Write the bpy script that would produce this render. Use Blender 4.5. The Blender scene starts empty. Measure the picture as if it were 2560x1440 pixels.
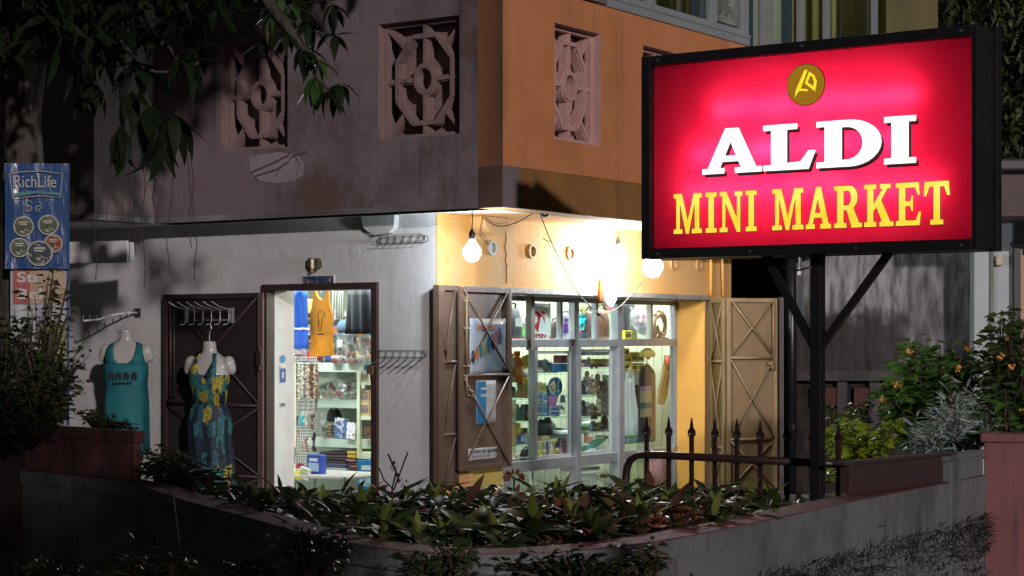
import bpy, bmesh, math, random
from mathutils import Vector, Matrix, noise
R = math.radians
rnd = random.Random(7)
sc = bpy.context.scene
col = sc.collection

# ---------------------------------------------------------------- camera
F, CX, YH, CZ = 4707.0, 1280.0, 850.0, 1.7
cam = bpy.data.cameras.new("camera")
cam.sensor_width = 36.0
cam.lens = 36.0 * F / 2560.0
cam.shift_y = (YH - 720.0) / 2560.0
cam.clip_start = 0.1
cam.clip_end = 500.0
camo = bpy.data.objects.new("camera", cam)
col.objects.link(camo)
camo.location = (0, 0, CZ)
camo.rotation_euler = (R(90), 0, 0)
sc.camera = camo

# ---------------------------------------------------------------- night sky and the street lamp light
SUN_DIR = Vector((0.30, -0.93, 0.22)).normalized()      # towards the light
SUN_STRENGTH = 1.7
SKY_STRENGTH = 0.006
EXPOSURE = 0.0
world = bpy.data.worlds.new("World")
sc.world = world
world.use_nodes = True
wn = world.node_tree
wn.nodes.clear()
wo = wn.nodes.new("ShaderNodeOutputWorld")
wb = wn.nodes.new("ShaderNodeBackground")
ws = wn.nodes.new("ShaderNodeTexSky")
ws.sky_type = 'NISHITA'
ws.sun_disc = False
ws.sun_elevation = math.asin(SUN_DIR.z)
ws.sun_rotation = math.atan2(SUN_DIR.x, SUN_DIR.y)
wb.inputs['Strength'].default_value = SKY_STRENGTH
wn.links.new(ws.outputs[0], wb.inputs[0])
wn.links.new(wb.outputs[0], wo.inputs[0])
sun = bpy.data.lights.new("sun", 'SUN')
sun.energy = SUN_STRENGTH
sun.angle = R(1.4)
sun.color = (1.0, 0.86, 0.84)
suno = bpy.data.objects.new("sun", sun)
col.objects.link(suno)
suno.rotation_euler = SUN_DIR.to_track_quat('Z', 'Y').to_euler()
sc.view_settings.view_transform = 'Standard'
sc.view_settings.look = 'None'
sc.view_settings.exposure = EXPOSURE
sc.view_settings.gamma = 1.0
sc.view_settings.use_curve_mapping = False

# ---------------------------------------------------------------- the building's axes
AR = R(55.6)                                   # right facade runs along dR, left facade along dL
dR = Vector((math.cos(AR), math.sin(AR)))
dL = Vector((-math.sin(AR), math.cos(AR)))
CO = Vector((-0.5125, 12.9))                   # lower street corner of the shop
ROTR, ROTL = AR, AR - math.pi / 2

def B(r, l, z=0.0):
    p = CO + dR * r + dL * l
    return Vector((p.x, p.y, z))
def RL(p):
    q = Vector((p[0], p[1])) - CO
    return q.dot(dR), q.dot(dL)
def Wp(px, py, Y):
    return Vector(((px - CX) / F * Y, Y, CZ + (YH - py) / F * Y))
def on_right(px, l=0.0):                       # distance along the right facade
    k = (px - CX) / F
    a = CO + dL * l
    return (k * a.y - a.x) / (dR.x - k * dR.y)
def on_left(px, r=0.0):
    k = (px - CX) / F
    a = CO + dR * r
    return (k * a.y - a.x) / (dL.x - k * dL.y)
def zat(py, Y):
    return CZ + (YH - py) / F * Y
def zr(px, py, l=0.0):
    return zat(py, B(on_right(px, l), l).y)
def zl(px, py, r=0.0):
    return zat(py, B(r, on_left(px, r)).y)

# ---------------------------------------------------------------- materials
MATS = {}
def hx(c):
    return (c[0], c[1], c[2], 1.0)
def mat(name, c1, rough=0.6, c2=None, scale=6.0, bump=0.0, bscale=40.0, metal=0.0, c3=None, s3=1.5,
        spec=0.5, coat=0.0, stretch=None, drip=0.0, dcol=(0.03, 0.025, 0.025), lo=0.35, hi=0.65, trans=0.0, thr3=(0.52, 0.72), bdist=0.02):
    if name in MATS: return MATS[name]
    m = bpy.data.materials.new(name)
    m.use_nodes = True
    n = m.node_tree; L = n.links
    p = n.nodes['Principled BSDF']
    p.inputs['Base Color'].default_value = hx(c1)
    p.inputs['Roughness'].default_value = rough
    p.inputs['Metallic'].default_value = metal
    p.inputs['Specular IOR Level'].default_value = spec
    if coat: p.inputs['Coat Weight'].default_value = coat
    if trans: p.inputs['Transmission Weight'].default_value = trans
    tc = n.nodes.new('ShaderNodeTexCoord')
    src = tc.outputs['Object']
    if stretch:
        mp = n.nodes.new('ShaderNodeMapping'); mp.inputs['Scale'].default_value = stretch
        L.new(src, mp.inputs[0]); src = mp.outputs[0]
    out = None
    if c2:
        t = n.nodes.new('ShaderNodeTexNoise'); t.inputs['Scale'].default_value = scale
        t.inputs['Detail'].default_value = 8; t.inputs['Roughness'].default_value = 0.62
        L.new(src, t.inputs[0])
        r = n.nodes.new('ShaderNodeValToRGB')
        r.color_ramp.elements[0].position = lo; r.color_ramp.elements[0].color = hx(c1)
        r.color_ramp.elements[1].position = hi; r.color_ramp.elements[1].color = hx(c2)
        L.new(t.outputs[0], r.inputs[0]); out = r.outputs[0]
    if c3:
        t = n.nodes.new('ShaderNodeTexNoise'); t.inputs['Scale'].default_value = s3
        t.inputs['Detail'].default_value = 9; t.inputs['Roughness'].default_value = 0.7
        L.new(src, t.inputs[0])
        r = n.nodes.new('ShaderNodeMapRange')
        r.inputs[1].default_value = thr3[0]; r.inputs[2].default_value = thr3[1]
        L.new(t.outputs[0], r.inputs[0])
        mx = n.nodes.new('ShaderNodeMix'); mx.data_type = 'RGBA'
        mx.inputs[7].default_value = hx(c3)
        if out: L.new(out, mx.inputs[6])
        else: mx.inputs[6].default_value = hx(c1)
        L.new(r.outputs[0], mx.inputs[0]); out = mx.outputs[2]
    if drip:
        mp = n.nodes.new('ShaderNodeMapping'); mp.inputs['Scale'].default_value = (9, 9, 0.55)
        L.new(tc.outputs['Object'], mp.inputs[0])
        t = n.nodes.new('ShaderNodeTexNoise'); t.inputs['Scale'].default_value = 1.0; t.inputs['Detail'].default_value = 10; t.inputs['Roughness'].default_value = 0.65
        L.new(mp.outputs[0], t.inputs[0])
        t2 = n.nodes.new('ShaderNodeTexNoise'); t2.inputs['Scale'].default_value = 1.7; t2.inputs['Detail'].default_value = 5
        L.new(tc.outputs['Object'], t2.inputs[0])
        r = n.nodes.new('ShaderNodeMapRange'); r.inputs[1].default_value = 0.50; r.inputs[2].default_value = 0.74; r.inputs[4].default_value = drip
        L.new(t.outputs[0], r.inputs[0])
        r2 = n.nodes.new('ShaderNodeMapRange'); r2.inputs[1].default_value = 0.40; r2.inputs[2].default_value = 0.62
        L.new(t2.outputs[0], r2.inputs[0])
        mm = n.nodes.new('ShaderNodeMath'); mm.operation = 'MULTIPLY'; L.new(r.outputs[0], mm.inputs[0]); L.new(r2.outputs[0], mm.inputs[1])
        mx = n.nodes.new('ShaderNodeMix'); mx.data_type = 'RGBA'; mx.inputs[7].default_value = hx(dcol)
        if out: L.new(out, mx.inputs[6])
        else: mx.inputs[6].default_value = hx(c1)
        L.new(mm.outputs[0], mx.inputs[0]); out = mx.outputs[2]
    if out: L.new(out, p.inputs['Base Color'])
    if bump:
        t = n.nodes.new('ShaderNodeTexNoise'); t.inputs['Scale'].default_value = bscale
        t.inputs['Detail'].default_value = 6; L.new(src, t.inputs[0])
        b = n.nodes.new('ShaderNodeBump'); b.inputs['Strength'].default_value = bump
        b.inputs['Distance'].default_value = bdist
        L.new(t.outputs[0], b.inputs['Height']); L.new(b.outputs[0], p.inputs['Normal'])
    MATS[name] = m
    return m
def emit(name, c, s):
    if name in MATS: return MATS[name]
    m = bpy.data.materials.new(name); m.use_nodes = True
    n = m.node_tree; n.nodes.clear()
    o = n.nodes.new('ShaderNodeOutputMaterial'); e = n.nodes.new('ShaderNodeEmission')
    e.inputs[0].default_value = hx(c); e.inputs[1].default_value = s
    n.links.new(e.outputs[0], o.inputs[0]); MATS[name] = m
    return m
def clear(name, tint=(1, 1, 1), refl=0.08, rough=0.02, milky=0.0):
    """thin sheet of glass or clear plastic film"""
    if name in MATS: return MATS[name]
    m = bpy.data.materials.new(name); m.use_nodes = True
    n = m.node_tree; n.nodes.clear(); L = n.links
    o = n.nodes.new('ShaderNodeOutputMaterial')
    t = n.nodes.new('ShaderNodeBsdfTransparent'); t.inputs[0].default_value = hx(tint)
    g = n.nodes.new('ShaderNodeBsdfGlossy'); g.inputs['Roughness'].default_value = rough
    fr = n.nodes.new('ShaderNodeLayerWeight'); fr.inputs[0].default_value = 0.12
    mr = n.nodes.new('ShaderNodeMapRange'); mr.inputs[3].default_value = refl*0.6; mr.inputs[4].default_value = 0.45
    L.new(fr.outputs['Facing'], mr.inputs[0])
    if rough > 0.05:
        nz = n.nodes.new('ShaderNodeTexNoise'); nz.inputs['Scale'].default_value = 30
        b = n.nodes.new('ShaderNodeBump'); b.inputs['Strength'].default_value = 1.0; b.inputs['Distance'].default_value = 0.02
        L.new(nz.outputs[0], b.inputs['Height']); L.new(b.outputs[0], g.inputs['Normal'])
    mx = n.nodes.new('ShaderNodeMixShader')
    L.new(mr.outputs[0], mx.inputs[0]); L.new(t.outputs[0], mx.inputs[1]); L.new(g.outputs[0], mx.inputs[2])
    last = mx.outputs[0]
    if milky:
        d = n.nodes.new('ShaderNodeBsdfDiffuse'); d.inputs[0].default_value = hx(tint)
        m2 = n.nodes.new('ShaderNodeMixShader'); m2.inputs[0].default_value = milky
        L.new(last, m2.inputs[1]); L.new(d.outputs[0], m2.inputs[2]); last = m2.outputs[0]
    L.new(last, o.inputs[0]); MATS[name] = m
    return m
def patches(name, base, cols, scale=30.0, rough=0.6, stretch=None, width=0.5):
    """printed surface: cell colours picked from a short palette"""
    if name in MATS: return MATS[name]
    m = bpy.data.materials.new(name); m.use_nodes = True
    n = m.node_tree; L = n.links; p = n.nodes['Principled BSDF']
    p.inputs['Roughness'].default_value = rough
    tc = n.nodes.new('ShaderNodeTexCoord'); src = tc.outputs['Object']
    if stretch:
        mp = n.nodes.new('ShaderNodeMapping'); mp.inputs['Scale'].default_value = stretch
        L.new(src, mp.inputs[0]); src = mp.outputs[0]
    v = n.nodes.new('ShaderNodeTexVoronoi'); v.inputs['Scale'].default_value = scale
    L.new(src, v.inputs['Vector'])
    sp = n.nodes.new('ShaderNodeSeparateColor'); L.new(v.outputs['Color'], sp.inputs[0])
    r = n.nodes.new('ShaderNodeValToRGB'); r.color_ramp.interpolation = 'CONSTANT'
    allc = [base] + cols
    e = r.color_ramp.elements
    e[0].position = 0; e[0].color = hx(base)
    e[1].position = width; e[1].color = hx(cols[0])
    for i, c in enumerate(cols[1:]):
        q = e.new(width + (1 - width) * (i + 1) / len(cols)); q.color = hx(c)
    L.new(sp.outputs[0], r.inputs[0]); L.new(r.outputs[0], p.inputs['Base Color'])
    MATS[name] = m
    return m
def col_mat(c, rough=0.5, **k):
    nm = "paint_%02x%02x%02x_%d" % (int(c[0]*255), int(c[1]*255), int(c[2]*255), int(rough*100))
    return mat(nm, c, rough, c2=tuple(x*0.82 for x in c), scale=14, **k)

M_white_wall = mat("lime_washed_plaster", (0.58, 0.60, 0.61), 0.75, drip=0.35, dcol=(0.25, 0.25, 0.24), c2=(0.52, 0.53, 0.54), scale=3, bump=0.4, bscale=15, c3=(0.44, 0.44, 0.43), s3=1.1, bdist=0.007)
M_white_smooth = mat("smooth_white_paint", (0.68, 0.70, 0.70), 0.6, c2=(0.58, 0.60, 0.60), scale=5, bump=0.1)
M_yellow_wall = mat("ochre_plaster", (0.66, 0.34, 0.08), 0.75, drip=0.25, dcol=(0.35, 0.2, 0.1), c2=(0.62, 0.375, 0.155), scale=1.6, bump=0.4, bscale=24, c3=(0.50, 0.30, 0.14), s3=3.0, thr3=(0.58, 0.8), lo=0.42, hi=0.58, bdist=0.007)
M_yellow_smooth = mat("yellow_reveal_paint", (0.78, 0.42, 0.08), 0.6, c2=(0.72, 0.38, 0.08), scale=4, bump=0.15)
M_orange_wall = mat("orange_plaster", (0.58, 0.238, 0.105), 0.8, drip=0.55, dcol=(0.16, 0.08, 0.05), c2=(0.52, 0.205, 0.085), scale=2.2, bump=0.35, bscale=30, c3=(0.40, 0.16, 0.08), s3=1.8, thr3=(0.55, 0.78), bdist=0.01)
M_orange_band = mat("dirty_ochre_band", (0.31, 0.15, 0.045), 0.85, drip=0.8, dcol=(0.09, 0.05, 0.03), c2=(0.24, 0.12, 0.035), scale=3, bump=0.4, bscale=26, c3=(0.12, 0.07, 0.03), s3=2.5, thr3=(0.56, 0.8), bdist=0.01)
M_mauve_wall = mat("faded_mauve_plaster", (0.198, 0.152, 0.168), 0.85, drip=0.8, c2=(0.185, 0.178, 0.208), scale=1.3, bump=0.35, bscale=24, c3=(0.115, 0.078, 0.070), s3=1.3, thr3=(0.46, 0.64), bdist=0.01)
M_soffit = mat("white_soffit", (0.72, 0.74, 0.72), 0.7, c2=(0.62, 0.64, 0.62), scale=5, bump=0.2)
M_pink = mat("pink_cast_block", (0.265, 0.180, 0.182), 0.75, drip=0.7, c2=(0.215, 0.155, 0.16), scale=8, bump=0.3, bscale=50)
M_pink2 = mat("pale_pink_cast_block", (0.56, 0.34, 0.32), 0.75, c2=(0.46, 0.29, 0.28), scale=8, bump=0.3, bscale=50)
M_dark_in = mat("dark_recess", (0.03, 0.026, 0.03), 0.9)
M_alu = mat("aluminium", (0.42, 0.45, 0.48), 0.38, metal=0.6, c2=(0.35, 0.38, 0.41), scale=9)
M_brown_metal = mat("brown_painted_steel", (0.14, 0.10, 0.075), 0.5, drip=0.6, c2=(0.135, 0.095, 0.07), scale=7, bump=0.1, c3=(0.09, 0.055, 0.04), s3=5, thr3=(0.58, 0.75))
M_brown_frame = mat("brown_steel_frame", (0.15, 0.095, 0.07), 0.45, c2=(0.11, 0.07, 0.05), scale=9, bump=0.15)
M_tan_metal = mat("tan_painted_steel", (0.170, 0.108, 0.042), 0.5, drip=0.5, c2=(0.14, 0.088, 0.036), scale=5, bump=0.08, c3=(0.16, 0.11, 0.06), s3=4, thr3=(0.6, 0.8))
M_tan_frame = mat("tan_steel_frame", (0.24, 0.165, 0.08), 0.45, c2=(0.19, 0.125, 0.06), scale=8)
M_dark_door = mat("dark_rusty_sheet", (0.030, 0.020, 0.022), 0.55, c2=(0.022, 0.016, 0.018), scale=5, bump=0.1)
M_dark_frame = mat("dark_rusty_frame", (0.055, 0.032, 0.030), 0.5, c2=(0.035, 0.022, 0.02), scale=9, bump=0.1)
M_rust_edge = mat("rust_pink_steel", (0.15, 0.10, 0.10), 0.55, c2=(0.10, 0.06, 0.06), scale=12)
M_black = mat("black_enamel", (0.010, 0.010, 0.013), 0.32, c2=(0.014, 0.013, 0.016), scale=6, bump=0.05)
M_wire = mat("dark_wire", (0.035, 0.032, 0.032), 0.5)
M_greywire = mat("grey_wire", (0.35, 0.36, 0.38), 0.4, metal=0.5)
M_green_wall = mat("pale_green_interior", (0.56, 0.61, 0.50), 0.7, c2=(0.51, 0.56, 0.45), scale=3, bump=0.1)
M_shelf = mat("pale_green_shelf", (0.50, 0.62, 0.52), 0.55, c2=(0.46, 0.58, 0.48), scale=6)
M_cream_post = mat("cream_shelf_post", (0.66, 0.72, 0.52), 0.55, c2=(0.6, 0.66, 0.48), scale=6)
M_plastic_w = mat("mannequin_plastic", (0.42, 0.42, 0.40), 0.28, c2=(0.38, 0.38, 0.37), scale=4)
M_glass = clear("window_glass", (0.93, 0.97, 0.95), 0.05)
M_glass_dark = clear("olive_window_glass", (0.55, 0.55, 0.35), 0.10)
M_film = clear("clear_plastic_film", (0.95, 0.96, 0.97), 0.16, 0.10, milky=0.04)
M_wall_cap = mat("red_oxide_coping", (0.16, 0.065, 0.064), 0.7, c2=(0.10, 0.042, 0.042), scale=9, bump=0.6, bscale=45, c3=(0.07, 0.04, 0.04), s3=6, thr3=(0.5, 0.7), bdist=0.01)
M_grey_render = mat("grey_cement_render", (0.145, 0.165, 0.178), 0.8, drip=0.9, dcol=(0.03, 0.032, 0.034), c2=(0.14, 0.15, 0.16), scale=3.5, bump=0.5, bscale=22, c3=(0.07, 0.075, 0.078), s3=2.2, thr3=(0.48, 0.66), stretch=(1, 1, 0.5), bdist=0.01)
M_maroon = mat("maroon_render", (0.15, 0.065, 0.060), 0.8, drip=0.9, c2=(0.14, 0.06, 0.056), scale=7, bump=0.6, bscale=30, c3=(0.045, 0.03, 0.03), s3=4, thr3=(0.48, 0.68), stretch=(1, 1, 0.45), bdist=0.012)
M_pillar = mat("rose_pillar_plaster", (0.25, 0.098, 0.108), 0.8, drip=0.7, dcol=(0.06, 0.03, 0.035), c2=(0.19, 0.075, 0.085), scale=6, bump=0.4, bscale=35, c3=(0.14, 0.06, 0.065), s3=5, thr3=(0.55, 0.75), stretch=(1, 1, 0.35), bdist=0.01)
M_weather = mat("weathered_render", (0.30, 0.31, 0.34), 0.9, lo=0.40, hi=0.62, c2=(0.09, 0.085, 0.09), scale=13, bump=0.9, bscale=30, c3=(0.06, 0.05, 0.055), s3=1.6, thr3=(0.48, 0.66), stretch=(1, 1, 0.22), bdist=0.02)
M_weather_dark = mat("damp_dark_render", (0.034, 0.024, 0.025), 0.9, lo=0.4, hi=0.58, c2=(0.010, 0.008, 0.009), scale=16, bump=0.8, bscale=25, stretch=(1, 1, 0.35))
M_redbrick = mat("old_red_brick", (0.10, 0.035, 0.032), 0.85, c2=(0.07, 0.028, 0.026), scale=20, bump=0.5)
M_pale_wall = mat("pale_blue_plaster", (0.42, 0.48, 0.50), 0.7, c2=(0.36, 0.41, 0.43), scale=3, bump=0.15)
M_soil = mat("dark_soil", (0.035, 0.025, 0.02), 0.95, c2=(0.02, 0.015, 0.012), scale=14, bump=0.8, bscale=30)
M_paving = mat("terrace_paving", (0.20, 0.19, 0.18), 0.8, c2=(0.13, 0.12, 0.12), scale=6, bump=0.4)
M_bark = mat("tree_bark", (0.085, 0.075, 0.062), 0.9, c2=(0.035, 0.03, 0.026), scale=10, bump=1.0, bscale=22, stretch=(1, 1, 0.25), bdist=0.03)

# ---------------------------------------------------------------- mesh helpers
class MB:
    def __init__(s): s.v = []; s.f = []
    def quad(s, a, b, c, d):
        i = len(s.v); s.v += [tuple(a), tuple(b), tuple(c), tuple(d)]; s.f.append((i, i+1, i+2, i+3)); return s
    def poly(s, pts):
        i = len(s.v); s.v += [tuple(p) for p in pts]; s.f.append(tuple(range(i, i+len(pts)))); return s
    def box(s, x0, y0, z0, x1, y1, z1):
        if x0 > x1: x0, x1 = x1, x0
        if y0 > y1: y0, y1 = y1, y0
        if z0 > z1: z0, z1 = z1, z0
        i = len(s.v)
        s.v += [(x0,y0,z0),(x1,y0,z0),(x1,y1,z0),(x0,y1,z0),(x0,y0,z1),(x1,y0,z1),(x1,y1,z1),(x0,y1,z1)]
        s.f += [tuple(i+k for k in q) for q in ((0,3,2,1),(4,5,6,7),(0,1,5,4),(1,2,6,5),(2,3,7,6),(3,0,4,7))]
        return s
    def bar(s, a, b, w, d, up=(0, 0, 1)):
        """rectangular bar from a to b, w across (in the plane of up), d deep"""
        a = Vector(a); b = Vector(b); t = (b-a).normalized(); u = Vector(up)
        n = t.cross(u)
        if n.length < 1e-4: n = t.cross(Vector((0, 1, 0)))
        n.normalize(); m = n.cross(t).normalized()
        i = len(s.v)
        for p in (a, b):
            for sx, sy in ((-1,-1),(1,-1),(1,1),(-1,1)):
                s.v.append(tuple(p + n*sx*d/2 + m*sy*w/2))
        s.f += [tuple(i+k for k in q) for q in ((0,1,2,3),(7,6,5,4),(0,4,5,1),(1,5,6,2),(2,6,7,3),(3,7,4,0))]
        return s
    def tube(s, pts, r, n=8, cap=True):
        pts = [Vector(p) for p in pts]; base = len(s.v)
        rr = r if isinstance(r, (list, tuple)) else [r]*len(pts)
        prev = None
        for i, p in enumerate(pts):
            t = (pts[min(i+1, len(pts)-1)] - pts[max(i-1, 0)])
            if t.length < 1e-9: t = Vector((0,0,1))
            t.normalize()
            if prev is None:
                u = t.cross(Vector((0,0,1)))
                if u.length < 0.05: u = t.cross(Vector((1,0,0)))
            else: u = prev - t*prev.dot(t)
            u.normalize(); prev = u; w = t.cross(u)
            for k in range(n):
                a = 2*math.pi*k/n
                s.v.append(tuple(p + (u*math.cos(a) + w*math.sin(a))*rr[i]))
        for i in range(len(pts)-1):
            for k in range(n):
                a = base+i*n+k; b = base+i*n+(k+1) % n
                s.f.append((a, b, b+n, a+n))
        if cap:
            s.f.append(tuple(base+k for k in range(n))[::-1])
            e = base+(len(pts)-1)*n
            s.f.append(tuple(e+k for k in range(n)))
        return s
    def lathe(s, prof, n=16, c=(0,0,0), sx=1.0, sy=1.0, axis='z'):
        base = len(s.v)
        for (r, z) in prof:
            for k in range(n):
                a = 2*math.pi*k/n
                x, y = r*math.cos(a)*sx, r*math.sin(a)*sy
                if axis == 'z': s.v.append((c[0]+x, c[1]+y, c[2]+z))
                else: s.v.append((c[0]+x, c[1]+z, c[2]+y))
        for i in range(len(prof)-1):
            for k in range(n):
                a = base+i*n+k; b = base+i*n+(k+1) % n
                s.f.append((a, b, b+n, a+n))
        s.f.append(tuple(base+k for k in range(n))[::-1])
        e = base+(len(prof)-1)*n
        s.f.append(tuple(e+k for k in range(n)))
        return s
    def ball(s, c, r, n=10, m=6, sx=1, sy=1, sz=1):
        prof = [(max(1e-4, r*math.sin(math.pi*i/m)), -r*math.cos(math.pi*i/m)*sz) for i in range(m+1)]
        return s.lathe(prof, n, c, sx, sy)
    def prism(s, pts, y0, y1):
        """polygon in x,z extruded along y"""
        n = len(pts); i = len(s.v)
        s.v += [(p[0], y0, p[1]) for p in pts] + [(p[0], y1, p[1]) for p in pts]
        s.f.append(tuple(range(i, i+n))); s.f.append(tuple(range(i+n, i+2*n))[::-1])
        for k in range(n):
            a, b = i+k, i+(k+1) % n
            s.f.append((a, a+n, b+n, b))
        return s
    def ring(s, r0, r1, y0, y1, n=20, c=(0, 0), sx=1.0, sz=1.0, rot=0.0):
        base = len(s.v)
        for k in range(n):
            a = 2*math.pi*k/n + rot
            for (r, y) in ((r0, y0), (r1, y0), (r1, y1), (r0, y1)):
                s.v.append((c[0]+r*math.cos(a)*sx, y, c[1]+r*math.sin(a)*sz))
        for k in range(n):
            a = base+4*k; b = base+4*((k+1) % n)
            for q in range(4):
                s.f.append((a+q, b+q, b+(q+1) % 4, a+(q+1) % 4))
        return s
    def mesh(s, name, m, smooth=False):
        me = bpy.data.meshes.new(name)
        me.from_pydata(s.v, [], s.f)
        bm = bmesh.new(); bm.from_mesh(me)
        if smooth: bmesh.ops.remove_doubles(bm, verts=bm.verts, dist=2e-5)
        bmesh.ops.recalc_face_normals(bm, faces=bm.faces); bm.to_mesh(me); bm.free()
        if m: me.materials.append(m)
        if smooth:
            me.polygons.foreach_set('use_smooth', [True]*len(me.polygons))
        return me
    def build(s, name, m, parent=None, smooth=False, bevel=0.0):
        o = bpy.data.objects.new(name, s.mesh(name, m, smooth)); col.objects.link(o)
        if parent: o.parent = parent
        if bevel:
            b = o.modifiers.new('bevel', 'BEVEL'); b.width = bevel; b.segments = 2; b.limit_method = 'ANGLE'
        return o

def tag(o, label=None, cat=None, group=None, kind=None):
    if label: o['label'] = label
    if cat: o['category'] = cat
    if group: o['group'] = group
    if kind: o['kind'] = kind
    return o
def thing(name, label, cat, loc=(0, 0, 0), rotz=0.0, group=None):
    o = bpy.data.objects.new(name, None); col.objects.link(o)
    o.empty_display_size = 0.1
    o.location = loc; o.rotation_euler = (0, 0, rotz)
    return tag(o, label, cat, group)
def shared(name, me, parent, loc=(0, 0, 0), rot=(0, 0, 0), scale=(1, 1, 1)):
    o = bpy.data.objects.new(name, me); col.objects.link(o)
    if parent: o.parent = parent
    o.location = loc; o.rotation_euler = rot; o.scale = scale
    return o
def copy_tree(o, parent=None):
    c = o.copy(); col.objects.link(c)
    if parent: c.parent = parent
    for ch in list(o.children): copy_tree(ch, c)
    return c
def curve_mesh(name, loops, m, parent, extrude=0.002, loc=(0, 0, 0), bevel=0.0):
    """loops: closed outlines in x,z (outer and holes) made into one flat plate facing -y"""
    cu = bpy.data.curves.new(name, 'CURVE'); cu.dimensions = '2D'; cu.fill_mode = 'BOTH'
    cu.extrude = extrude
    for lp in loops:
        sp = cu.splines.new('POLY'); sp.points.add(len(lp)-1)
        for p, q in zip(sp.points, lp): p.co = (q[0], q[1], 0, 1)
        sp.use_cyclic_u = True
    t = bpy.data.objects.new(name, cu); col.objects.link(t)
    bpy.context.view_layer.update()
    dg = bpy.context.evaluated_depsgraph_get()
    me = bpy.data.meshes.new_from_object(t.evaluated_get(dg))
    bpy.data.objects.remove(t)
    me.transform(Matrix.Rotation(math.pi/2, 4, 'X'))
    me.materials.clear(); me.materials.append(m)
    o = bpy.data.objects.new(name, me); col.objects.link(o)
    if parent: o.parent = parent
    o.location = loc
    return o
def text_part(name, s, size, m, parent, loc=(0, 0, 0), width=None, height=None, extrude=0.0006, weight=0.0, shear=0.0):
    cu = bpy.data.curves.new(name, 'FONT'); cu.body = s; cu.size = size; cu.extrude = extrude
    cu.align_x = 'LEFT'; cu.offset = weight; cu.shear = shear
    t = bpy.data.objects.new(name, cu); col.objects.link(t)
    bpy.context.view_layer.update()
    dg = bpy.context.evaluated_depsgraph_get()
    me = bpy.data.meshes.new_from_object(t.evaluated_get(dg))
    bpy.data.objects.remove(t)
    xs = [v.co.x for v in me.vertices]; ys = [v.co.y for v in me.vertices]
    w = max(xs)-min(xs); h = max(ys)-min(ys)
    kx = width/w if width else (height/h if height else 1); ky = height/h if height else (kx if width else 1)
    me.transform(Matrix.Translation((-min(xs), -min(ys), 0)))
    me.transform(Matrix.Diagonal((kx, ky, 1, 1)))
    me.transform(Matrix.Rotation(math.pi/2, 4, 'X'))
    me.materials.clear(); me.materials.append(m)
    o = bpy.data.objects.new(name, me); col.objects.link(o)
    if parent: o.parent = parent
    o.location = loc
    return o

def glow_glass(name, c, strength):
    """lit glass: gives off light and lets the lamp inside shine through"""
    m = bpy.data.materials.new(name); m.use_nodes = True
    n = m.node_tree; n.nodes.clear(); L = n.links
    o = n.nodes.new('ShaderNodeOutputMaterial'); e = n.nodes.new('ShaderNodeEmission'); t = n.nodes.new('ShaderNodeBsdfTransparent'); a = n.nodes.new('ShaderNodeAddShader')
    e.inputs[0].default_value = hx(c); e.inputs[1].default_value = strength
    L.new(e.outputs[0], a.inputs[0]); L.new(t.outputs[0], a.inputs[1]); L.new(a.outputs[0], o.inputs[0])
    MATS[name] = m; return m
M_glow = glow_glass("lit_bulb_glass", (0.86, 0.94, 1.0), 10.0)

def stained_wall():
    """streaky grey render with an old damp patch that covers its lower left part"""
    m = MATS["weathered_render"].copy(); m.name = "weathered_render_damp"; n = m.node_tree; L = n.links; p = n.nodes['Principled BSDF']
    src = p.inputs['Base Color'].links[0].from_socket
    tc = n.nodes.new('ShaderNodeTexCoord'); sp = n.nodes.new('ShaderNodeSeparateXYZ'); L.new(tc.outputs['Object'], sp.inputs[0])
    nz = n.nodes.new('ShaderNodeTexNoise'); nz.inputs['Scale'].default_value = 5; nz.inputs['Detail'].default_value = 8; L.new(tc.outputs['Object'], nz.inputs[0])
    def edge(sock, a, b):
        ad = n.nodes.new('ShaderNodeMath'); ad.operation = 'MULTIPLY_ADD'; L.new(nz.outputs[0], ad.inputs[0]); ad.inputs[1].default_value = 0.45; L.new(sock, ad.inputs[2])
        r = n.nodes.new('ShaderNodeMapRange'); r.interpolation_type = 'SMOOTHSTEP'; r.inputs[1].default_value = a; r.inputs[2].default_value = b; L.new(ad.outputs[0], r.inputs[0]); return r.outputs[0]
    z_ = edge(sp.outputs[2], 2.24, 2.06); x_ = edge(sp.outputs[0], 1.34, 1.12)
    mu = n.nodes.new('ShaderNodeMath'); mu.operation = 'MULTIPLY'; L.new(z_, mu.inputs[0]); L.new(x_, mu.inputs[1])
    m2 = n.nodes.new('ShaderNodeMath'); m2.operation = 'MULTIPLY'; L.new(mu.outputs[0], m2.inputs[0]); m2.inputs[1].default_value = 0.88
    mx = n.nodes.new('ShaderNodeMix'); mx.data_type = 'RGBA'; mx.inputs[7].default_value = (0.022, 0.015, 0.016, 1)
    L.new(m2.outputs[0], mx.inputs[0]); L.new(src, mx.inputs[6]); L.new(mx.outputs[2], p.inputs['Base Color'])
    return m
M_weather2 = stained_wall()
# ================================================================ ground
g = MB()
def grid(m, x0, y0, x1, y1, nx, ny, z):
    for i in range(nx):
        for j in range(ny):
            xa, xb = x0+(x1-x0)*i/nx, x0+(x1-x0)*(i+1)/nx
            ya, yb = y0+(y1-y0)*j/ny, y0+(y1-y0)*(j+1)/ny
            m.quad((xa, ya, z), (xb, ya, z), (xb, yb, z), (xa, yb, z))
grid(g, -60, -30, 60, 90, 6, 6, -0.02)
tag(g.build("ground", mat("night_asphalt", (0.045, 0.043, 0.042), 0.85, c2=(0.03, 0.03, 0.03), scale=8, bump=0.5)), kind='structure')

# ================================================================ the shop building
HS, HT = 2.569, 4.07                # soffit and parapet heights
OL, OR = -0.254, -0.725             # upper storey: left facade at r=OL, right facade at l=OR
bld = thing("shop_building", "two storey corner shop building, mauve left facade, orange right facade with ochre ground floor", "building", B(0, 0, 0), ROTR)

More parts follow.
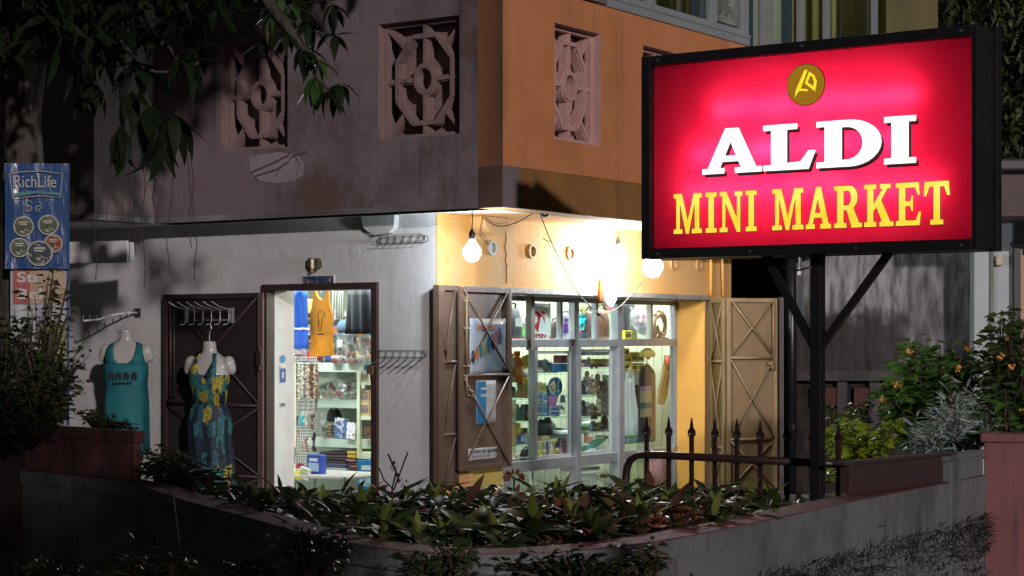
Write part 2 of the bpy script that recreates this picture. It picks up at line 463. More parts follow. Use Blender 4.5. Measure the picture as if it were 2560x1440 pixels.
DL0, DL1, DZ = on_left(935), on_left(672), 2.06           # doorway on the left facade
w = MB()
w.box(0, 0.012, -0.1, 0.2, DL0, HS); w.box(0, DL1, -0.1, 0.2, 5.6, HS); w.box(0, DL0, DZ, 0.2, DL1, HS)
w.build("wall", M_white_wall, bld)
RW0, RW1, RWE = 0.42, on_right(1762), on_right(1828)      # display opening on the right facade
w = MB()
w.box(0, 0, -0.1, 0.2, 0.012, HS)
w.box(0.2, 0, -0.1, RW0, 0.3, HS); w.box(RW1, 0, -0.1, RWE, 0.3, HS); w.box(RW0, 0, 2.075, RW1, 0.3, HS)
w.build("wall", M_yellow_wall, bld)
rv = MB(); rv.box(RW1-0.004, 0.006, -0.05, RW1-0.0005, 0.268, 2.07)
rv.build("reveal", M_yellow_smooth, bld)
led = MB(); led.box(RW0-0.1, -0.035, 2.04, RW1, 0.02, 2.078)
led.build("lintel_ledge", mat("cement_ledge", (0.30, 0.29, 0.28), 0.6, c2=(0.20, 0.18, 0.16), scale=12, bump=0.3), bld)
hd = MB(); hd.box(RW0, 0.02, 2.035, RW1-0.002, 0.27, 2.073)
hd.build("window_head", mat("grey_beige_head", (0.20, 0.17, 0.15), 0.6, c2=(0.15, 0.13, 0.11), scale=6), bld)

# soffit under the overhang, painted white towards the street and yellow behind the lamps
def rl(x, y): return RL((x, y))
sf = MB(); sf2 = MB()
INL, INR = 2.445, 5.6
z0, z1 = HS, HS+0.04
sf.box(OL, 0, z0, 0, 5.6, z1)                       # along the left facade
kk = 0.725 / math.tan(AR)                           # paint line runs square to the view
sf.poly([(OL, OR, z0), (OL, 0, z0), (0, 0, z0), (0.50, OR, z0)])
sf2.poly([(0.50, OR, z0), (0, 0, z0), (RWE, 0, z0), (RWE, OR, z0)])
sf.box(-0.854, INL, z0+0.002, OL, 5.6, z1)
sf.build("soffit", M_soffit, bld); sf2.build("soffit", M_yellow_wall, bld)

# upper storey walls with openings for the cast blocks
GL = [(on_left(1150, OL), on_left(945, OL)), (on_left(720, OL), on_left(553, OL))]
GR = [(on_right(1386, OR), on_right(1502, OR)), (on_right(1607, OR), on_right(1607, OR)+0.60), (on_right(1607, OR)+1.02, on_right(1607, OR)+1.62)]
GZ0, GZ1 = 3.065, 3.86
UR = 5.2
w = MB()
cuts = [OR+0.003, GL[0][0], GL[0][1], GL[1][0], GL[1][1], INL]
for a, b_, op in ((cuts[0], cuts[1], 0), (cuts[1], cuts[2], 1), (cuts[2], cuts[3], 0), (cuts[3], cuts[4], 1), (cuts[4], cuts[5], 0)):
    if op: w.box(OL, a, z1-0.04, OL+0.2, b_, GZ0); w.box(OL, a, GZ1, OL+0.2, b_, HT)
    else: w.box(OL, a, z1-0.04, OL+0.2, b_, HT)
w.build("wall", M_mauve_wall, bld)
w = MB(); wb_ = MB()
SEAM = 2.84
w_end = UR
cuts = [OL, GR[0][0], GR[0][1], GR[1][0], GR[1][1], GR[2][0], GR[2][1], w_end]
for i in range(7):
    a, b_ = cuts[i], cuts[i+1]
    if i % 2: w.box(a, OR, SEAM, b_, OR+0.2, GZ0); w.box(a, OR, GZ1, b_, OR+0.2, HT-0.01)
    else: w.box(a, OR, SEAM, b_, OR+0.2, HT-0.01)
w.build("wall", M_orange_wall, bld)
wb_.box(OL, OR+0.006, HS-0.002, w_end, OR+0.2, SEAM)
wb_.build("wall_band", M_orange_band, bld)
# side wing on the far left
WR = -0.854
wingw = mat("grey_brown_plaster", (0.20, 0.175, 0.165), 0.85, drip=0.7, c2=(0.17, 0.14, 0.135), scale=1.8, bump=0.3, bscale=24, c3=(0.13, 0.10, 0.10), s3=1.6)
w = MB(); w.box(WR, INL, HS, OL, INL+0.15, HT-0.004)
w.box(WR, INL+0.15, HS, WR+0.15, 3.05, HT-0.004); w.box(WR, 3.05, HS, WR+0.15, 3.65, GZ0); w.box(WR, 3.05, GZ1, WR+0.15, 3.65, HT-0.004)
w.box(WR, 3.65, HS, WR+0.15, 5.6, HT-0.004)
w.build("wing_wall", wingw, bld)
cp = MB(); cp.box(OL-0.03, OR-0.03, HT, OL+0.22, INL, HT+0.05)
cp.box(OL+0.22, OR-0.028, HT+0.001, 1.0, OR+0.2, HT+0.05)
cp.box(WR-0.03, INL+0.001, HT, OL-0.001, INL+0.18, HT+0.05); cp.box(WR-0.03, INL+0.18, HT, WR+0.18, 5.6, HT+0.05)
cp.build("parapet_coping", M_mauve_wall, bld)
up = MB(); up.box(0.45, -0.2, HT+0.0, 0.65, 1.95, 6.5)
up.build("upper_wall", mat("magenta_pink_plaster", (0.42, 0.13, 0.17), 0.8, c2=(0.36, 0.11, 0.15), scale=3), bld)
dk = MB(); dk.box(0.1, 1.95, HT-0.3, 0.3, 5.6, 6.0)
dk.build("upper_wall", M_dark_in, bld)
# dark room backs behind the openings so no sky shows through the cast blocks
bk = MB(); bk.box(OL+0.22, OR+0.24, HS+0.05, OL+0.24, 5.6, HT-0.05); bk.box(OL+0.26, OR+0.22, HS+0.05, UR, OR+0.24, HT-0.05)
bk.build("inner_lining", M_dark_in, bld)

# cast ventilation blocks: frame, octagon, ring, cross and diagonals
def cast_block(w_, h_, m, dep=0.05):
    """local x 0..w, z 0..h, faces -y; returns list of (name, MB)"""
    out = []
    t = 0.030
    fr = MB()
    fr.box(0, 0, 0, t, dep, h_).box(w_-t, 0, 0, w_, dep, h_).box(t, 0, 0, w_-t, dep, t).box(t, 0, h_-t, w_-t, dep, h_)
    out.append(("block_frame", fr))
    cx, cz = w_/2, h_/2
    rg = MB()
    rg.ring(0.072, 0.098, -0.004, dep*1.5, 24, (cx, cz), 0.9, 1.06); rg.ring(0.098, 0.112, 0.012, dep*1.5, 24, (cx, cz), 0.9, 1.06)
    out.append(("ring", rg))
    ox, oz = w_*0.335, h_*0.37
    oc = MB(); pts = []
    for sx, sz in ((0.42, 1), (1, 0.45), (1, -0.45), (0.42, -1), (-0.42, -1), (-1, -0.45), (-1, 0.45), (-0.42, 1)):
        pts.append(Vector((cx+sx*ox, 0.018, cz+sz*oz)))
    for i in range(8):
        oc.bar(pts[i], pts[(i+1) % 8], 0.040, 0.030, (0, 1, 0)); 
        q0 = pts[i] + Vector((0, 0.03, 0)); q1 = pts[(i+1) % 8] + Vector((0, 0.03, 0))
        oc.bar(q0, q1, 0.064, 0.040, (0, 1, 0))
    out.append(("octagon", oc))
    for a, b_ in (((cx, 0, t), (cx, 0, cz-0.10)), ((cx, 0, cz+0.10), (cx, 0, h_-t)), ((t, 0, cz), (cx-0.09, 0, cz)), ((cx+0.09, 0, cz), (w_-t, 0, cz))):
        m_ = MB(); a = Vector(a); b_ = Vector(b_)
        m_.bar(a+Vector((0, 0.022, 0)), b_+Vector((0, 0.022, 0)), 0.034, 0.026, (0, 1, 0)); m_.bar(a+Vector((0, 0.052, 0)), b_+Vector((0, 0.052, 0)), 0.062, 0.044, (0, 1, 0))
        out.append(("cross_bar", m_))
    for sx, sz in ((1, 1), (1, -1), (-1, 1), (-1, -1)):
        m_ = MB()
        a = Vector((cx+sx*ox*0.74, 0.024, cz+sz*oz*0.76)); b_ = Vector((cx+sx*(w_/2-t*1.1), 0.024, cz+sz*(h_/2-t*1.1)))
        m_.bar(a, b_, 0.034, 0.026, (0, 1, 0)); m_.bar(a+Vector((0, 0.03, 0)), b_+Vector((0, 0.03, 0)), 0.062, 0.044, (0, 1, 0))
        out.append(("diagonal_bar", m_))
    return out
def put_block(x0, x1, left, plane, m, rec=0.065):
    w_ = abs(x1-x0); h_ = GZ1-GZ0
    # reveal lining
    o = MB(); e = 0.003
    o.box(-0.0, -rec, -0.0, e, 0.06, h_).box(w_-e, -rec, 0, w_, 0.06, h_).box(e, -rec, 0, w_-e, 0.06, e).box(e, -rec, h_-e, w_-e, 0.06, h_)
    root = o.build("ventilation_block", m, bld)
    if left: root.location = (plane+rec, max(x0, x1), GZ0); root.rotation_euler = (0, 0, -math.pi/2)
    else: root.location = (min(x0, x1), plane+rec, GZ0); root.rotation_euler = (0, 0, 0)
    for nm, mb in cast_block(w_, h_, m): mb.build(nm, m, root)
    pb = MB(); pb.box(0.03, 0.115, 0.03, w_-0.03, 0.12, h_-0.03); pb.build("block_back", m, root)
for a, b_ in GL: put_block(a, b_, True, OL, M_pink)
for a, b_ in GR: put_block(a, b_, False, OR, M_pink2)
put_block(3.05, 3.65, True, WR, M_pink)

# upper windows above the orange wall: sill, mullions, panes
WIN = thing("upper_window_band", None, None); del_keys = None
WIN.parent = bld
M_ualu = mat("grey_blue_aluminium", (0.30, 0.35, 0.39), 0.5, metal=0.2, c2=(0.26, 0.30, 0.34), scale=8)
fr = MB(); ly = OR-0.01
UEND = on_right(1872, OR)
fr.box(0.9, ly, HT-0.006, UEND, ly+0.10, HT+0.055)
fr.box(0.9, ly-0.006, HT+0.055, UEND, ly+0.05, HT+0.08)
mull = [on_right(p, OR) for p in (1528, 1632, 1786, 1866)]
for i, r in enumerate(mull):
    fr.box(r-0.022, ly, HT+0.08, r+0.022, ly+0.08, 5.6)
fr.box(0.9, ly, HT+0.08, 0.96, ly+0.08, 5.6)
fr.build("frame", M_ualu, WIN)
ed = [0.96]+mull
for i in range(len(ed)-1):
    a, b_ = ed[i]+(0.022 if i else 0), ed[i+1]-0.022
    c = MB(); t = 0.026
    c.box(a, ly+0.02, HT+0.085, b_, ly+0.06, HT+0.085+t).box(a, ly+0.02, HT+0.085+t, a+t, ly+0.06, 5.5).box(b_-t, ly+0.02, HT+0.085+t, b_, ly+0.06, 5.5)
    c.build("sash", M_ualu, WIN)
    p = MB(); p.box(a+t, ly+0.035, HT+0.085+t, b_-t, ly+0.041, 5.5); p.build("glass_pane", M_glass, WIN)
# the room behind, dim olive lamp light
rm = MB(); rm.box(0.7, 0.9, HT, 5.2, 1.0, 6.6); rm.box(0.66, OR+0.25, HT, 0.7, 1.0, 6.6); rm.box(0.66, OR+0.25, 6.5, 5.2, 0.9, 6.6); rm.box(0.7, OR+0.1, HT-0.03, 5.2, 0.9, HT)
rm.build("upper_room", mat("olive_room_wall", (0.20, 0.18, 0.075), 0.8, c2=(0.13, 0.12, 0.06), scale=1.5), bld)
np_ = MB(); np_.box(mull[2]+0.085, ly+0.05, HT+0.14, mull[3]-0.085, ly+0.052, 5.4)
o = np_.build("newspaper_sheet", mat("newsprint", (0.38, 0.39, 0.40), 0.8, c2=(0.18, 0.18, 0.19), scale=30, stretch=(1, 1, 0.5), lo=0.45, hi=0.6), WIN)
pp = MB()
for k in range(14):
    pp.box(mull[2]+0.11, ly+0.046, HT+0.20+k*0.022, mull[2]+0.11+(0.10 if k % 5 else 0.07), ly+0.0485, HT+0.208+k*0.022)
    pp.box(mull[2]+0.235, ly+0.046, HT+0.20+k*0.022, mull[2]+0.235+(0.10 if k % 4 else 0.06), ly+0.0485, HT+0.208+k*0.022)
pp.build("print_lines", mat("newsprint_ink", (0.12, 0.12, 0.13), 0.8), WIN)
pf = MB(); pf.prism([(mull[2]+0.14, HT+0.62), (mull[2]+0.22, HT+0.56), (mull[2]+0.30, HT+0.60), (mull[2]+0.36, HT+0.54), (mull[2]+0.38, HT+0.9), (mull[2]+0.12, HT+0.9)], ly+0.0455, ly+0.0485)
pf.build("printed_photo", patches("brown_printed_photo", (0.16, 0.08, 0.05), [(0.25, 0.12, 0.08), (0.06, 0.04, 0.03), (0.30, 0.22, 0.2)], 60), WIN)

# glazed bay that stands forward at the end of the upper right facade
bay = thing("glazed_bay", None, None); bay.parent = bld
BR = on_right(1880, OR)+0.02; BL1 = OR-1.12
c = MB()
c.box(BR, OR-0.001, 3.5, BR+0.12, OR-0.19, 6.0)
c.build("corner_post", mat("pale_green_upvc", (0.30, 0.36, 0.33), 0.55, c2=(0.25, 0.3, 0.28), scale=5), bay)
lm = [on_left(p, BR) for p in (1905, 1998, 2063, 2183)]
c = MB()
for i, l in enumerate(lm):
    wd = 0.019 if i < 3 else 0.014
    c.box(BR-0.01, l-wd, 3.5, BR+0.06, l+wd, 6.0)
c.build("mullion", M_ualu, bay)
for i in range(3):
    c = MB(); c.box(BR+0.02, lm[i]-0.035, 3.6, BR+0.026, lm[i+1]+0.035, 6.0); c.build("glass_pane", M_glass, bay)
c = MB(); c.box(BR+0.02, OR-0.19, 3.5, BR+1.5, BL1, 3.6); c.box(BR+0.9, OR-0.10, 3.6, BR+1.0, BL1, 6.2); c.box(BR+0.06, BL1, 3.6, BR+1.0, BL1-0.05, 6.2); c.box(BR+0.06, OR-0.20, 6.2, BR+1.0, BL1, 6.25)
c.build("bay_lining", mat("olive_room_wall"," ") if False else MATS["olive_room_wall"], bay)
cs = MB(); cs.prism([(0, 0), (0.22, 0), (0.25, 0.05), (0.2, 0.1), (0.21, 0.17), (0.16, 0.12), (0.06, 0.14), (0, 0.13)], 0, 0.05)
o = cs.build("dark_object", mat("dark_blue_cloth", (0.03, 0.04, 0.07), 0.8), bay); o.location = (BR+0.25, lm[1]-0.03, 3.98); o.rotation_euler = (0, 0, -math.pi/2)
# folded blocks in olive curtain
cu = MB(); n = 40
for i in range(n):
    a, b_ = lm[0]+(BL1-lm[0])*i/n, lm[0]+(BL1-lm[0])*(i+1)/n
    ra, rb = BR+0.55+0.05*math.sin(i*1.3)+0.02*math.sin(i*2.9), BR+0.55+0.05*math.sin((i+1)*1.3)+0.02*math.sin((i+1)*2.9)
    cu.quad((ra, a, 3.6), (rb, b_, 3.6), (rb, b_, 6.1), (ra, a, 6.1))
cu.build("curtain", mat("olive_curtain", (0.26, 0.24, 0.09), 0.8, c2=(0.16, 0.15, 0.07), scale=5, stretch=(1, 1, 0.3)), bay, smooth=True)

# round ventilation caps on the ochre wall, hollow pipe end, crack and broken beam ends
def cap(r, z, open_=False):
    m_ = MB(); m_.ring(0.038, 0.052, -0.018, 0.0, 20); m_.ring(0.0, 0.038, -0.008 if not open_ else 0.03, 0.004 if not open_ else 0.034, 20)
    o = m_.build("vent_cap", mat("grey_vent_plastic", (0.36, 0.36, 0.32), 0.5) if not open_ else mat("ochre_vent", (0.42, 0.27, 0.10), 0.6), bld, smooth=False)
    o.location = (r, -0.001, z); return o
for px, py, op in ((1228, 620, 0), (1328, 629, 1), (1424, 634, 1), (1682, 660, 1), (1746, 662, 1)):
    cap(on_right(px), zr(px, py), op)
for px in (580, 715, 888):
    m_ = MB(); m_.ring(0.0, 0.046, -0.0015, 0.0, 20)
    o = m_.build("plastered_vent", M_white_wall, bld); o.location = (-0.001, on_left(px), zl(px, 628)); o.rotation_euler = (0, 0, -math.pi/2)
ck = MB(); rr_ = random.Random(3)
pts = []
zz = zr(1266, 562); rr0 = on_right(1264)
while zz > 2.1:
    pts.append((rr0+rr_.uniform(-0.012, 0.012), -0.0015, zz)); zz -= 0.03; rr0 += 0.0006
ck.tube(pts, 0.0035, 4); ck.build("crack", mat("crack_shadow", (0.22, 0.12, 0.07), 0.95), bld)
def stub(mb, w_, h_, d_, seed):
    q = random.Random(seed); n = 7; ring = []
    for i in range(n+1):
        a = math.pi*i/n
        ring.append((w_/2*math.cos(a)*q.uniform(0.85, 1.1), -h_*max(0, math.sin(a))**0.6*q.uniform(0.85, 1.05)))
    ring = [(w_/2, 0)]+ring+[(-w_/2, 0)]
    mb.prism(ring, -d_, 0)
m_ = MB(); stub(m_, 0.30, 0.14, 0.13, 2)
o = m_.build("beam_stub", M_yellow_wall, bld, bevel=0.01); o.location = (on_right(1205), 0, HS-0.002)
m_ = MB(); stub(m_, 0.30, 0.135, 0.05, 5)
o = m_.build("beam_stub", M_white_wall, bld, bevel=0.01); o.location = (0, on_left(955), HS-0.002); o.rotation_euler = (0, 0, -math.pi/2)

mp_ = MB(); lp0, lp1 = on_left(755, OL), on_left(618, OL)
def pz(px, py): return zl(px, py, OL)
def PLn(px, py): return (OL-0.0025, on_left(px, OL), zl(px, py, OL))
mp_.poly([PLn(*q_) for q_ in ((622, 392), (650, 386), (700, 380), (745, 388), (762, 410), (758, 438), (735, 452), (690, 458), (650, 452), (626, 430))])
mp_.build("pale_patch", mat("pale_mauve_patch", (0.34, 0.30, 0.32), 0.85, c2=(0.27, 0.24, 0.26), scale=5), bld)  # paler oval laid over the mauve wall
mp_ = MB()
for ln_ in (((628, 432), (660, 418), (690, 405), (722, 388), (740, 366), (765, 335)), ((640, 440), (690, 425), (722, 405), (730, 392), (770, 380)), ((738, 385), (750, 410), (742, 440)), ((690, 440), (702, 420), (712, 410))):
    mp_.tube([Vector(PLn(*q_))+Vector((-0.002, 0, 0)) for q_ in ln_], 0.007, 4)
mp_.build("dark_line", mat("dark_line_brown", (0.13, 0.085, 0.085), 0.9), bld)  # darker branching lines laid across the pale oval
# conduits at the right end of the ochre wall
for px in (1772, 1803):
    m_ = MB(); r = on_right(px); m_.tube([(r, -0.02, 2.08), (r-(0.03 if px > 1790 else 0), -0.02, HS)], 0.014, 8)
    m_.build("conduit", M_yellow_smooth, bld, smooth=True)

# door frame, left
fr = MB(); t = 0.045
fr.box(-0.03, DL0-t, 0, 0.05, DL0+0.005, DZ+t).box(-0.03, DL1-0.005, 0, 0.05, DL1+t, DZ+t).box(-0.03, DL0+0.005, DZ-0.002, 0.05, DL1-0.005, DZ+t)
df = fr.build("door_frame", M_dark_frame, bld)
m_ = MB(); m_.box(-0.045, DL0-0.02, zl(935, 925)-0.03, -0.03, DL0+0.03, zl(935, 925)+0.03)
m_.build("lock_keep", M_tan_metal, df)
jm = MB(); jm.box(0.2, DL1+0.0, 0, 0.27, DL1+0.5, 2.5)
jm.build("door_reveal", M_white_smooth, bld)
jl = MB(); jl.box(0.055, DL1-0.009, 0, 0.27, DL1-0.001, DZ-0.002)
jl.build("door_reveal", M_white_smooth, bld)

# steel shutter leaves
def leaf(name, w_, z0, z1, mf, mp, hz, label=None, posts=0.035, thick=0.03, diag='X'):
    """local x 0..w, outside faces -y"""
    h_ = z1-z0
    pn = MB(); pn.box(0.006, 0.004, 0.006, w_-0.006, 0.012, h_-0.006)
    root = pn.build(name, mp, bld)
    f = MB()
    f.box(0, -0.018, 0, posts, 0.003, h_).box(w_-posts, -0.018, 0, w_, 0.003, h_).box(posts, -0.018, h_-posts, w_-posts, 0.003, h_).box(posts, -0.018, 0, w_-posts, 0.003, posts)
    f.build("leaf_frame", mf, root, bevel=0.003)
    zs = [0.0]+hz+[h_]
    for z in hz:
        m_ = MB(); m_.tube([(posts, -0.012, z), (w_-posts, -0.012, z)], 0.012, 8); m_.build("rail", mf, root, smooth=True)
    for i in range(len(zs)-1):
        a, b_ = zs[i]+0.015, zs[i+1]-0.015
        m_ = MB(); m_.tube([(posts, -0.010, a), (w_-posts, -0.010, b_)], 0.008, 6); m_.build("brace", mf, root, smooth=True)
        if diag == 'X':
            m_ = MB(); m_.tube([(posts, -0.019, b_), (w_-posts, -0.019, a)], 0.008, 6); m_.build("brace", mf, root, smooth=True)
    return root
def span(p0, p1): 
    d = p1-p0; return math.hypot(d.x, d.y), math.atan2(d.y, d.x)
def leaf_at(name, pa, pb, z0, z1, **k):
    w_, a = span(pa, pb)
    o = leaf(name, w_, z0, z1, **k)
    r, l = RL(pa); o.location = (r, l, z0); o.rotation_euler = (0, 0, a-ROTR)
    return o
# folded pair at the street corner
lfA = leaf_at("shutter_leaf", Wp(1100, 0, 12.86), Wp(1143, 0, 13.02), 0.70, 2.075, mf=M_brown_frame, mp=M_brown_metal, hz=[0.35, 0.85], diag='/')
lfB = leaf_at("shutter_leaf", Wp(1147, 0, 12.90), Wp(1275, 0, 13.42), 0.80, 2.065, mf=M_brown_frame, mp=M_brown_metal, hz=[0.655])
LFB = (Wp(1147, 0, 12.90), span(Wp(1147, 0, 12.90), Wp(1275, 0, 13.42)))
m_ = MB(); m_.tube([(0.052, -0.028, 0.66), (0.052, -0.028, 1.20)], 0.007, 8)
for z in (0.72, 0.98, 1.17): m_.tube([(0.025, -0.022, z), (0.085, -0.022, z)], 0.007, 6)
m_.tube([(0.052, -0.028, 0.66), (0.055, -0.03, 0.52), (0.115, -0.035, 0.51), (0.125, -0.035, 0.54), (0.07, -0.035, 0.56)], 0.006, 6)
m_.build("drop_bolt", M_tan_frame, lfB, smooth=True)
m_ = MB(); m_.box(0.01, -0.04, 0.93, 0.05, -0.018, 1.02); m_.tube([(0.03, -0.045, 0.90), (0.03, -0.045, 1.05)], 0.01, 8); m_.build("hinge", M_brown_frame, lfA)
m_ = MB(); m_.box(-0.062, -0.060, 0.60, -0.002, -0.012, 2.075); m_.build("hinge_stile", M_brown_frame, bld)
# sliver of ochre wall below the shutter
m_ = MB(); pa, pb = Wp(1165, 0, 13.3), Wp(1256, 0, 13.6)
ww, a = span(pa, pb); m_.box(0, 0, 0, ww, 0.1, 0.80); o = m_.build("sill_wall", mat("dull_yellow_paint", (0.50, 0.40, 0.10), 0.6, c2=(0.42, 0.33, 0.09), scale=6), bld)
r, l = RL(pa); o.location = (r, l, 0); o.rotation_euler = (0, 0, a-ROTR)
# folded pair on the right
leaf_at("shutter_leaf", Wp(1778, 0, 16.02), Wp(1812, 0, 15.72), 0.40, 2.05, mf=M_tan_frame, mp=M_tan_metal, hz=[0.40, 1.12])
lfC = leaf_at("shutter_leaf", Wp(1816, 0, 15.72), Wp(1942, 0, 15.82), 0.45, 2.05, mf=M_tan_frame, mp=M_tan_metal, hz=[0.42, 1.10])
m_ = MB(); m_.tube([(0.405, -0.03, 1.04), (0.405, -0.03, 1.58)], 0.008, 8); m_.tube([(0.36, -0.03, 1.05), (0.41, -0.03, 1.05)], 0.012, 8); m_.box(0.385, -0.035, 1.0, 0.42, -0.018, 1.07)
m_.build("drop_bolt", M_tan_frame, lfC, smooth=True)
m_ = MB(); m_.box(0.01, -0.012, 0.0, 0.05, 0.012, 1.66); o = m_.build("stile", M_dark_frame, bld)
p = Wp(1944, 0, 15.86); r, l = RL(p); o.location = (r, l, 0.40); o.rotation_euler = (0, 0, -ROTR)
m_ = MB(); m_.box(RW1+0.02, -0.03, 0.0, RW1+0.055, -0.002, 2.05); m_.build("hinge_post", M_tan_metal, bld)
for z in (1.45, 0.6):
    m_ = MB(); m_.tube([(RW1+0.05, -0.04, z), (RW1+0.05, -0.04, z+0.12)], 0.014, 8); m_.build("hinge", M_dark_frame, bld)
# dark leaf folded back against the left facade
l1, l0 = on_left(410, -0.05), on_left(660, -0.05)
dz1 = 2.045
lw = l1-l0
dl = leaf("door_leaf", lw, 0.02, dz1, M_dark_frame, M_dark_door, [0.32, 0.68, 1.20], posts=0.04)
dl.location = (-0.05, l1, 0.02); dl.rotation_euler = (0, 0, -math.pi/2)
m_ = MB(); m_.box(lw-0.035, -0.032, 0.0, lw+0.015, -0.019, dz1-0.02); m_.build("edge_strip", M_rust_edge, dl)
m_ = MB(); m_.box(lw-0.03, -0.055, 1.50, lw+0.02, -0.032, 1.60); m_.box(lw-0.01, -0.06, 1.46, lw+0.01, -0.032, 1.63); m_.build("latch", M_dark_frame, dl)
m_ = MB(); m_.tube([(0.10, -0.03, 1.25), (0.10, -0.03, 1.98)], 0.010, 8); m_.tube([(0.135, -0.03, 1.25), (0.135, -0.03, 1.98)], 0.008, 8); m_.build("drop_bolt", M_dark_frame, dl, smooth=True)

# ---------------------------------------------------------------- display window
DW = thing("display_window", None, None); DW.parent = bld
PL = 0.27
def rr(px): return on_right(px, PL)
Ym = B(rr(1480), PL).y
zt, ztr1, ztr0, zl1, zl0, zb = 1.995, 1.705, 1.645, 0.785, 0.705, 0.08
fr = MB(); x0, x1 = RW0, RW1-0.004
def V(px, z0, z1, hw, d=0.05, off=0.0): fr.box(rr(px)-hw, PL-0.01-off, z0, rr(px)+hw, PL+d, z1)
fr.box(x0, PL, zt, x1, PL+0.05, 2.035)
fr.box(x0, PL-0.035, ztr0, rr(1545)+0.035, PL+0.05, ztr1); fr.box(rr(1545)+0.035, PL-0.004, ztr0+0.004, x1, PL+0.05, ztr1+0.004)
fr.box(x0, PL-0.025, zl0, rr(1545)+0.03, PL+0.05, zl1); fr.box(rr(1545)+0.03, PL-0.004, zl0+0.004, x1, PL+0.05, zl1)
fr.box(x0, PL, 0.0, x1, PL+0.05, zb)
V(1545, zb, ztr0, 0.042, 0.06, 0.03); V(1545, ztr1+0.004, zt, 0.038, 0.05, 0.012)
V(1440, zb, ztr0, 0.034, 0.05, 0.02); V(1338, zl1, ztr0, 0.022); V(1691, zb, zt, 0.028, 0.05, -0.006)
V(1440, ztr1, zt, 0.034); 
fr.build("frame", M_alu, DW, bevel=0.004)
for px, z0_, z1_, hw in ((1405, ztr1, zt, 0.016), (1493, ztr1, zt, 0.016), (1630, ztr1, zt, 0.016), (1275, zb, zt, 0.02)):
    m_ = MB(); m_.box(rr(px)-hw, PL+0.001, z0_, rr(px)+hw, PL+0.044, z1_); m_.build("sash_bar", M_alu, DW)
m_ = MB(); m_.box(rr(1317)-0.03, PL-0.06, ztr0-0.02, rr(1317)+0.02, PL-0.012, 2.034); m_.build("post", mat("dull_olive_steel", (0.22, 0.21, 0.17), 0.5, c2=(0.17, 0.16, 0.13), scale=8), DW)
def sash(pa, pb, z0_, z1_, t=0.022):
    a, b_ = rr(pa), rr(pb)
    m_ = MB(); m_.box(a, PL+0.012, z0_, a+t, PL+0.032, z1_).box(b_-t, PL+0.012, z0_, b_, PL+0.032, z1_).box(a+t, PL+0.012, z0_, b_-t, PL+0.032, z0_+t).box(a+t, PL+0.012, z1_-t, b_-t, PL+0.032, z1_)
    m_.build("sash", mat("bright_aluminium", (0.52, 0.55, 0.58), 0.35, metal=0.5), DW)
sash(1343, 1431, zl1, ztr0-0.03); sash(1449, 1534, zl1, ztr0-0.02)
for pa, pb, z0_, z1_ in ((1278, 1315, ztr1, zt), (1320, 1403, ztr1, zt), (1407, 1433, ztr1, zt), (1447, 1491, ztr1, zt), (1495, 1536, ztr1, zt), (1553, 1628, ztr1, zt), (1632, 1686, ztr1, zt),
                         (1278, 1333, zl1, ztr0), (1343, 1431, zl1, ztr0), (1449, 1534, zl1, ztr0), (1554, 1686, zl1, ztr0),
                         (1278, 1431, zb, zl0), (1449, 1534, zb, zl0), (1554, 1686, zb, zl0)):
    m_ = MB(); m_.box(rr(pa), PL+0.020, z0_, rr(pb), PL+0.0245, z1_); m_.build("glass_pane", M_glass, DW)

# ---------------------------------------------------------------- shop interior
it = MB(); it.box(0.2, 0.3, 0.0, 4.25, 3.6, 0.02)
it.build("floor", mat("shop_floor_tile", (0.42, 0.40, 0.36), 0.4, c2=(0.36, 0.34, 0.3), scale=4), bld)
it = MB(); it.box(0.2, 0.3, 2.5, 4.25, 3.6, 2.54); it.build("ceiling", M_white_smooth, bld)
it = MB(); it.box(0.2, 3.6, 0, 4.25, 3.7, 2.5).box(4.25, 0.3, 0, 4.35, 3.6, 2.5)
it.box(1.95, 1.35, 0, 4.25, 1.43, 2.5)
it.build("inner_wall", M_green_wall, bld)
it = MB(); n = 26
for i in range(n): it.box(1.96+i*0.088, 1.338, 0.0, 2.04+i*0.088, 1.35, 2.5)
for i in range(12): it.box(4.238, 0.32+i*0.086, 0.0, 4.25, 0.40+i*0.086, 2.5)
it.build("wall_boarding", M_green_wall, bld)
# ================================================================ lamps
def bulb(px, py, Y, cord_top, label, power, rad=0.045, group=None, color=(0.86, 0.94, 1.0)):
    p = Wp(px, py, Y)
    t = thing("light_bulb", label, "light bulb", p, 0, group)
    m_ = MB(); m_.lathe([(0.002, -rad), (rad*0.6, -rad*0.8), (rad, -rad*0.1), (rad*0.95, rad*0.35), (rad*0.55, rad*0.95), (0.016, rad*1.4)], 18)
    g_ = m_.build("glass_globe", M_glow, t, smooth=True)
    m_ = MB(); m_.lathe([(0.018, rad*1.4), (0.021, rad*1.5), (0.021, rad*1.5+0.035), (0.014, rad*1.5+0.05), (0.006, rad*1.5+0.065)], 12)
    m_.build("socket", mat("black_bakelite", (0.02, 0.02, 0.022), 0.35), t, smooth=True)
    m_ = MB(); m_.tube([(0, 0, rad*1.5+0.06), (0.003, 0, (rad*1.5+0.06+cord_top-p.z)/2), (0, 0, cord_top-p.z)], 0.004, 6); m_.build("cord", M_wire, t)
    la = bpy.data.lights.new("lamp_light", 'POINT'); la.energy = power; la.shadow_soft_size = rad*0.6; la.color = color
    lo = bpy.data.objects.new("lamp_light", la); col.objects.link(lo); lo.parent = t; lo.location = (0, 0, 0)
    g_.visible_shadow = True
    return t
bulb(1180, 632, 12.43, HS, "single glowing bulb hanging on a cord at the shop corner, below the beam stub", 33, 0.062)
def Y_for_l(px, l):
    r = on_right(px, l); return B(r, l).y
Ya, Yb = Y_for_l(1545, -0.17), Y_for_l(1640, -0.55)
bulb(1545, 640, Ya, HS, "brightest bulb washing out the ochre wall, above the paper face lantern", 58, 0.06)
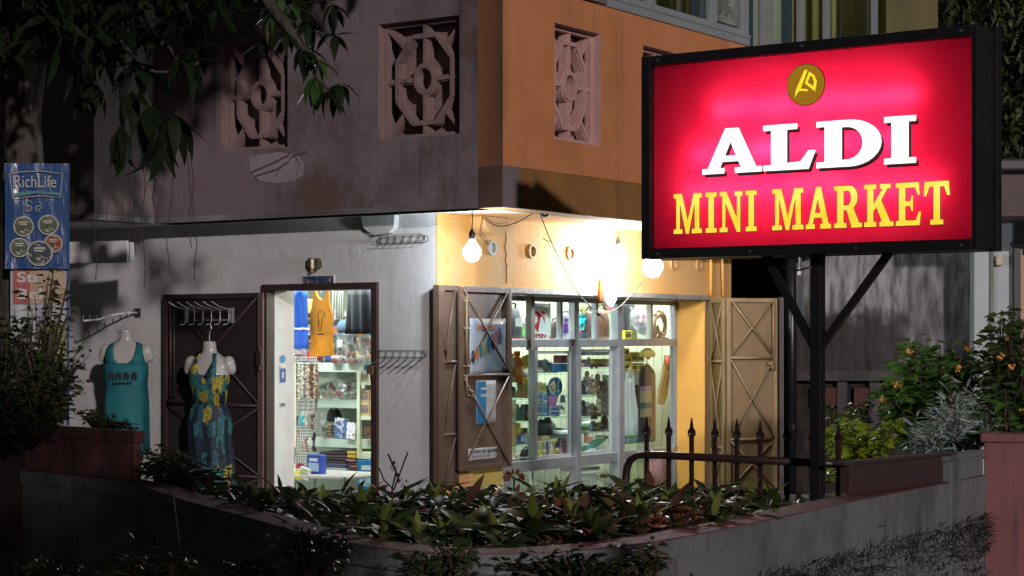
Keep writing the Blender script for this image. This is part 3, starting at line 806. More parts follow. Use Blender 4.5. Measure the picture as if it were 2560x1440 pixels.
bulb(1632, 668, Yb, HS, "bright bulb half hidden by the lower left corner of the red sign", 58, 0.08)

# cooler tube lamps inside the shop
def tube_lamp(r, l, z, length, alongR, power, label, tilt=0.0):
    t = thing("tube_lamp", label, "tube lamp", B(r, l, z), ROTR + (0 if alongR else math.pi/2), "tube lamps lighting the shop inside")
    m_ = MB(); m_.tube([(-length/2, 0, 0), (length/2, 0, 0)], 0.013, 10); m_.build("tube", emit("tube_glow", (0.86, 1.0, 0.94), 8.0), t, smooth=True)
    m_ = MB(); m_.box(-length/2-0.03, -0.03, 0.02, length/2+0.03, 0.03, 0.05); m_.box(-length/2-0.03, -0.014, -0.015, -length/2, 0.014, 0.02); m_.box(length/2, -0.014, -0.015, length/2+0.03, 0.014, 0.02)
    m_.build("batten", M_white_smooth, t)
    la = bpy.data.lights.new("tube_light", 'AREA'); la.shape = 'RECTANGLE'; la.size = length; la.size_y = 0.06; la.energy = power; la.color = (0.92, 1.0, 0.97)
    lo = bpy.data.objects.new("tube_light", la); col.objects.link(lo); lo.parent = t; lo.location = (0, 0, -0.02); lo.rotation_euler = (tilt, 0, 0)
tube_lamp(0.85, 2.1, 2.44, 1.2, False, 50, "tube lamp on the shop ceiling behind the left doorway")
tube_lamp(2.0, 0.355, 2.44, 1.3, True, 52, "tube lamp on the shop ceiling behind the left part of the display window", 0.35)
tube_lamp(3.45, 0.355, 2.44, 1.1, True, 38, "tube lamp on the shop ceiling behind the right part of the display window", 0.35)
# dim lamp in the upstairs room (lit windows)
def ceiling_lamp(r, l, z, power, label):
    t = thing("ceiling_lamp", label, "ceiling lamp", B(r, l, z), 0)
    m_ = MB(); m_.ball((0, 0, 0), 0.07, 12, 8); m_.build("globe", emit("warm_globe", (1.0, 0.82, 0.4), 3.0), t, smooth=True)
    m_ = MB(); m_.lathe([(0.05, 0.06), (0.05, 0.09)], 12); m_.build("holder", M_white_smooth, t)
    la = bpy.data.lights.new("room_light", 'POINT'); la.energy = power; la.color = (1.0, 0.88, 0.5); la.shadow_soft_size = 0.1
    lo = bpy.data.objects.new("room_light", la); col.objects.link(lo); lo.parent = t; lo.location = (0, 0, -0.09)
ceiling_lamp(2.4, 0.3, 6.2, 45, "dim warm lamp of the upstairs room behind the long windows")
ceiling_lamp(BR+0.4, OR-0.7, 5.7, 26, "dim warm lamp inside the glazed bay above the red sign")

# ================================================================ the sign
def slabs():
    t = 0.12
    D = {}
    def arc(cx, cy, rx, ry, a0, a1, n=8):
        return [(cx+rx*math.cos(R(a0+(a1-a0)*i/n)), cy+ry*math.sin(R(a0+(a1-a0)*i/n))) for i in range(n+1)]
    D['I'] = (0.56, [[(0,0),(.56,0),(.56,t),(.43,t),(.43,1-t),(.56,1-t),(.56,1),(0,1),(0,1-t),(.13,1-t),(.13,t),(0,t)]])
    D['L'] = (0.92, [[(0,0),(.80,0),(.92,.40),(.80,.40),(.66,.17),(.42,.15),(.42,1-t),(.60,1-t),(.60,1),(0,1),(0,1-t),(.14,1-t),(.14,t),(0,t)]])
    D['D'] = (1.02, [[(0,0),(.52,0)]+arc(.52,.5,.50,.5,-80,80,12)+[(.52,1),(0,1),(0,1-t),(.13,1-t),(.13,t),(0,t)],
                     [(.40,.15),(.48,.15)]+arc(.48,.5,.25,.35,-75,75,10)+[(.48,.85),(.40,.85)]])
    D['A'] = (1.08, [[(0,0),(.40,0),(.40,t),(.32,t),(.365,.26),(.66,.26),(.71,t),(.60,t),(.60,0),(1.08,0),(1.08,t),(.98,t),(.66,1),(.42,1),(.10,t),(0,t)],
                     [(.41,.39),(.62,.39),(.515,.70)]])
    D['M'] = (1.0, [[(0,0),(.32,0),(.32,t),(.23,t),(.23,.72),(.43,0),(.55,0),(.74,.72),(.74,t),(.64,t),(.64,0),(1,0),(1,t),(.92,t),(.92,1-t),(1,1-t),(1,1),(.70,1),(.50,.34),(.30,1),(0,1),(0,1-t),(.09,1-t),(.09,t),(0,t)]])
    D['N'] = (0.96, [[(0,0),(.34,0),(.34,t),(.25,t),(.25,.70),(.70,0),(.87,0),(.87,1-t),(.96,1-t),(.96,1),(.62,1),(.62,1-t),(.71,1-t),(.71,.36),(.29,1),(0,1),(0,1-t),(.10,1-t),(.10,t),(0,t)]])
    D['R'] = (1.0, [[(0,0),(.45,0),(.45,t),(.35,t),(.35,.42),(.44,.42),(.62,0),(1,0),(1,t),(.90,t),(.70,.47)]+arc(.56,.72,.29,.28,-50,80,8)+[(.52,1),(0,1),(0,1-t),(.10,1-t),(.10,t),(0,t)],
                    [(.35,.54),(.48,.54)]+arc(.48,.705,.12,.165,-80,80,6)+[(.48,.87),(.35,.87)]])
    D['K'] = (1.05, [[(0,0),(.44,0),(.44,t),(.34,t),(.34,.36),(.43,.46),(.62,t),(.54,t),(.54,0),(1.05,0),(1.05,t),(.94,t),(.62,.62),(.84,1-t),(.95,1-t),(.95,1),(.56,1),(.56,1-t),(.64,1-t),(.34,.54),(.34,1-t),(.44,1-t),(.44,1),(0,1),(0,1-t),(.10,1-t),(.10,t),(0,t)]])
    D['E'] = (0.90, [[(0,0),(.84,0),(.90,.32),(.80,.32),(.70,.13),(.35,.13),(.35,.45),(.50,.45),(.55,.33),(.62,.33),(.62,.69),(.55,.69),(.50,.57),(.35,.57),(.35,.87),(.68,.87),(.76,.70),(.86,.70),(.82,1),(0,1),(0,1-t),(.10,1-t),(.10,t),(0,t)]])
    D['T'] = (0.95, [[(.24,0),(.71,0),(.71,t),(.60,t),(.60,.87),(.72,.87),(.83,.66),(.95,.66),(.91,1),(.04,1),(0,.66),(.12,.66),(.23,.87),(.35,.87),(.35,t),(.24,t)]])
    return D
GLYPH = slabs()
SL = Vector((0.777, 10.3)); SRp = Vector((2.279, 9.272))
SD = (SRp-SL); SW = SD.length; SROT = math.atan2(SD.y, SD.x)
sdir = SD.normalized()
def on_sign(px, py):
    k = (px-CX)/F
    s = (k*SL.y-SL.x)/(sdir.x-k*sdir.y)
    Y = SL.y+sdir.y*s
    return s, zat(py, Y)
SZ0, SZ1 = 2.198, 3.193
sg = thing("shop_sign", "large lit red sign board reading ALDI MINI MARKET on a black steel post", "sign", (SL.x+sdir.x*SW/2, SL.y+sdir.y*SW/2, 0.86), SROT)
# local frame of the sign: x along the face from its middle, y into the box, z up from the post foot
def sx(s): return s-SW/2
ZB = 0.86
z0s, z1s = SZ0-ZB, SZ1-ZB
DEP = 0.20
def red_face():
    m = bpy.data.materials.new("red_translucent_acrylic"); m.use_nodes = True
    n = m.node_tree; n.nodes.clear(); L = n.links
    o = n.nodes.new('ShaderNodeOutputMaterial'); t = n.nodes.new('ShaderNodeBsdfTranslucent')
    tc = n.nodes.new('ShaderNodeTexCoord'); nz = n.nodes.new('ShaderNodeTexNoise'); nz.inputs['Scale'].default_value = 5; nz.inputs['Detail'].default_value = 6
    L.new(tc.outputs['Object'], nz.inputs[0])
    r = n.nodes.new('ShaderNodeValToRGB')
    r.color_ramp.elements[0].position = 0.35; r.color_ramp.elements[0].color = (0.74, 0.008, 0.042, 1)
    r.color_ramp.elements[1].position = 0.7; r.color_ramp.elements[1].color = (0.80, 0.014, 0.052, 1)
    L.new(nz.outputs[0], r.inputs[0]); L.new(r.outputs[0], t.inputs[0])
    g_ = n.nodes.new('ShaderNodeBsdfGlossy'); g_.inputs['Roughness'].default_value = 0.15; g_.inputs[0].default_value = (1, 1, 1, 1)
    mx = n.nodes.new('ShaderNodeMixShader'); mx.inputs[0].default_value = 0.03
    L.new(t.outputs[0], mx.inputs[1]); L.new(g_.outputs[0], mx.inputs[2]); L.new(mx.outputs[0], o.inputs[0])
    return m
M_red = red_face()
m_ = MB(); m_.quad((sx(0), 0.002, z0s), (sx(SW), 0.002, z0s), (sx(SW), 0.002, z1s), (sx(0), 0.002, z1s)); m_.build("face_panel", M_red, sg)
# white lined box
m_ = MB()
m_.box(sx(-0.02), 0.006, z0s-0.02, sx(0), DEP-0.01, z1s+0.02).box(sx(SW), 0.006, z0s-0.02, sx(SW+0.02), DEP-0.01, z1s+0.02)
m_.box(sx(0), 0.006, z0s-0.02, sx(SW), DEP-0.01, z0s).box(sx(0), 0.006, z1s, sx(SW), DEP-0.01, z1s+0.02).box(sx(-0.02), DEP-0.01, z0s-0.02, sx(SW+0.02), DEP-0.002, z1s+0.02)
m_.build("box_lining", mat("sign_lining", (0.42, 0.42, 0.42), 0.8), sg)
for i, (za, xa, xb) in enumerate(((0.30, 0.10, 0.62), (0.52, 0.34, 0.80), (0.50, 0.12, 0.42), (0.74, 0.20, 0.84), (0.27, 0.62, 0.90))):
    m_ = MB(); z = z0s+(z1s-z0s)*za
    m_.tube([(sx(SW*xa), 0.062, z), (sx(SW*xb), 0.062, z+0.0)], 0.012, 10)
    m_.build("tube", emit("sign_tube_glow", (1.0, 0.97, 0.97), 24.0 if i != 3 else 15.0), sg)
# black frames
m_ = MB(); b = 0.055
m_.box(sx(-b), -0.045, z0s-b, sx(0.0), 0.10, z1s+b).box(sx(SW), -0.045, z0s-b, sx(SW+b*0.6), 0.10, z1s+b)
m_.box(sx(0), -0.045, z0s-b, sx(SW), 0.10, z0s).box(sx(0), -0.045, z1s, sx(SW), 0.10, z1s+b)
m_.build("front_frame", M_black, sg, bevel=0.004)
m_ = MB()
m_.box(sx(-b+0.012), 0.10, z0s-b+0.014, sx(-0.021), DEP-0.03, z1s+b-0.014).box(sx(SW+0.021), 0.10, z0s-b+0.014, sx(SW+b*0.6-0.01), DEP-0.03, z1s+b-0.014)
m_.box(sx(-0.02), 0.10, z0s-b+0.014, sx(SW+0.02), DEP-0.03, z0s-0.021).box(sx(-0.02), 0.10, z1s+0.021, sx(SW+0.02), DEP-0.03, z1s+b-0.014)
m_.build("case", M_black, sg)
m_ = MB()
m_.box(sx(-b), DEP-0.03, z0s-b, sx(SW+b), DEP+0.03, z0s).box(sx(-b), DEP-0.03, z1s, sx(SW+b), DEP+0.03, z1s+b+0.015)
m_.box(sx(-b), DEP-0.03, z0s, sx(0), DEP+0.03, z1s).box(sx(SW), DEP-0.03, z0s, sx(SW+b), DEP+0.03, z1s); m_.box(sx(0), DEP-0.001, z0s, sx(SW), DEP+0.01, z1s)
m_.build("back_frame", M_black, sg, bevel=0.004)
# steel post with its two braces
py_ = 0.13
pm = 0.005
m_ = MB(); m_.box(pm-0.031, py_-0.031, -0.25, pm+0.031, py_+0.031, z0s-b+0.01); m_.build("post", M_black, sg, bevel=0.004)
m_ = MB(); m_.tube([(pm-0.02, py_-0.035, z0s-b-0.06), (pm-0.10, py_-0.02, z0s-b-0.075), (pm-0.20, py_-0.01, z0s-b-0.055), (pm-0.27, py_, z0s-b-0.005)], 0.006, 6); m_.build("power_cable", M_wire, sg, smooth=True)
for bx_, bz_ in ((-0.86, z0s-0.03), (-0.3, z0s-0.03), (0.3, z0s-0.03), (0.86, z0s-0.03), (-0.86, z1s+0.03), (0.0, z1s+0.03), (0.86, z1s+0.03)):
    m_ = MB(); m_.lathe([(0.008, -0.051), (0.008, -0.0455)], 8, (bx_, 0, bz_), axis='y'); m_.build("screw", mat("worn_screw", (0.20, 0.20, 0.21), 0.4, metal=0.7), sg)
zj = 1.685-ZB
for s_, xe in ((-1, -0.30), (1, 0.40)):
    m_ = MB(); m_.bar((pm+s_*0.02, py_, zj-0.02), (pm+xe, py_, z0s-b+0.005), 0.042, 0.035, (0, 1, 0)); m_.build("brace", M_black, sg)
m_ = MB(); m_.box(pm-0.10, py_-0.10, -0.27, pm+0.10, py_+0.10, -0.25); m_.build("base_plate", M_black, sg)

E_white = emit("lit_white_letter", (1.0, 1.0, 1.0), 1.6)
def lit_yellow():
    m = bpy.data.materials.new("lit_yellow_letter"); m.use_nodes = True
    n = m.node_tree; n.nodes.clear(); L = n.links
    o = n.nodes.new('ShaderNodeOutputMaterial'); e = n.nodes.new('ShaderNodeEmission')
    tc = n.nodes.new('ShaderNodeTexCoord'); nz = n.nodes.new('ShaderNodeTexNoise'); nz.inputs['Scale'].default_value = 3.5; nz.inputs['Detail'].default_value = 2
    L.new(tc.outputs['Object'], nz.inputs[0]); r = n.nodes.new('ShaderNodeValToRGB')
    r.color_ramp.elements[0].position = 0.38; r.color_ramp.elements[0].color = (1.0, 0.56, 0.015, 1)
    r.color_ramp.elements[1].position = 0.62; r.color_ramp.elements[1].color = (1.0, 0.84, 0.16, 1)
    L.new(nz.outputs[0], r.inputs[0]); L.new(r.outputs[0], e.inputs[0]); e.inputs[1].default_value = 1.15
    L.new(e.outputs[0], o.inputs[0]); return m
E_yellow = lit_yellow()
M_shadow = mat("dark_letter_edge", (0.06, 0.008, 0.015), 0.6)
M_outline = mat("deep_red_outline", (0.22, 0.006, 0.02), 0.6)
def letter(ch, px0, py0, px1, py1, m, shadow=None, outline=None):
    gw, loops = GLYPH[ch]
    a, zb_ = on_sign(px0, py1); c_, zt_ = on_sign(px1, py0)
    w_, h_ = c_-a, zt_-zb_
    lp = [[(x/gw*w_, z*h_) for x, z in l] for l in loops]
    root = curve_mesh("letter", lp, m, sg, 0.002, (sx(a), -0.012, zb_-ZB))
    root['label'] = "letter " + ch
    if shadow: curve_mesh("letter_shadow", [[(x+0.012, z-0.017) for x, z in l] for l in lp], shadow, root, 0.0015, (0, 0.007, 0))
    if outline:
        mb = MB()
        for l in lp: mb.tube([(x, 0.0005, z) for x, z in l]+[(l[0][0], 0.0005, l[0][1]), (l[1][0], 0.0005, l[1][1])], 0.0035, 5)
        mb.build("letter_outline", outline, root)
# baselines follow one level line on the board
zA0 = on_sign(1759, 437)[1]; zA1 = on_sign(2291, 288)[1]
def py_at(px, z):
    k = (px-CX)/F; s = (k*SL.y-SL.x)/(sdir.x-k*sdir.y); Y = SL.y+sdir.y*s
    return YH-(z-CZ)/Y*F
for ch, a, b_ in (("A", 1759, 1907), ("L", 1911, 2041), ("D", 2044, 2206), ("I", 2213, 2292)):
    letter(ch, a, py_at(b_, zA1), b_, py_at(a, zA0), E_white, shadow=M_shadow)
zM0 = on_sign(1688, 586)[1]; zM1 = on_sign(2376, 451)[1]
for ch, a, b_ in (("M", 1687, 1758), ("I", 1767, 1795), ("N", 1802, 1860), ("I", 1867, 1895), ("M", 1933, 2012), ("A", 2017, 2081), ("R", 2088, 2158), ("K", 2163, 2237), ("E", 2242, 2306), ("T", 2311, 2378)):
    letter(ch, a, py_at(b_, zM1), b_, py_at(a, zM0), E_yellow, outline=M_outline)
# round gold emblem
ex, ez = on_sign(2016, 212)
m_ = MB(); m_.lathe([(0.111, -0.007), (0.111, -0.004)], 40, axis='y')
em = m_.build("emblem", M_outline, sg); em.location = (sx(ex), 0, ez-ZB)
m_ = MB(); m_.lathe([(0.106, -0.011), (0.106, -0.0075)], 40, axis='y'); m_.build("emblem_disc", emit("lit_gold", (0.42, 0.20, 0.015), 0.75), em)
E_em = emit("lit_emblem_yellow", (1.0, 0.78, 0.03), 1.0)
strokes = [[(-0.028, 0.0), (-0.004, 0.075), (0.012, 0.078), (-0.020, -0.022), (0.020, -0.030), (0.012, -0.040), (-0.038, -0.030), (-0.058, -0.048)],
           ]
curve_mesh("emblem_stroke", [[(-0.004, 0.076), (0.013, 0.076), (-0.026, -0.020), (0.010, -0.024), (0.016, -0.036), (-0.034, -0.030), (-0.060, -0.062), (-0.052, -0.022)]], E_em, em, 0.001, (0, -0.014, 0))
curve_mesh("emblem_stroke", [[(0.022, 0.066), (0.050, 0.046), (0.066, 0.012), (0.056, -0.040), (-0.002, 0.006)],
                             [(0.028, 0.046), (0.042, 0.034), (0.050, 0.010), (0.045, -0.012), (0.014, 0.010)]], E_em, em, 0.001, (0, -0.014, 0))

# ================================================================ planter wall along the street
WT = 0.90
outer = [(-5.4, 14.0), (-4.5, 13.0), (-3.7, 12.2), (-3.02, 11.52), (-2.5, 10.97), (-2.07, 10.32), (-1.60, 9.275), (-1.167, 8.387), (-0.86, 7.75), (-0.566, 7.28), (-0.30, 7.05), (-0.06, 7.01), (0.20, 7.10), (0.56, 7.427), (1.032, 8.15), (1.66, 9.25), (2.445, 10.52), (2.80, 11.10)]
def catmull(P, k=6):
    out = []
    for i in range(len(P)-1):
        p0 = Vector(P[max(i-1, 0)]); p1 = Vector(P[i]); p2 = Vector(P[i+1]); p3 = Vector(P[min(i+2, len(P)-1)])
        for j in range(k):
            t = j/k
            out.append(0.5*((2*p1)+(p2-p0)*t+(2*p0-5*p1+4*p2-p3)*t*t+(3*p1-p0-3*p2+p3)*t**3))
    out.append(Vector(P[-1])); return out
OP = catmull(outer)
NR = []
for i, p in enumerate(OP):
    t = (OP[min(i+1, len(OP)-1)]-OP[max(i-1, 0)]).normalized(); NR.append(Vector((-t.y, t.x)))
def band(off0, z0, off1, z1, close=True):
    """solid strip between two offsets from the wall's outer line"""
    m_ = MB(); b0 = 0
    for p, n in zip(OP, NR):
        a = p+n*off0; b_ = p+n*off1
        m_.v += [(a.x, a.y, z0), (b_.x, b_.y, z0), (b_.x, b_.y, z1), (a.x, a.y, z1)]
    for i in range(len(OP)-1):
        for q in range(4):
            m_.f.append((4*i+q, 4*i+(q+1) % 4, 4*i+4+(q+1) % 4, 4*i+4+q))
    m_.f.append((0, 1, 2, 3)); e = 4*(len(OP)-1); m_.f.append((e, e+1, e+2, e+3))
    return m_
pw = thing("planter_wall", "long curved grey cement planter wall with red oxide top in the foreground", "wall", (0, 8, 0))
def parent_keep(o, p):
    o.parent = p; o.matrix_parent_inverse = Matrix.Translation(-Vector(p.location)); return o
for nm, args, m in (("wall_face", (0.012, -0.3, 0.17, WT-0.075), M_grey_render), ("coping", (0.0, WT-0.075, 0.18, WT), M_grey_render), ("coping_paint", (0.004, WT, 0.176, WT+0.006), M_wall_cap)):
    parent_keep(band(*args).build(nm, m), pw)
# soil inside the planter
sp = MB(); ins = [p+n*0.17 for p, n in zip(OP, NR)]
pts = [(p.x, p.y, 0.70) for p in ins[12:]]+[(2.6, 12.6, 0.70), (1.2, 12.3, 0.66), (0.3, 11.3, 0.66), (-0.8, 11.6, 0.66), (-2.2, 12.6, 0.66), (-3.6, 14.3, 0.66)]
sp.poly(pts); tag(sp.build("soil", M_soil), kind='structure')
# maroon step that stands on the wall at the left
def seg_box(p, q, thick, z0, z1, side=1):
    p = Vector(p); q = Vector(q); t = (q-p).normalized(); n = Vector((-t.y, t.x))*side*thick
    m_ = MB(); c_ = [p, q, q+n, p+n]
    m_.v = [(v.x, v.y, z0) for v in c_]+[(v.x, v.y, z1) for v in c_]
    m_.f = [(0, 3, 2, 1), (4, 5, 6, 7), (0, 1, 5, 4), (1, 2, 6, 5), (2, 3, 7, 6), (3, 0, 4, 7)]
    return m_
ws = thing("parapet_step", "stained maroon block standing on the left end of the planter wall", "wall", (-2.9, 12, WT))
s0, s1 = Wp(62, 0, 11.5), Wp(336, 0, 10.62)
a2, b2 = (s0.x, s0.y), (s1.x, s1.y)
parent_keep(seg_box(b2, a2, 0.05, WT+0.006, 1.115, -1).build("block", M_maroon, bevel=0.01), ws)
t_ = (Vector(b2)-Vector(a2)).normalized()
o_ = Vector((t_.y, -t_.x))*0.02
parent_keep(seg_box(Vector(b2)-o_*0.5-t_*0.01, Vector(a2)-o_*0.5, 0.07, 1.115, 1.185, -1).build("cap", M_maroon, bevel=0.008), ws)
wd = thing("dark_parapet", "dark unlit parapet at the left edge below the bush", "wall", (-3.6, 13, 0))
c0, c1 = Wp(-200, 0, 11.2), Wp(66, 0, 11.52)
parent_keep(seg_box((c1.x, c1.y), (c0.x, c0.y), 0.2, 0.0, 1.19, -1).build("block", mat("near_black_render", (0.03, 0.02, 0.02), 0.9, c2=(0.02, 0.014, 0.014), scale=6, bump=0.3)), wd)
# raised dark panel and grey pier at the right end
rp = thing("raised_planter_edge", "dark brown raised edge and grey pier at the right end of the planter wall", "wall", (2.2, 10.4, WT))
p0, p1, p2 = Wp(2122, 0, 9.72), Wp(2380, 0, 10.64), Wp(2378, 0, 10.53)
parent_keep(seg_box((p0.x, p0.y), (p1.x, p1.y), 0.05, WT+0.006, 1.055, 1).build("panel", mat("dark_brown_render", (0.045, 0.024, 0.022), 0.8, c2=(0.03, 0.018, 0.018), scale=6, bump=0.3)), rp)
p3 = Wp(2458, 0, 11.13)
parent_keep(seg_box((p2.x, p2.y), (p3.x, p3.y), 0.06, 0.2, 1.02, 1).build("pier", M_grey_render, bevel=0.006), rp)

parent_keep(seg_box((p0.x-0.03, p0.y-0.06), (p1.x+0.02, p1.y-0.03), 0.075, 1.055, 1.072, 1).build("top_rim", MATS["dark_brown_render"]), rp)
parent_keep(seg_box((p2.x-0.02, p2.y-0.01), (p3.x+0.01, p3.y+0.01), 0.08, 1.02, 1.05, 1).build("pier_cap", M_grey_render, bevel=0.004), rp)
pl = thing("rose_pillar", "rose pink plastered pillar with cap at the right edge of the scene", "pillar", (2.9, 10.6, 0))
k0 = Wp(2460, 0, 11.25)
m_ = MB(); m_.box(0, 0, 0, 0.66, 0.5, 1.09); o = m_.build("shaft", M_pillar, None, bevel=0.008); parent_keep(o, pl); o.location = (k0.x, k0.y, 0); o.rotation_euler = (0, 0, -0.26)
m_ = MB(); m_.box(-0.02, -0.02, 1.09, 0.70, 0.52, 1.141); o = m_.build("cap", M_pillar, None, bevel=0.008); parent_keep(o, pl); o.location = (k0.x, k0.y, 0); o.rotation_euler = (0, 0, -0.26)

# ================================================================ spear fence behind the planter
FA, FB = Wp(1600, 0, 10.77), Wp(2124, 0, 9.9)
fd = Vector((FB.x-FA.x, FB.y-FA.y)); fl = fd.length; fa = math.atan2(fd.y, fd.x); fu = fd.normalized()
M_rail = mat("dark_oxide_pipe", (0.035, 0.018, 0.018), 0.4, c2=(0.022, 0.012, 0.012), scale=10, bump=0.15)
fence = thing("spear_fence", "low dark iron fence of spear topped bars on a bent pipe rail", "fence", (FA.x, FA.y, 0), fa)
RZ = 1.045
pts = [(-0.10, 0, 0.5), (-0.10, 0, 0.90), (-0.095, 0, 0.96), (-0.07, 0, 1.01), (-0.02, 0, 1.04), (0.05, 0, RZ+0.002), (fl, 0, RZ)]
m_ = MB(); m_.tube(pts, 0.022, 12); m_.build("pipe_rail", M_rail, fence, smooth=True)
sp_me = MB()
sp_me.box(-0.010, -0.010, 0.5, 0.010, 0.010, 1.155)
sp_me.lathe([(0.013, 1.150), (0.017, 1.158), (0.017, 1.165), (0.010, 1.172)], 8)
sp_me.prism([(x*0.82, z) for x, z in ((-.006, 1.165), (.006, 1.165), (.008, 1.184), (.020, 1.176), (.024, 1.160), (.029, 1.174), (.027, 1.190), (.014, 1.202), (.010, 1.210), (.009, 1.224), (0, 1.262), (-.009, 1.224), (-.010, 1.210), (-.014, 1.202), (-.027, 1.190), (-.029, 1.174), (-.024, 1.160), (-.020, 1.176), (-.008, 1.184))], -0.006, 0.006)
spear = sp_me.mesh("spear_bar", M_rail)
for px in (1605, 1660, 1717, 1775, 1830, 1888, 1955, 2018, 2083):
    k = (px-CX)/F
    s = (k*(FA.y+0.04)-FA.x)/(fu.x-k*fu.y)
    shared("spear_bar", spear, fence, (s, 0.041, 0))
# ================================================================ exterior things on and around the facades
def lbox(name, m, parent, *a, **k):
    mb = MB(); mb.box(*a); return mb.build(name, m, parent, **k)

# blank white fascia box and the wall return behind the banner
p = Wp(172, 0, 13.75); q = Wp(318, 0, 13.55)
bx = thing("fascia_box", "blank white fascia box jutting out beside the blue banner", "fascia", (p.x, p.y, 0), math.atan2(q.y-p.y, q.x-p.x))
w_ = math.hypot(q.x-p.x, q.y-p.y)
lbox("panel", M_white_smooth, bx, -0.25, 0, zat(657, 13.6), w_, 0.03, zat(602, 13.6), bevel=0.006)
lbox("back_case", M_white_smooth, bx, -0.25, 0.032, zat(657, 13.6)+0.01, w_-0.01, 0.10, zat(602, 13.6)-0.01)
lbox("mounting_beam", M_soffit, bx, -0.3, 0.06, zat(602, 13.6), -0.1, 0.14, 2.568)

# pegged rails and wire racks
def hook_rail(name, label, loc, rot, group):
    """six pronged wall rack of bent wire hooks"""
    t = thing(name, label, "rack", loc, rot, group)
    w_ = 0.46
    m_ = MB()
    for z in (0.0, 0.075): m_.tube([(-w_/2, -0.02, z), (w_/2, -0.02, z)], 0.004, 6)
    m_.build("cross_wire", M_greywire, t, smooth=True)
    for x in (-w_/2, w_/2): lbox("end_plate", M_greywire, t, x-0.012, -0.026, -0.02, x+0.012, -0.002, 0.09)
    hk = MB(); hk.tube([(-0.035, -0.17, 0.13), (-0.02, -0.12, 0.10), (0, -0.035, 0.08), (0, -0.03, 0.0), (0, -0.045, -0.03), (0, -0.09, -0.035)], 0.0042, 6)
    hk.ball((-0.035, -0.17, 0.13), 0.008, 8, 6)
    me = hk.mesh("hook", M_greywire, True)
    for i in range(6): shared("hook", me, t, (-w_/2+0.015+i*(w_-0.03)/5, 0, 0))
    return t
lc = on_left(528, -0.09)
hook_rail("hook_rack", "six hook wire rack on the dark door leaf above the printed dress", B(-0.10, lc, zl(528, 800, -0.15)), ROTL, "six pronged wire racks")
def black_rack(label, l, z, drop):
    t = thing("wire_rack", label, "rack", B(-0.004, l, z), ROTL)
    w_ = 0.40
    m_ = MB()
    for zz in (0.0, 0.045):
        m_.tube([(-w_/2, -0.02, zz), (w_/2, -0.02, zz)], 0.003, 6)
    m_.tube([(w_/2, -0.02, 0.045), (w_/2+0.018, -0.02, 0.035), (w_/2+0.02, -0.02, 0.012), (w_/2, -0.02, 0)], 0.003, 6)
    m_.tube([(-w_/2, -0.02, 0.045), (-w_/2-0.018, -0.02, 0.035), (-w_/2-0.02, -0.02, 0.012), (-w_/2, -0.02, 0)], 0.003, 6)
    m_.build("frame_wire", M_wire, t, smooth=True)
    for i in range(7):
        x = -w_/2+0.01+i*(w_-0.02)/6
        m_ = MB()
        if drop: m_.tube([(x, -0.02, 0.045), (x, -0.026, 0.0), (x-0.01, -0.05, -0.03), (x-0.045, -0.12, -0.075)], 0.003, 6)
        else: m_.tube([(x, -0.02, 0.045), (x, -0.024, 0.0), (x-0.02, -0.05, -0.012), (x-0.04, -0.08, -0.002)], 0.003, 6)
        m_.build("prong", M_wire, t, smooth=True)
black_rack("small dark wire rack on the grey wall just under the broken beam stub", on_left(1012, 0), zl(1012, 608), False)
black_rack("dark wire rack with long drooping prongs between the doorway and the corner", on_left(1008, 0), zl(1008, 893), True)

# waterfall hanging arm over the teal top
t = thing("hanger_rail", "white bent waterfall hanging arm on the wall above the teal top", "hanging rail", B(0, on_left(345, 0), zl(345, 782)), ROTL)
lbox("wall_plate", mat("dark_plate", (0.04, 0.04, 0.045), 0.5), t, -0.03, -0.012, -0.035, 0.03, 0.0, 0.035)
pts = [(-0.00, -0.01, 0.0), (-0.02, -0.10, 0.0), (-0.05, -0.22, -0.02), (-0.08, -0.34, -0.055), (-0.11, -0.46, -0.065)]
m_ = MB(); m_.tube(pts, 0.008, 8); m_.build("arm", M_white_smooth, t, smooth=True)
pg = MB(); pg.tube([(0, 0, 0), (0, 0, 0.03)], 0.004, 6); pg.ball((0, 0, 0.033), 0.006, 8, 5); me = pg.mesh("peg", M_greywire, True)
for i in range(9):
    k = 0.08+i*0.115; seg = k*4; j = min(3, int(seg)); f_ = seg-j
    a = Vector(pts[j]).lerp(Vector(pts[j+1]), f_); shared("peg", me, t, a)

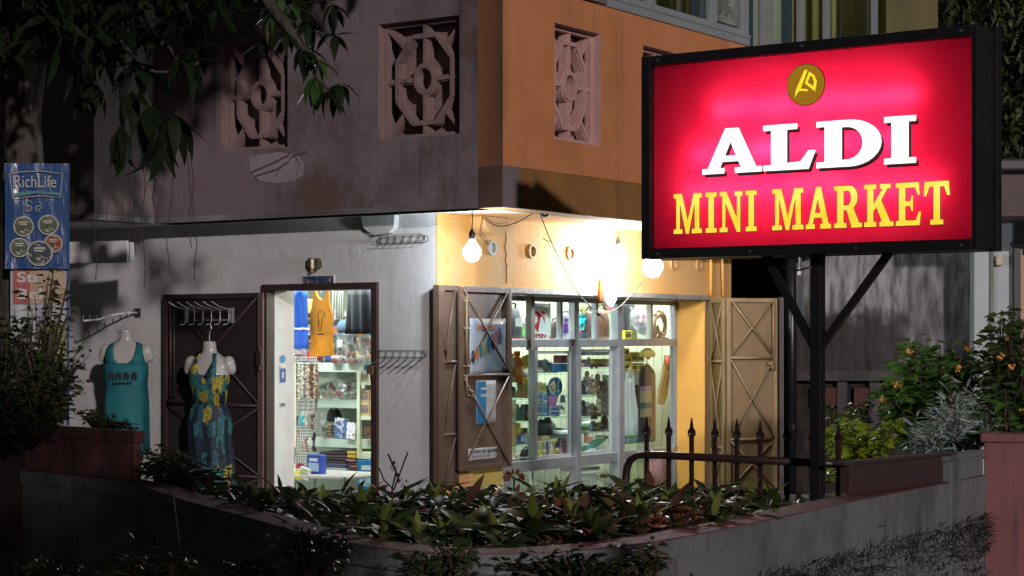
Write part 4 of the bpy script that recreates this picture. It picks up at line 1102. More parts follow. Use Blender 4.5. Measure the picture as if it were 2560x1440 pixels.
# ---------------------------------------------------------------- dress forms
def loft(rings, n=28, cap=True):
    """rings: (z, cx, cy, rx, ry, fold, nf, phase)"""
    m_ = MB()
    for (z, cx, cy, rx, ry, fo, nf, ph) in rings:
        for k in range(n):
            a = 2*math.pi*k/n
            f_ = 1+fo*math.sin(nf*a+ph)
            # slightly squared body section
            x = abs(math.cos(a))**0.85*math.copysign(1, math.cos(a)); y = abs(math.sin(a))**0.9*math.copysign(1, math.sin(a))
            m_.v.append((cx+rx*x*f_, cy+ry*y*f_, z))
    for i in range(len(rings)-1):
        for k in range(n):
            a = i*n+k; b_ = i*n+(k+1) % n
            m_.f.append((a, b_, b_+n, a+n))
    if cap:
        m_.f.append(tuple(range(n))[::-1]); e = (len(rings)-1)*n; m_.f.append(tuple(range(e, e+n)))
    return m_
def torso():
    m_ = loft([(-0.52, 0, 0, .150, .09, 0, 0, 0), (-0.45, 0, 0, .158, .098, 0, 0, 0), (-0.34, 0, 0, .120, .082, 0, 0, 0), (-0.24, 0, 0, .128, .088, 0, 0, 0),
               (-0.14, 0, -.010, .150, .108, 0, 0, 0), (-0.06, 0, -.002, .150, .088, 0, 0, 0), (-0.015, 0, 0, .130, .070, 0, 0, 0), (0.015, 0, 0, .085, .056, 0, 0, 0),
               (0.035, 0, 0, .054, .050, 0, 0, 0), (0.07, 0, -.004, .047, .046, 0, 0, 0), (0.115, 0, -.008, .047, .047, 0, 0, 0)])
    for s_ in (-1, 1):
        m_.ball((s_*0.152, 0, -0.055), 0.052, 14, 10, 0.95, 0.95, 1.25)
        m_.ball((s_*0.178, 0, -0.088), 0.036, 12, 8, 0.9, 1.0, 1.3)
        m_.ball((s_*0.060, -0.062, -0.165), 0.045, 14, 10, 1.0, 0.85, 1.0)
    return m_
def remesh(o, v=0.009):
    r = o.modifiers.new('remesh', 'REMESH'); r.mode = 'VOXEL'; r.voxel_size = v; r.use_smooth_shade = True
    s_ = o.modifiers.new('smooth', 'SMOOTH'); s_.factor = 0.6; s_.iterations = 5
def form(label, loc, rot, neck_hook=True):
    t = thing("dress_form", label, "mannequin", loc, rot)
    b_ = torso().build("torso", M_plastic_w, t, smooth=True); remesh(b_)
    m_ = MB(); m_.tube([(0, -0.008, 0.112), (0, -0.008, 0.16), (0.004, -0.008, 0.185), (0.018, -0.01, 0.205), (0.012, -0.012, 0.235), (-0.012, -0.012, 0.245)], 0.003, 6)
    m_.build("hook", M_greywire, t)
    return t
# printed halter dress on the dark door leaf
dz = zl(525, 892, -0.22)
f1 = form("headless white dress form in a teal, navy and yellow printed dress on the dark door", B(-0.23, on_left(525, -0.23), dz), -0.32)
def dress_mat():
    m = bpy.data.materials.new("batik_print"); m.use_nodes = True
    n = m.node_tree; L = n.links; p = n.nodes['Principled BSDF']; p.inputs['Roughness'].default_value = 0.7
    tc = n.nodes.new('ShaderNodeTexCoord'); mp = n.nodes.new('ShaderNodeMapping'); mp.inputs['Scale'].default_value = (26, 26, 9)
    L.new(tc.outputs['Object'], mp.inputs[0])
    v = n.nodes.new('ShaderNodeTexVoronoi'); v.distance = 'CHEBYCHEV'; v.inputs['Scale'].default_value = 1.0; v.inputs['Randomness'].default_value = 0.55
    L.new(mp.outputs[0], v.inputs['Vector'])
    s_ = n.nodes.new('ShaderNodeSeparateColor'); L.new(v.outputs['Color'], s_.inputs[0])
    r = n.nodes.new('ShaderNodeValToRGB'); r.color_ramp.interpolation = 'CONSTANT'; e = r.color_ramp.elements
    e[0].position = 0; e[0].color = (0.012, 0.03, 0.055, 1); e[1].position = 0.46; e[1].color = (0.42, 0.36, 0.045, 1)
    q = e.new(0.64); q.color = (0.03, 0.19, 0.20, 1); q = e.new(0.86); q.color = (0.02, 0.10, 0.14, 1)
    L.new(s_.outputs[0], r.inputs[0])
    nz = n.nodes.new('ShaderNodeTexNoise'); nz.inputs['Scale'].default_value = 60; nz.inputs['Detail'].default_value = 3; L.new(tc.outputs['Object'], nz.inputs[0])
    r2 = n.nodes.new('ShaderNodeValToRGB'); r2.color_ramp.elements[0].position = 0.45; r2.color_ramp.elements[1].position = 0.6
    r2.color_ramp.elements[0].color = (0.45, 0.5, 0.5, 1); r2.color_ramp.elements[1].color = (1, 1, 1, 1)
    L.new(nz.outputs[0], r2.inputs[0]); mx = n.nodes.new('ShaderNodeMix'); mx.data_type = 'RGBA'; mx.blend_type = 'MULTIPLY'; mx.inputs[0].default_value = 1
    L.new(r.outputs[0], mx.inputs[6]); L.new(r2.outputs[0], mx.inputs[7]); L.new(mx.outputs[2], p.inputs['Base Color'])
    return m
M_dress = dress_mat()
sk = [(-1.20, .06, 0, .170, .12, .08, 9, 1.3), (-0.95, .04, 0, .165, .115, .08, 9, .9), (-0.75, .02, 0, .162, .112, .07, 9, .5), (-0.58, 0, 0, .162, .108, .05, 9, .2),
      (-0.45, 0, 0, .165, .106, .05, 9, 0), (-0.37, 0, 0, .135, .094, .04, 9, 0), (-0.345, 0, 0, .126, .089, .01, 9, 0)]
d_ = loft(sk, 54).build("dress_skirt", M_dress, f1, smooth=True)
bo = [(-0.345, 0, 0, .128, .090, 0, 0, 0), (-0.24, 0, -.002, .136, .098, 0, 0, 0), (-0.165, 0, -.012, .152, .122, 0, 0, 0), (-0.13, 0, -.012, .152, .118, 0, 0, 0)]
loft(bo, 28, cap=True).build("dress_bodice", M_dress, f1, smooth=True)
for s_ in (-1, 1):
    m_ = MB(); P0 = [(s_*0.11, -0.118, -0.15), (s_*0.105, -0.108, -0.09), (s_*0.092, -0.075, -0.03), (s_*0.072, -0.040, 0.018), (s_*0.06, 0.03, 0.03)]
    P1 = [(s_*0.012, -0.135, -0.155), (s_*0.040, -0.118, -0.10), (s_*0.062, -0.080, -0.035), (s_*0.052, -0.055, 0.022), (s_*0.04, 0.03, 0.036)]
    for i in range(4): m_.quad(P0[i], P0[i+1], P1[i+1], P1[i])
    o = m_.build("dress_strap", M_dress, f1, smooth=True); so = o.modifiers.new('thick', 'SOLIDIFY'); so.thickness = 0.006; so.offset = 0
# teal sleeveless top
f2 = form("headless white dress form in a long teal sleeveless top at the left", B(-0.36, on_left(316, -0.36), zl(316, 862, -0.36)), -0.02)
M_teal = mat("teal_jersey", (0.006, 0.14, 0.165), 0.75, c2=(0.005, 0.115, 0.14), scale=5)
tl = [(-0.80, 0, 0, .165, .105, .06, 7, .4), (-0.62, 0, 0, .165, .105, .05, 7, .3), (-0.42, 0, 0, .165, .108, .03, 7, .1), (-0.30, 0, 0, .155, .104, .02, 7, 0), (-0.19, 0, -.008, .165, .122, .0, 7, 0), (-0.135, 0, -.01, .162, .114, 0, 0, 0)]
loft(tl, 42).build("top_body", M_teal, f2, smooth=True)
for s_ in (-1, 1):
    m_ = MB(); P0 = [(s_*0.158, -0.060, -0.14), (s_*0.148, -0.072, -0.09), (s_*0.135, -0.060, -0.03), (s_*0.118, -0.010, 0.005), (s_*0.12, 0.05, -0.02)]
    P1 = [(s_*0.03, -0.125, -0.145), (s_*0.072, -0.108, -0.10), (s_*0.084, -0.078, -0.035), (s_*0.076, -0.02, 0.020), (s_*0.075, 0.05, 0.0)]
    for i in range(4): m_.quad(P0[i], P0[i+1], P1[i+1], P1[i])
    o = m_.build("shoulder_strap", M_teal, f2, smooth=True); so = o.modifiers.new('thick', 'SOLIDIFY'); so.thickness = 0.007; so.offset = 0
# a row of small elephants printed on the chest
M_ink = mat("dark_print_ink", (0.008, 0.012, 0.02), 0.8)
for i in range(4):
    a = MB(); x = -0.085+i*0.056
    yb = -0.128+abs(x)*abs(x)*1.6
    a.prism([(x-.022, -.235), (x-.024, -.262), (x-.016, -.262), (x-.014, -.245), (x+.004, -.245), (x+.006, -.262), (x+.014, -.262), (x+.014, -.24), (x+.019, -.25), (x+.021, -.225), (x+.012, -.205), (x-.008, -.202), (x-.02, -.21)], yb-0.004, yb+0.01)
    a.build("printed_elephant", M_ink, f2)
a = MB()
for i in range(7): a.box(-0.075+i*0.021, -0.131, -0.29, -0.063+i*0.021, -0.11, -0.278)
a.build("printed_word", M_ink, f2)

# little mask and plaque above the doorway
mk = thing("wall_mask", "small carved dark and yellow mask on the wall above the doorway", "mask", B(-0.002, on_left(792, 0), zl(792, 662)), ROTL)
m_ = MB(); m_.prism([(-0.05, 0.045), (-0.055, 0.0), (-0.045, -0.02), (-0.015, -0.045), (0.0, -0.052), (0.03, -0.03), (0.052, -0.02), (0.05, 0.03), (0.035, 0.048), (0.01, 0.042), (-0.02, 0.035), (-0.038, 0.052)], -0.045, 0)
m_.build("mask_back", mat("mask_olive", (0.11, 0.10, 0.03), 0.6, c2=(0.03, 0.025, 0.015), scale=25), mk, bevel=0.006)
m_ = MB(); m_.lathe([(0.004, -0.035), (0.016, -0.02), (0.012, 0.01), (0.017, 0.03), (0.006, 0.04)], 10, (0.0, -0.05, 0)); m_.build("face", mat("mask_cream", (0.6, 0.55, 0.36), 0.5), mk, smooth=True)
m_ = MB(); m_.ball((0.0, -0.055, -0.045), 0.014, 10, 6); m_.build("chin", mat("mask_red", (0.35, 0.12, 0.10), 0.5), mk, smooth=True)
pq = thing("door_plaque", "small blue picture plaque with white edge directly above the doorway", "plaque", B(-0.002, on_left(798, 0), zl(798, 718)), ROTL)
w_ = abs(on_left(760, 0)-on_left(838, 0))
lbox("white_edge", M_white_smooth, pq, -w_/2, -0.006, 0, w_/2, -0.0, 0.086)
m_ = MB(); m_.box(-w_/2+0.006, -0.009, 0.006, w_/2-0.006, -0.0062, 0.080); m_.build("picture", patches("blue_picture_print", (0.02, 0.05, 0.11), [(0.03, 0.10, 0.20), (0.14, 0.10, 0.14), (0.28, 0.22, 0.22), (0.05, 0.04, 0.08)], 45, stretch=(1, 1, 0.8), width=0.4), pq)

# small rolled sleeve: posters taped to the folded shutter
LW_, LA_ = LFB[1][0], LFB[1][1]
def on_leafB(px, py):
    a = Wp(1147, 0, 12.90); d = Vector((math.cos(LA_), math.sin(LA_)))
    k = (px-CX)/F; s = (k*a.y-a.x)/(d.x-k*d.y); Y = a.y+d.y*s
    return Vector((a.x+d.x*s, Y, zat(py, Y))), s
def sheet_on_leaf(name, label, cat, px0, py0, px1, py1, m, off=0.006):
    a, s0 = on_leafB(px0, py1); b_, s1 = on_leafB(px1, py0)
    n_ = Vector((math.sin(LA_), -math.cos(LA_), 0))*off
    t = thing(name, label, cat, a+n_, LA_)
    w_, h_ = s1-s0, b_.z-a.z
    mb = MB(); N = 8
    for i in range(N):
        for j in range(N):
            def P(i, j): return (w_*i/N, -0.002-0.0009*math.sin(i*1.7+j*1.1), h_*j/N)
            mb.quad(P(i, j), P(i+1, j), P(i+1, j+1), P(i, j+1))
    o = mb.build("sheet", m, t, smooth=True); so = o.modifiers.new('thick', 'SOLIDIFY'); so.thickness = 0.001
    return t, w_, h_
M_poster = mat("glossy_poster_paper", (0.34, 0.40, 0.45), 0.25, c2=(0.24, 0.30, 0.36), scale=7)
t, w_, h_ = sheet_on_leaf("surf_poster", "glossy poster of coloured surfboards taped high on the folded brown shutter", "poster", 1172, 797, 1262, 942, M_poster)
text_part("print_title", "BEACH", 0.05, mat("orange_red_ink", (0.42, 0.09, 0.05), 0.5), t, (w_*0.2, -0.008, h_*0.80), width=w_*0.48, height=0.035, weight=0.002)
cols_ = [(0.03, 0.03, 0.04), (0.45, 0.14, 0.05), (0.03, 0.16, 0.17), (0.30, 0.28, 0.10), (0.05, 0.12, 0.30), (0.02, 0.05, 0.10), (0.36, 0.10, 0.07), (0.04, 0.05, 0.16)]
for i, c_ in enumerate(cols_):
    m_ = MB(); x = w_*(0.08+i*0.106); zc = h_*(0.16+0.045*i)+0.03; L_ = h_*(0.22+0.012*i)
    pts = [(x+0.020*math.cos(a_)-0.05*(zz_), zc+zz_) for a_, zz_ in [(math.pi*2*k/14, L_*0.5*math.sin(math.pi*2*k/14)+L_*0.5) for k in range(14)]]
    m_.prism(pts, -0.0085, -0.0065); m_.build("printed_surfboard", col_mat(c_, 0.35), t)
t, w_, h_ = sheet_on_leaf("blue_white_sheet", "crumpled blue and white advert sheet below the surfboard poster", "poster", 1188, 950, 1238, 1060, mat("creased_white_sheet", (0.42, 0.43, 0.44), 0.6, c2=(0.33, 0.34, 0.36), scale=16, bump=0.4, bscale=22))
lbox("blue_print", mat("sky_blue_print", (0.03, 0.22, 0.45), 0.5, c2=(0.03, 0.14, 0.32), scale=10), t, 0.0, -0.0078, 0.0, w_*0.46, -0.0062, h_*0.98)
for zz in (0.62, 0.78): lbox("pale_print", mat("pale_print", (0.36, 0.44, 0.50), 0.5), t, w_*0.2, -0.0088, h_*zz, w_*0.5, -0.008, h_*(zz+0.06))
t, w_, h_ = sheet_on_leaf("notice_sheet", "white printed notice sheet at the foot of the folded brown shutter", "notice", 1168, 1116, 1243, 1152, mat("notice_paper", (0.45, 0.46, 0.47), 0.6, c2=(0.40, 0.41, 0.42), scale=9))
text_part("print_line", "We don't sell cigarettes", 0.03, M_ink, t, (w_*0.03, -0.0075, h_*0.52), width=w_*0.94, height=0.030)
text_part("print_line", "please do not ask", 0.03, mat("grey_ink", (0.18, 0.18, 0.19), 0.7), t, (w_*0.12, -0.0075, h_*0.15), width=w_*0.6, height=0.022)

# paper face lantern hanging under the bright bulbs
Yl = Y_for_l(1523, -0.12)
ln = thing("paper_lantern", "white paper face lantern with orange tassel under the brightest bulb", "lantern", Wp(1523, 742, Yl), ROTR-0.6)
m_ = MB(); m_.lathe([(0.012, -0.085), (0.030, -0.078), (0.046, -0.05), (0.062, -0.02), (0.066, 0.02), (0.055, 0.08), (0.042, 0.12), (0.02, 0.14)], 18, (0, 0, 0), 1, 0.6)
m_.build("paper_head", mat("white_paper", (0.85, 0.82, 0.8), 0.6), ln, smooth=True)
m_ = MB(); m_.tube([(-0.02, -0.042, 0.005), (-0.01, -0.045, -0.012), (0.01, -0.045, -0.014), (0.022, -0.042, 0.0)], 0.004, 6); m_.tube([(0.005, -0.043, 0.012), (0.012, -0.045, 0.022)], 0.004, 6)
m_.build("smile", mat("lantern_red", (0.35, 0.03, 0.04), 0.5), ln)
m_ = MB(); m_.box(-0.030, -0.02, -0.105, 0.028, 0.02, -0.088); m_.build("red_trim", mat("lantern_red", None) if False else MATS["lantern_red"], ln)
m_ = MB(); m_.lathe([(0.006, -0.06), (0.016, -0.03), (0.020, 0.02), (0.012, 0.06), (0.018, 0.09), (0.008, 0.13)], 10, (-0.078, 0, 0.02)); m_.build("tassel", mat("orange_tassel", (0.55, 0.12, 0.02), 0.7), ln, smooth=True)
m_ = MB(); m_.tube([(0, 0, 0.14), (0, 0, HS-zat(742, Yl))], 0.003, 5); m_.build("cord", M_wire, ln)
# sagging cable strung in front of the display window
def wire(name, label, pts, r=0.005, m=None, cat="cable"):
    P = [Vector(p) for p in pts]; C = []
    for i in range(len(P)-1):
        p0, p1, p2, p3 = P[max(i-1, 0)], P[i], P[i+1], P[min(i+2, len(P)-1)]
        for j in range(6):
            t = j/6; C.append(0.5*((2*p1)+(p2-p0)*t+(2*p0-5*p1+4*p2-p3)*t*t+(3*p1-p0-3*p2+p3)*t**3))
    C.append(P[-1]); o0 = C[0].copy()
    m_ = MB(); m_.tube([c-o0 for c in C], r, 6)
    o = m_.build(name, m or M_wire, None, smooth=True); o.location = o0
    if label: tag(o, label, cat)
    return o
def WL(px, py, l): return Wp(px, py, Y_for_l(px, l))
wire("hanging_cable", "long cable sagging from the soffit across the bright ochre wall to a tape knot", [WL(1350, 533, -0.55), WL(1376, 600, -0.50), WL(1420, 690, -0.42), WL(1455, 745, -0.36), WL(1500, 785, -0.30)], 0.004)
wire("hanging_cable", "short cable rising from the tape knot to the right bulb", [WL(1500, 787, -0.30), WL(1545, 770, -0.29), WL(1580, 735, -0.27), WL(1604, 705, -0.25)], 0.004)
kn = MB(); kn.ball((0, 0, 0), 0.014, 8, 6, 1.4, 1, 1); kn.tube([(0, 0, 0), (0.03, 0, -0.02), (0.05, 0, -0.055)], 0.005, 5); kn.tube([(0, 0, 0), (-0.03, 0, 0.02)], 0.004, 5)
o = kn.build("tape_knot", M_wire, None); o.location = WL(1497, 786, -0.31); tag(o, "black taped cable knot hanging before the window's upper row", "tape knot")
wire("wall_cable", "loose cable looping along the soffit from the broken stub", [WL(1205, 543, -0.15), WL(1235, 562, -0.15), WL(1262, 565, -0.2), WL(1300, 552, -0.4), WL(1335, 531, -0.58)], 0.004)
wire("wall_cable", "thin cable hanging from the stub to the grey vent cap", [WL(1206, 545, -0.14), WL(1200, 585, -0.14), WL(1212, 604, -0.03), WL(1222, 612, -0.02)], 0.003)
wire("soffit_hook", "small curved cable end hooked at the soffit edge above the ochre wall", [WL(1352, 530, -0.6), WL(1358, 539, -0.6), WL(1368, 539, -0.6), WL(1372, 533, -0.6)], 0.009, cat="hook")
wire("cable_tie", "twisted tie on the long cable beside the round vent holes", [WL(1358, 596, -0.49), WL(1372, 604, -0.50), WL(1382, 602, -0.50)], 0.003, M_wire, "cable tie")

# ================================================================ background to the right
bw = thing("weathered_wall", "tall rough weathered grey wall behind the sign post", "wall", Wp(1990, 0, 17.2)*1.0, -0.08)
bw.location.z = 0
def WX(px): return (px-CX)/F*17.2-(1990-CX)/F*17.2
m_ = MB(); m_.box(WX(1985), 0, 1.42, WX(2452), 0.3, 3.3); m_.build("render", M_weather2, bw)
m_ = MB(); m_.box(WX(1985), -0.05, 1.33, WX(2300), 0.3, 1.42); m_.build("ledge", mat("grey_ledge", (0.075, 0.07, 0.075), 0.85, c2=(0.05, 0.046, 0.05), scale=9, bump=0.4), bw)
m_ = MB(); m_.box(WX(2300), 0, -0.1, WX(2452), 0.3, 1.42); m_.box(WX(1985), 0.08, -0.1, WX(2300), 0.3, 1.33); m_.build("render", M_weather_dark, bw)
bk_me = MB().box(0, 0, 0, 0.20, 0.07, 0.165).mesh("brick", M_redbrick)
for i, px in enumerate((2030, 2060, 2134, 2214)):
    o = shared("brick", bk_me, bw, (WX(px), 0.012+0.004*i, 1.10))
m_ = MB()
for px in (2092, 2172, 2252): m_.box(WX(px), 0.0, 0.9, WX(px)+0.09, 0.079, 1.33)
m_.build("pier", mat("grey_ledge", None) if False else MATS["grey_ledge"], bw)
dkr = thing("dark_side_wall", "dark recessed wall between the shutters and the weathered wall", "wall", Wp(1822, 0, 18.4), -0.05)
dkr.location.z = 0
m_ = MB(); m_.box(-0.6, 0, -0.1, 0.72, 0.2, 3.6); m_.build("face", mat("brown_black_render", (0.035, 0.026, 0.028), 0.9, c2=(0.02, 0.016, 0.018), scale=4, bump=0.5), dkr)
p = Wp(1978, 0, 17.0)
dp = thing("downpipe", "dark vertical downpipe and post beside the weathered wall", "downpipe", (p.x, p.y, 0))
m_ = MB(); m_.tube([(0, 0, 0), (0, 0, 3.3)], 0.05, 12); m_.build("pipe", M_black, dp, smooth=True)
m_ = MB(); m_.tube([(0.075, -0.02, 1.9), (0.075, -0.02, 3.3)], 0.018, 8); m_.build("thin_pipe", mat("grey_blue_pipe", (0.10, 0.11, 0.13), 0.5), dp, smooth=True)
for z in (0.9, 2.0, 2.6):
    m_ = MB(); m_.lathe([(0.056, z), (0.056, z+0.04)], 12); m_.build("bracket", M_black, dp)
p = Wp(1998, 680, 16.6)
ps = thing("pull_switch", "small white hanging pull switch beside the sign post", "switch", p)
m_ = MB(); m_.lathe([(0.010, 0.035), (0.016, 0.025), (0.018, 0.0), (0.020, -0.02), (0.012, -0.03)], 10); m_.build("body", M_white_smooth, ps, smooth=True)
m_ = MB(); m_.tube([(0, 0, 0.03), (0, 0, 0.3)], 0.003, 5); m_.build("cord", M_greywire, ps)
# pale wall strip, service pipe, switch box, dark doorway and roller blind at the right edge
pw2 = thing("pale_wall", "pale blue painted wall strip with a thin service pipe at the right", "wall", Wp(2440, 0, 16.6), -0.05); pw2.location.z = 0
def PX(px): return (px-2440)/F*16.6
m_ = MB(); m_.box(PX(2436), 0, 0, PX(2532), 0.2, 2.83); m_.build("face", M_pale_wall, pw2)
m_ = MB(); m_.tube([(PX(2478), -0.02, 0.5), (PX(2478), -0.02, 2.78)], 0.016, 8); m_.build("service_pipe", mat("grey_green_pipe", (0.20, 0.22, 0.19), 0.5), pw2, smooth=True)
m_ = MB(); m_.lathe([(0.026, 1.83), (0.026, 1.86)], 10, (PX(2478), -0.02, 0)); m_.build("pipe_clip", MATS["grey_green_pipe"], pw2)
m_ = MB(); m_.box(PX(2487), -0.06, zat(664, 16.6), PX(2506), 0, zat(640, 16.6)); m_.build("switch_box", mat("cream_plastic", (0.45, 0.42, 0.30), 0.5), pw2, bevel=0.008)
m_ = MB(); m_.box(PX(2530), -0.08, 0, PX(2546), 0.1, 2.62); m_.box(PX(2524), -0.14, 2.52, PX(2640), 0.1, 2.56); m_.box(PX(2530), -0.09, 2.56, PX(2640), 0.1, 2.80); m_.build("dark_jamb", mat("blue_black_paint", (0.025, 0.028, 0.035), 0.5), pw2)
m_ = MB(); m_.box(PX(2546), -0.05, 0, PX(2551), 0.05, 2.5); m_.build("door_trim", mat("tan_trim", (0.45, 0.33, 0.22), 0.5), pw2)
sl_me = MB().box(0, 0, 0, 0.30, 0.012, 0.030).mesh("blind_slat", mat("orange_lit_blind", (0.62, 0.38, 0.20), 0.6))
bl = thing("roller_blind", "warm orange slatted blind in the doorway at the right edge", "blind", Wp(2551, 0, 16.6), -0.05); bl.location.z = 0
for i in range(56): shared("blind_slat", sl_me, bl, (0.0, 0.03, 0.55+i*0.034), (R(-20), 0, 0))
rf = thing("neighbour_roof", "dark brown roof edge of the neighbouring building right of the sign", "roof", Wp(2440, 0, 15.6), -0.05); rf.location.z = 0
m_ = MB(); m_.box(0.12, 0, zat(540, 15.6), 1.6, 1.2, zat(432, 15.6)); m_.build("fascia", mat("brown_fascia", (0.075, 0.045, 0.05), 0.6, c2=(0.06, 0.036, 0.04), scale=5), rf)
m_ = MB(); m_.box(0.12, -0.12, zat(430, 15.6), 1.6, 1.2, zat(400, 15.6)); m_.build("gutter", mat("dark_gutter", (0.04, 0.032, 0.036), 0.5), rf, bevel=0.02)

# ================================================================ posters on the tree at the left
bn = thing("blue_banner", "shiny blue plastic banner reading RichLife tied to the tree at the left", "banner", Wp(12, 672, 11.55), 0.06)
Bw, Bh = 160/F*11.55, 264/F*11.55
def film_sheet(w_, h_, N=16, amp=0.0026, seed=1):
    mb = MB(); q = random.Random(seed); ph = [q.uniform(0, 6) for _ in range(4)]
    def P(i, j):
        x, z = w_*i/N, h_*j/N
        return (x, amp*(math.sin(i*1.9+ph[0])*0.7+math.sin(i*0.8+j*0.35+ph[1])+0.5*math.sin(j*1.1+ph[2]))*(1.4 if x < w_*0.45 else 0.5), z)
    for i in range(N):
        for j in range(N): mb.quad(P(i, j), P(i+1, j), P(i+1, j+1), P(i, j+1))
    return mb
film_sheet(Bw, Bh, 18).build("sheet", mat("glossy_blue_plastic", (0.030, 0.085, 0.24), 0.22, c2=(0.025, 0.07, 0.20), scale=4, bump=0.25, bscale=14, stretch=(3, 1, 0.7), coat=0.2), bn, smooth=True)
M_cream_ink = mat("cream_ink", (0.42, 0.44, 0.38), 0.5)
fy = -0.020
m_ = MB()
def bp(u, v): return (Bw*u, fy, Bh*(1-v))
top = [bp(0.08, 0.10), bp(0.5, 0.075), bp(0.90, 0.10)]; bot = [bp(0.86, 0.325), bp(0.5, 0.30), bp(0.14, 0.345)]
m_.tube([bp(0.08, 0.105), bp(0.3, 0.082), bp(0.6, 0.078), bp(0.90, 0.10), bp(0.86, 0.325), bp(0.6, 0.31), bp(0.35, 0.32), bp(0.14, 0.345), bp(0.08, 0.105)], 0.0035, 5)
m_.build("logo_border", M_cream_ink, bn)
text_part("brand_word", "RichLife", 0.08, M_cream_ink, bn, (Bw*0.16, fy, Bh*0.768), width=Bw*0.64, height=0.075, weight=0.0)
m_ = MB(); m_.prism([(Bw*0.16, Bh*0.715), (Bw*0.4, Bh*0.735), (Bw*0.84, Bh*0.725), (Bw*0.85, Bh*0.695), (Bw*0.5, Bh*0.715), (Bw*0.15, Bh*0.675)], fy-0.001, fy)
m_.build("swoosh", mat("teal_swoosh", (0.06, 0.22, 0.24), 0.4), bn)
# two letters of Sinhala script
m_ = MB(); c0_, z_ = Bw*0.38, Bh*0.57
m_.tube([(c0_+0.018*math.cos(a)+0.0, fy, z_+0.018*math.sin(a)) for a in [R(200+i*30) for i in range(11)]], 0.0035, 5)
m_.tube([(c0_-0.018, fy, z_+0.03), (c0_-0.008, fy, z_+0.045), (c0_+0.012, fy, z_+0.045), (c0_+0.02, fy, z_+0.032)], 0.003, 5)
m_.tube([(c0_-0.006, fy, z_+0.006), (c0_+0.006, fy, z_-0.002)], 0.003, 5)
c0_ = Bw*0.53
m_.tube([(c0_+0.019*math.cos(a), fy, z_+0.017*math.sin(a)) for a in [R(-60-i*30) for i in range(11)]], 0.0035, 5)
m_.tube([(c0_+0.014, fy, z_+0.02), (c0_+0.018, fy, z_+0.04), (c0_+0.002, fy, z_+0.036)], 0.003, 5)
m_.tube([(c0_-0.004, fy, z_-0.004), (c0_+0.01, fy, z_-0.002)], 0.003, 5)
m_.build("script_letters", M_cream_ink, bn)
for (u, v, rr__, c_) in ((0.30, 0.60, 0.062, (0.10, 0.10, 0.07)), (0.68, 0.585, 0.062, (0.07, 0.10, 0.07)), (0.76, 0.76, 0.056, (0.24, 0.05, 0.03)), (0.55, 0.855, 0.078, (0.03, 0.05, 0.09)), (0.24, 0.80, 0.06, (0.08, 0.11, 0.09))):
    m_ = MB(); m_.ring(rr__-0.007, rr__, -0.002, 0.0, 28); o = m_.build("dish_rim", M_cream_ink, bn); 
    dy_ = fy-0.001-0.004*(v > 0.8)-0.003*(v > 0.7); o.location = (Bw*u, dy_, Bh*(1-v))
    m_ = MB(); m_.lathe([(rr__-0.007, -0.001), (rr__-0.007, 0.0)], 24, axis='y'); m_.build("dish_picture", patches("dish_print_%d" % int(u*100), c_, [(0.20, 0.18, 0.12), (0.05, 0.08, 0.03), (0.32, 0.32, 0.30)], 75, 0.3, width=0.55), o)
    m_ = MB(); m_.box(-rr__*0.45, -0.003, rr__*0.35, rr__*0.45, -0.0015, rr__*0.48).box(-rr__*0.35, -0.003, rr__*0.15, rr__*0.35, -0.0015, rr__*0.26); m_.build("dish_caption", M_cream_ink, o)
b2_ = thing("shop_poster", "tall white advert with red and yellow print hanging below the blue banner", "poster", Wp(26, 1064, 11.6), 0.06)
Pw, Ph = 146/F*11.6, 400/F*11.6
film_sheet(Pw, Ph, 14, 0.002, 4).build("sheet", mat("pale_poster", (0.40, 0.44, 0.46), 0.4, c2=(0.33, 0.37, 0.40), scale=4), b2_, smooth=True)
m_ = MB(); m_.box(Pw*0.05, -0.009, Ph*0.76, Pw*0.93, -0.007, Ph*0.99); m_.build("photo_print", mat("pale_pink_print", (0.36, 0.24, 0.20), 0.5, c2=(0.40, 0.34, 0.20), scale=9), b2_)
m_ = MB(); m_.box(Pw*0.05, -0.011, Ph*0.76, Pw*0.34, -0.0095, Ph*0.985); m_.build("red_print", mat("dull_red_print", (0.33, 0.085, 0.075), 0.5), b2_)
M_pw = mat("poster_white_ink", (0.5, 0.5, 0.48), 0.5)
text_part("print_word", "Str", 0.09, M_pw, b2_, (Pw*0.12, -0.0125, Ph*0.895), width=Pw*0.42, height=0.065, weight=0.002)
text_part("print_word", "Bel", 0.09, M_pw, b2_, (Pw*0.12, -0.0125, Ph*0.79), width=Pw*0.42, height=0.065, weight=0.002)
lbox("blue_edge", mat("blue_edge_print", (0.02, 0.06, 0.20), 0.5), b2_, Pw*0.955, -0.010, 0, Pw*1.0, -0.008, Ph)
m_ = MB(); m_.prism([(Pw*0.5, Ph*0.62), (Pw*0.95, Ph*0.66), (Pw*0.95, Ph*0.30), (Pw*0.7, Ph*0.36)], -0.0105, -0.0085); m_.build("yellow_print", mat("yellow_green_print", (0.36, 0.40, 0.05), 0.5, c2=(0.12, 0.26, 0.10), scale=7), b2_)
m_ = MB(); m_.prism([(Pw*0.3, Ph*0.12), (Pw*0.95, Ph*0.2), (Pw*0.95, Ph*0.08), (Pw*0.4, Ph*0.04)], -0.0105, -0.0085); m_.build("orange_print", mat("orange_print", (0.45, 0.22, 0.05), 0.5), b2_)
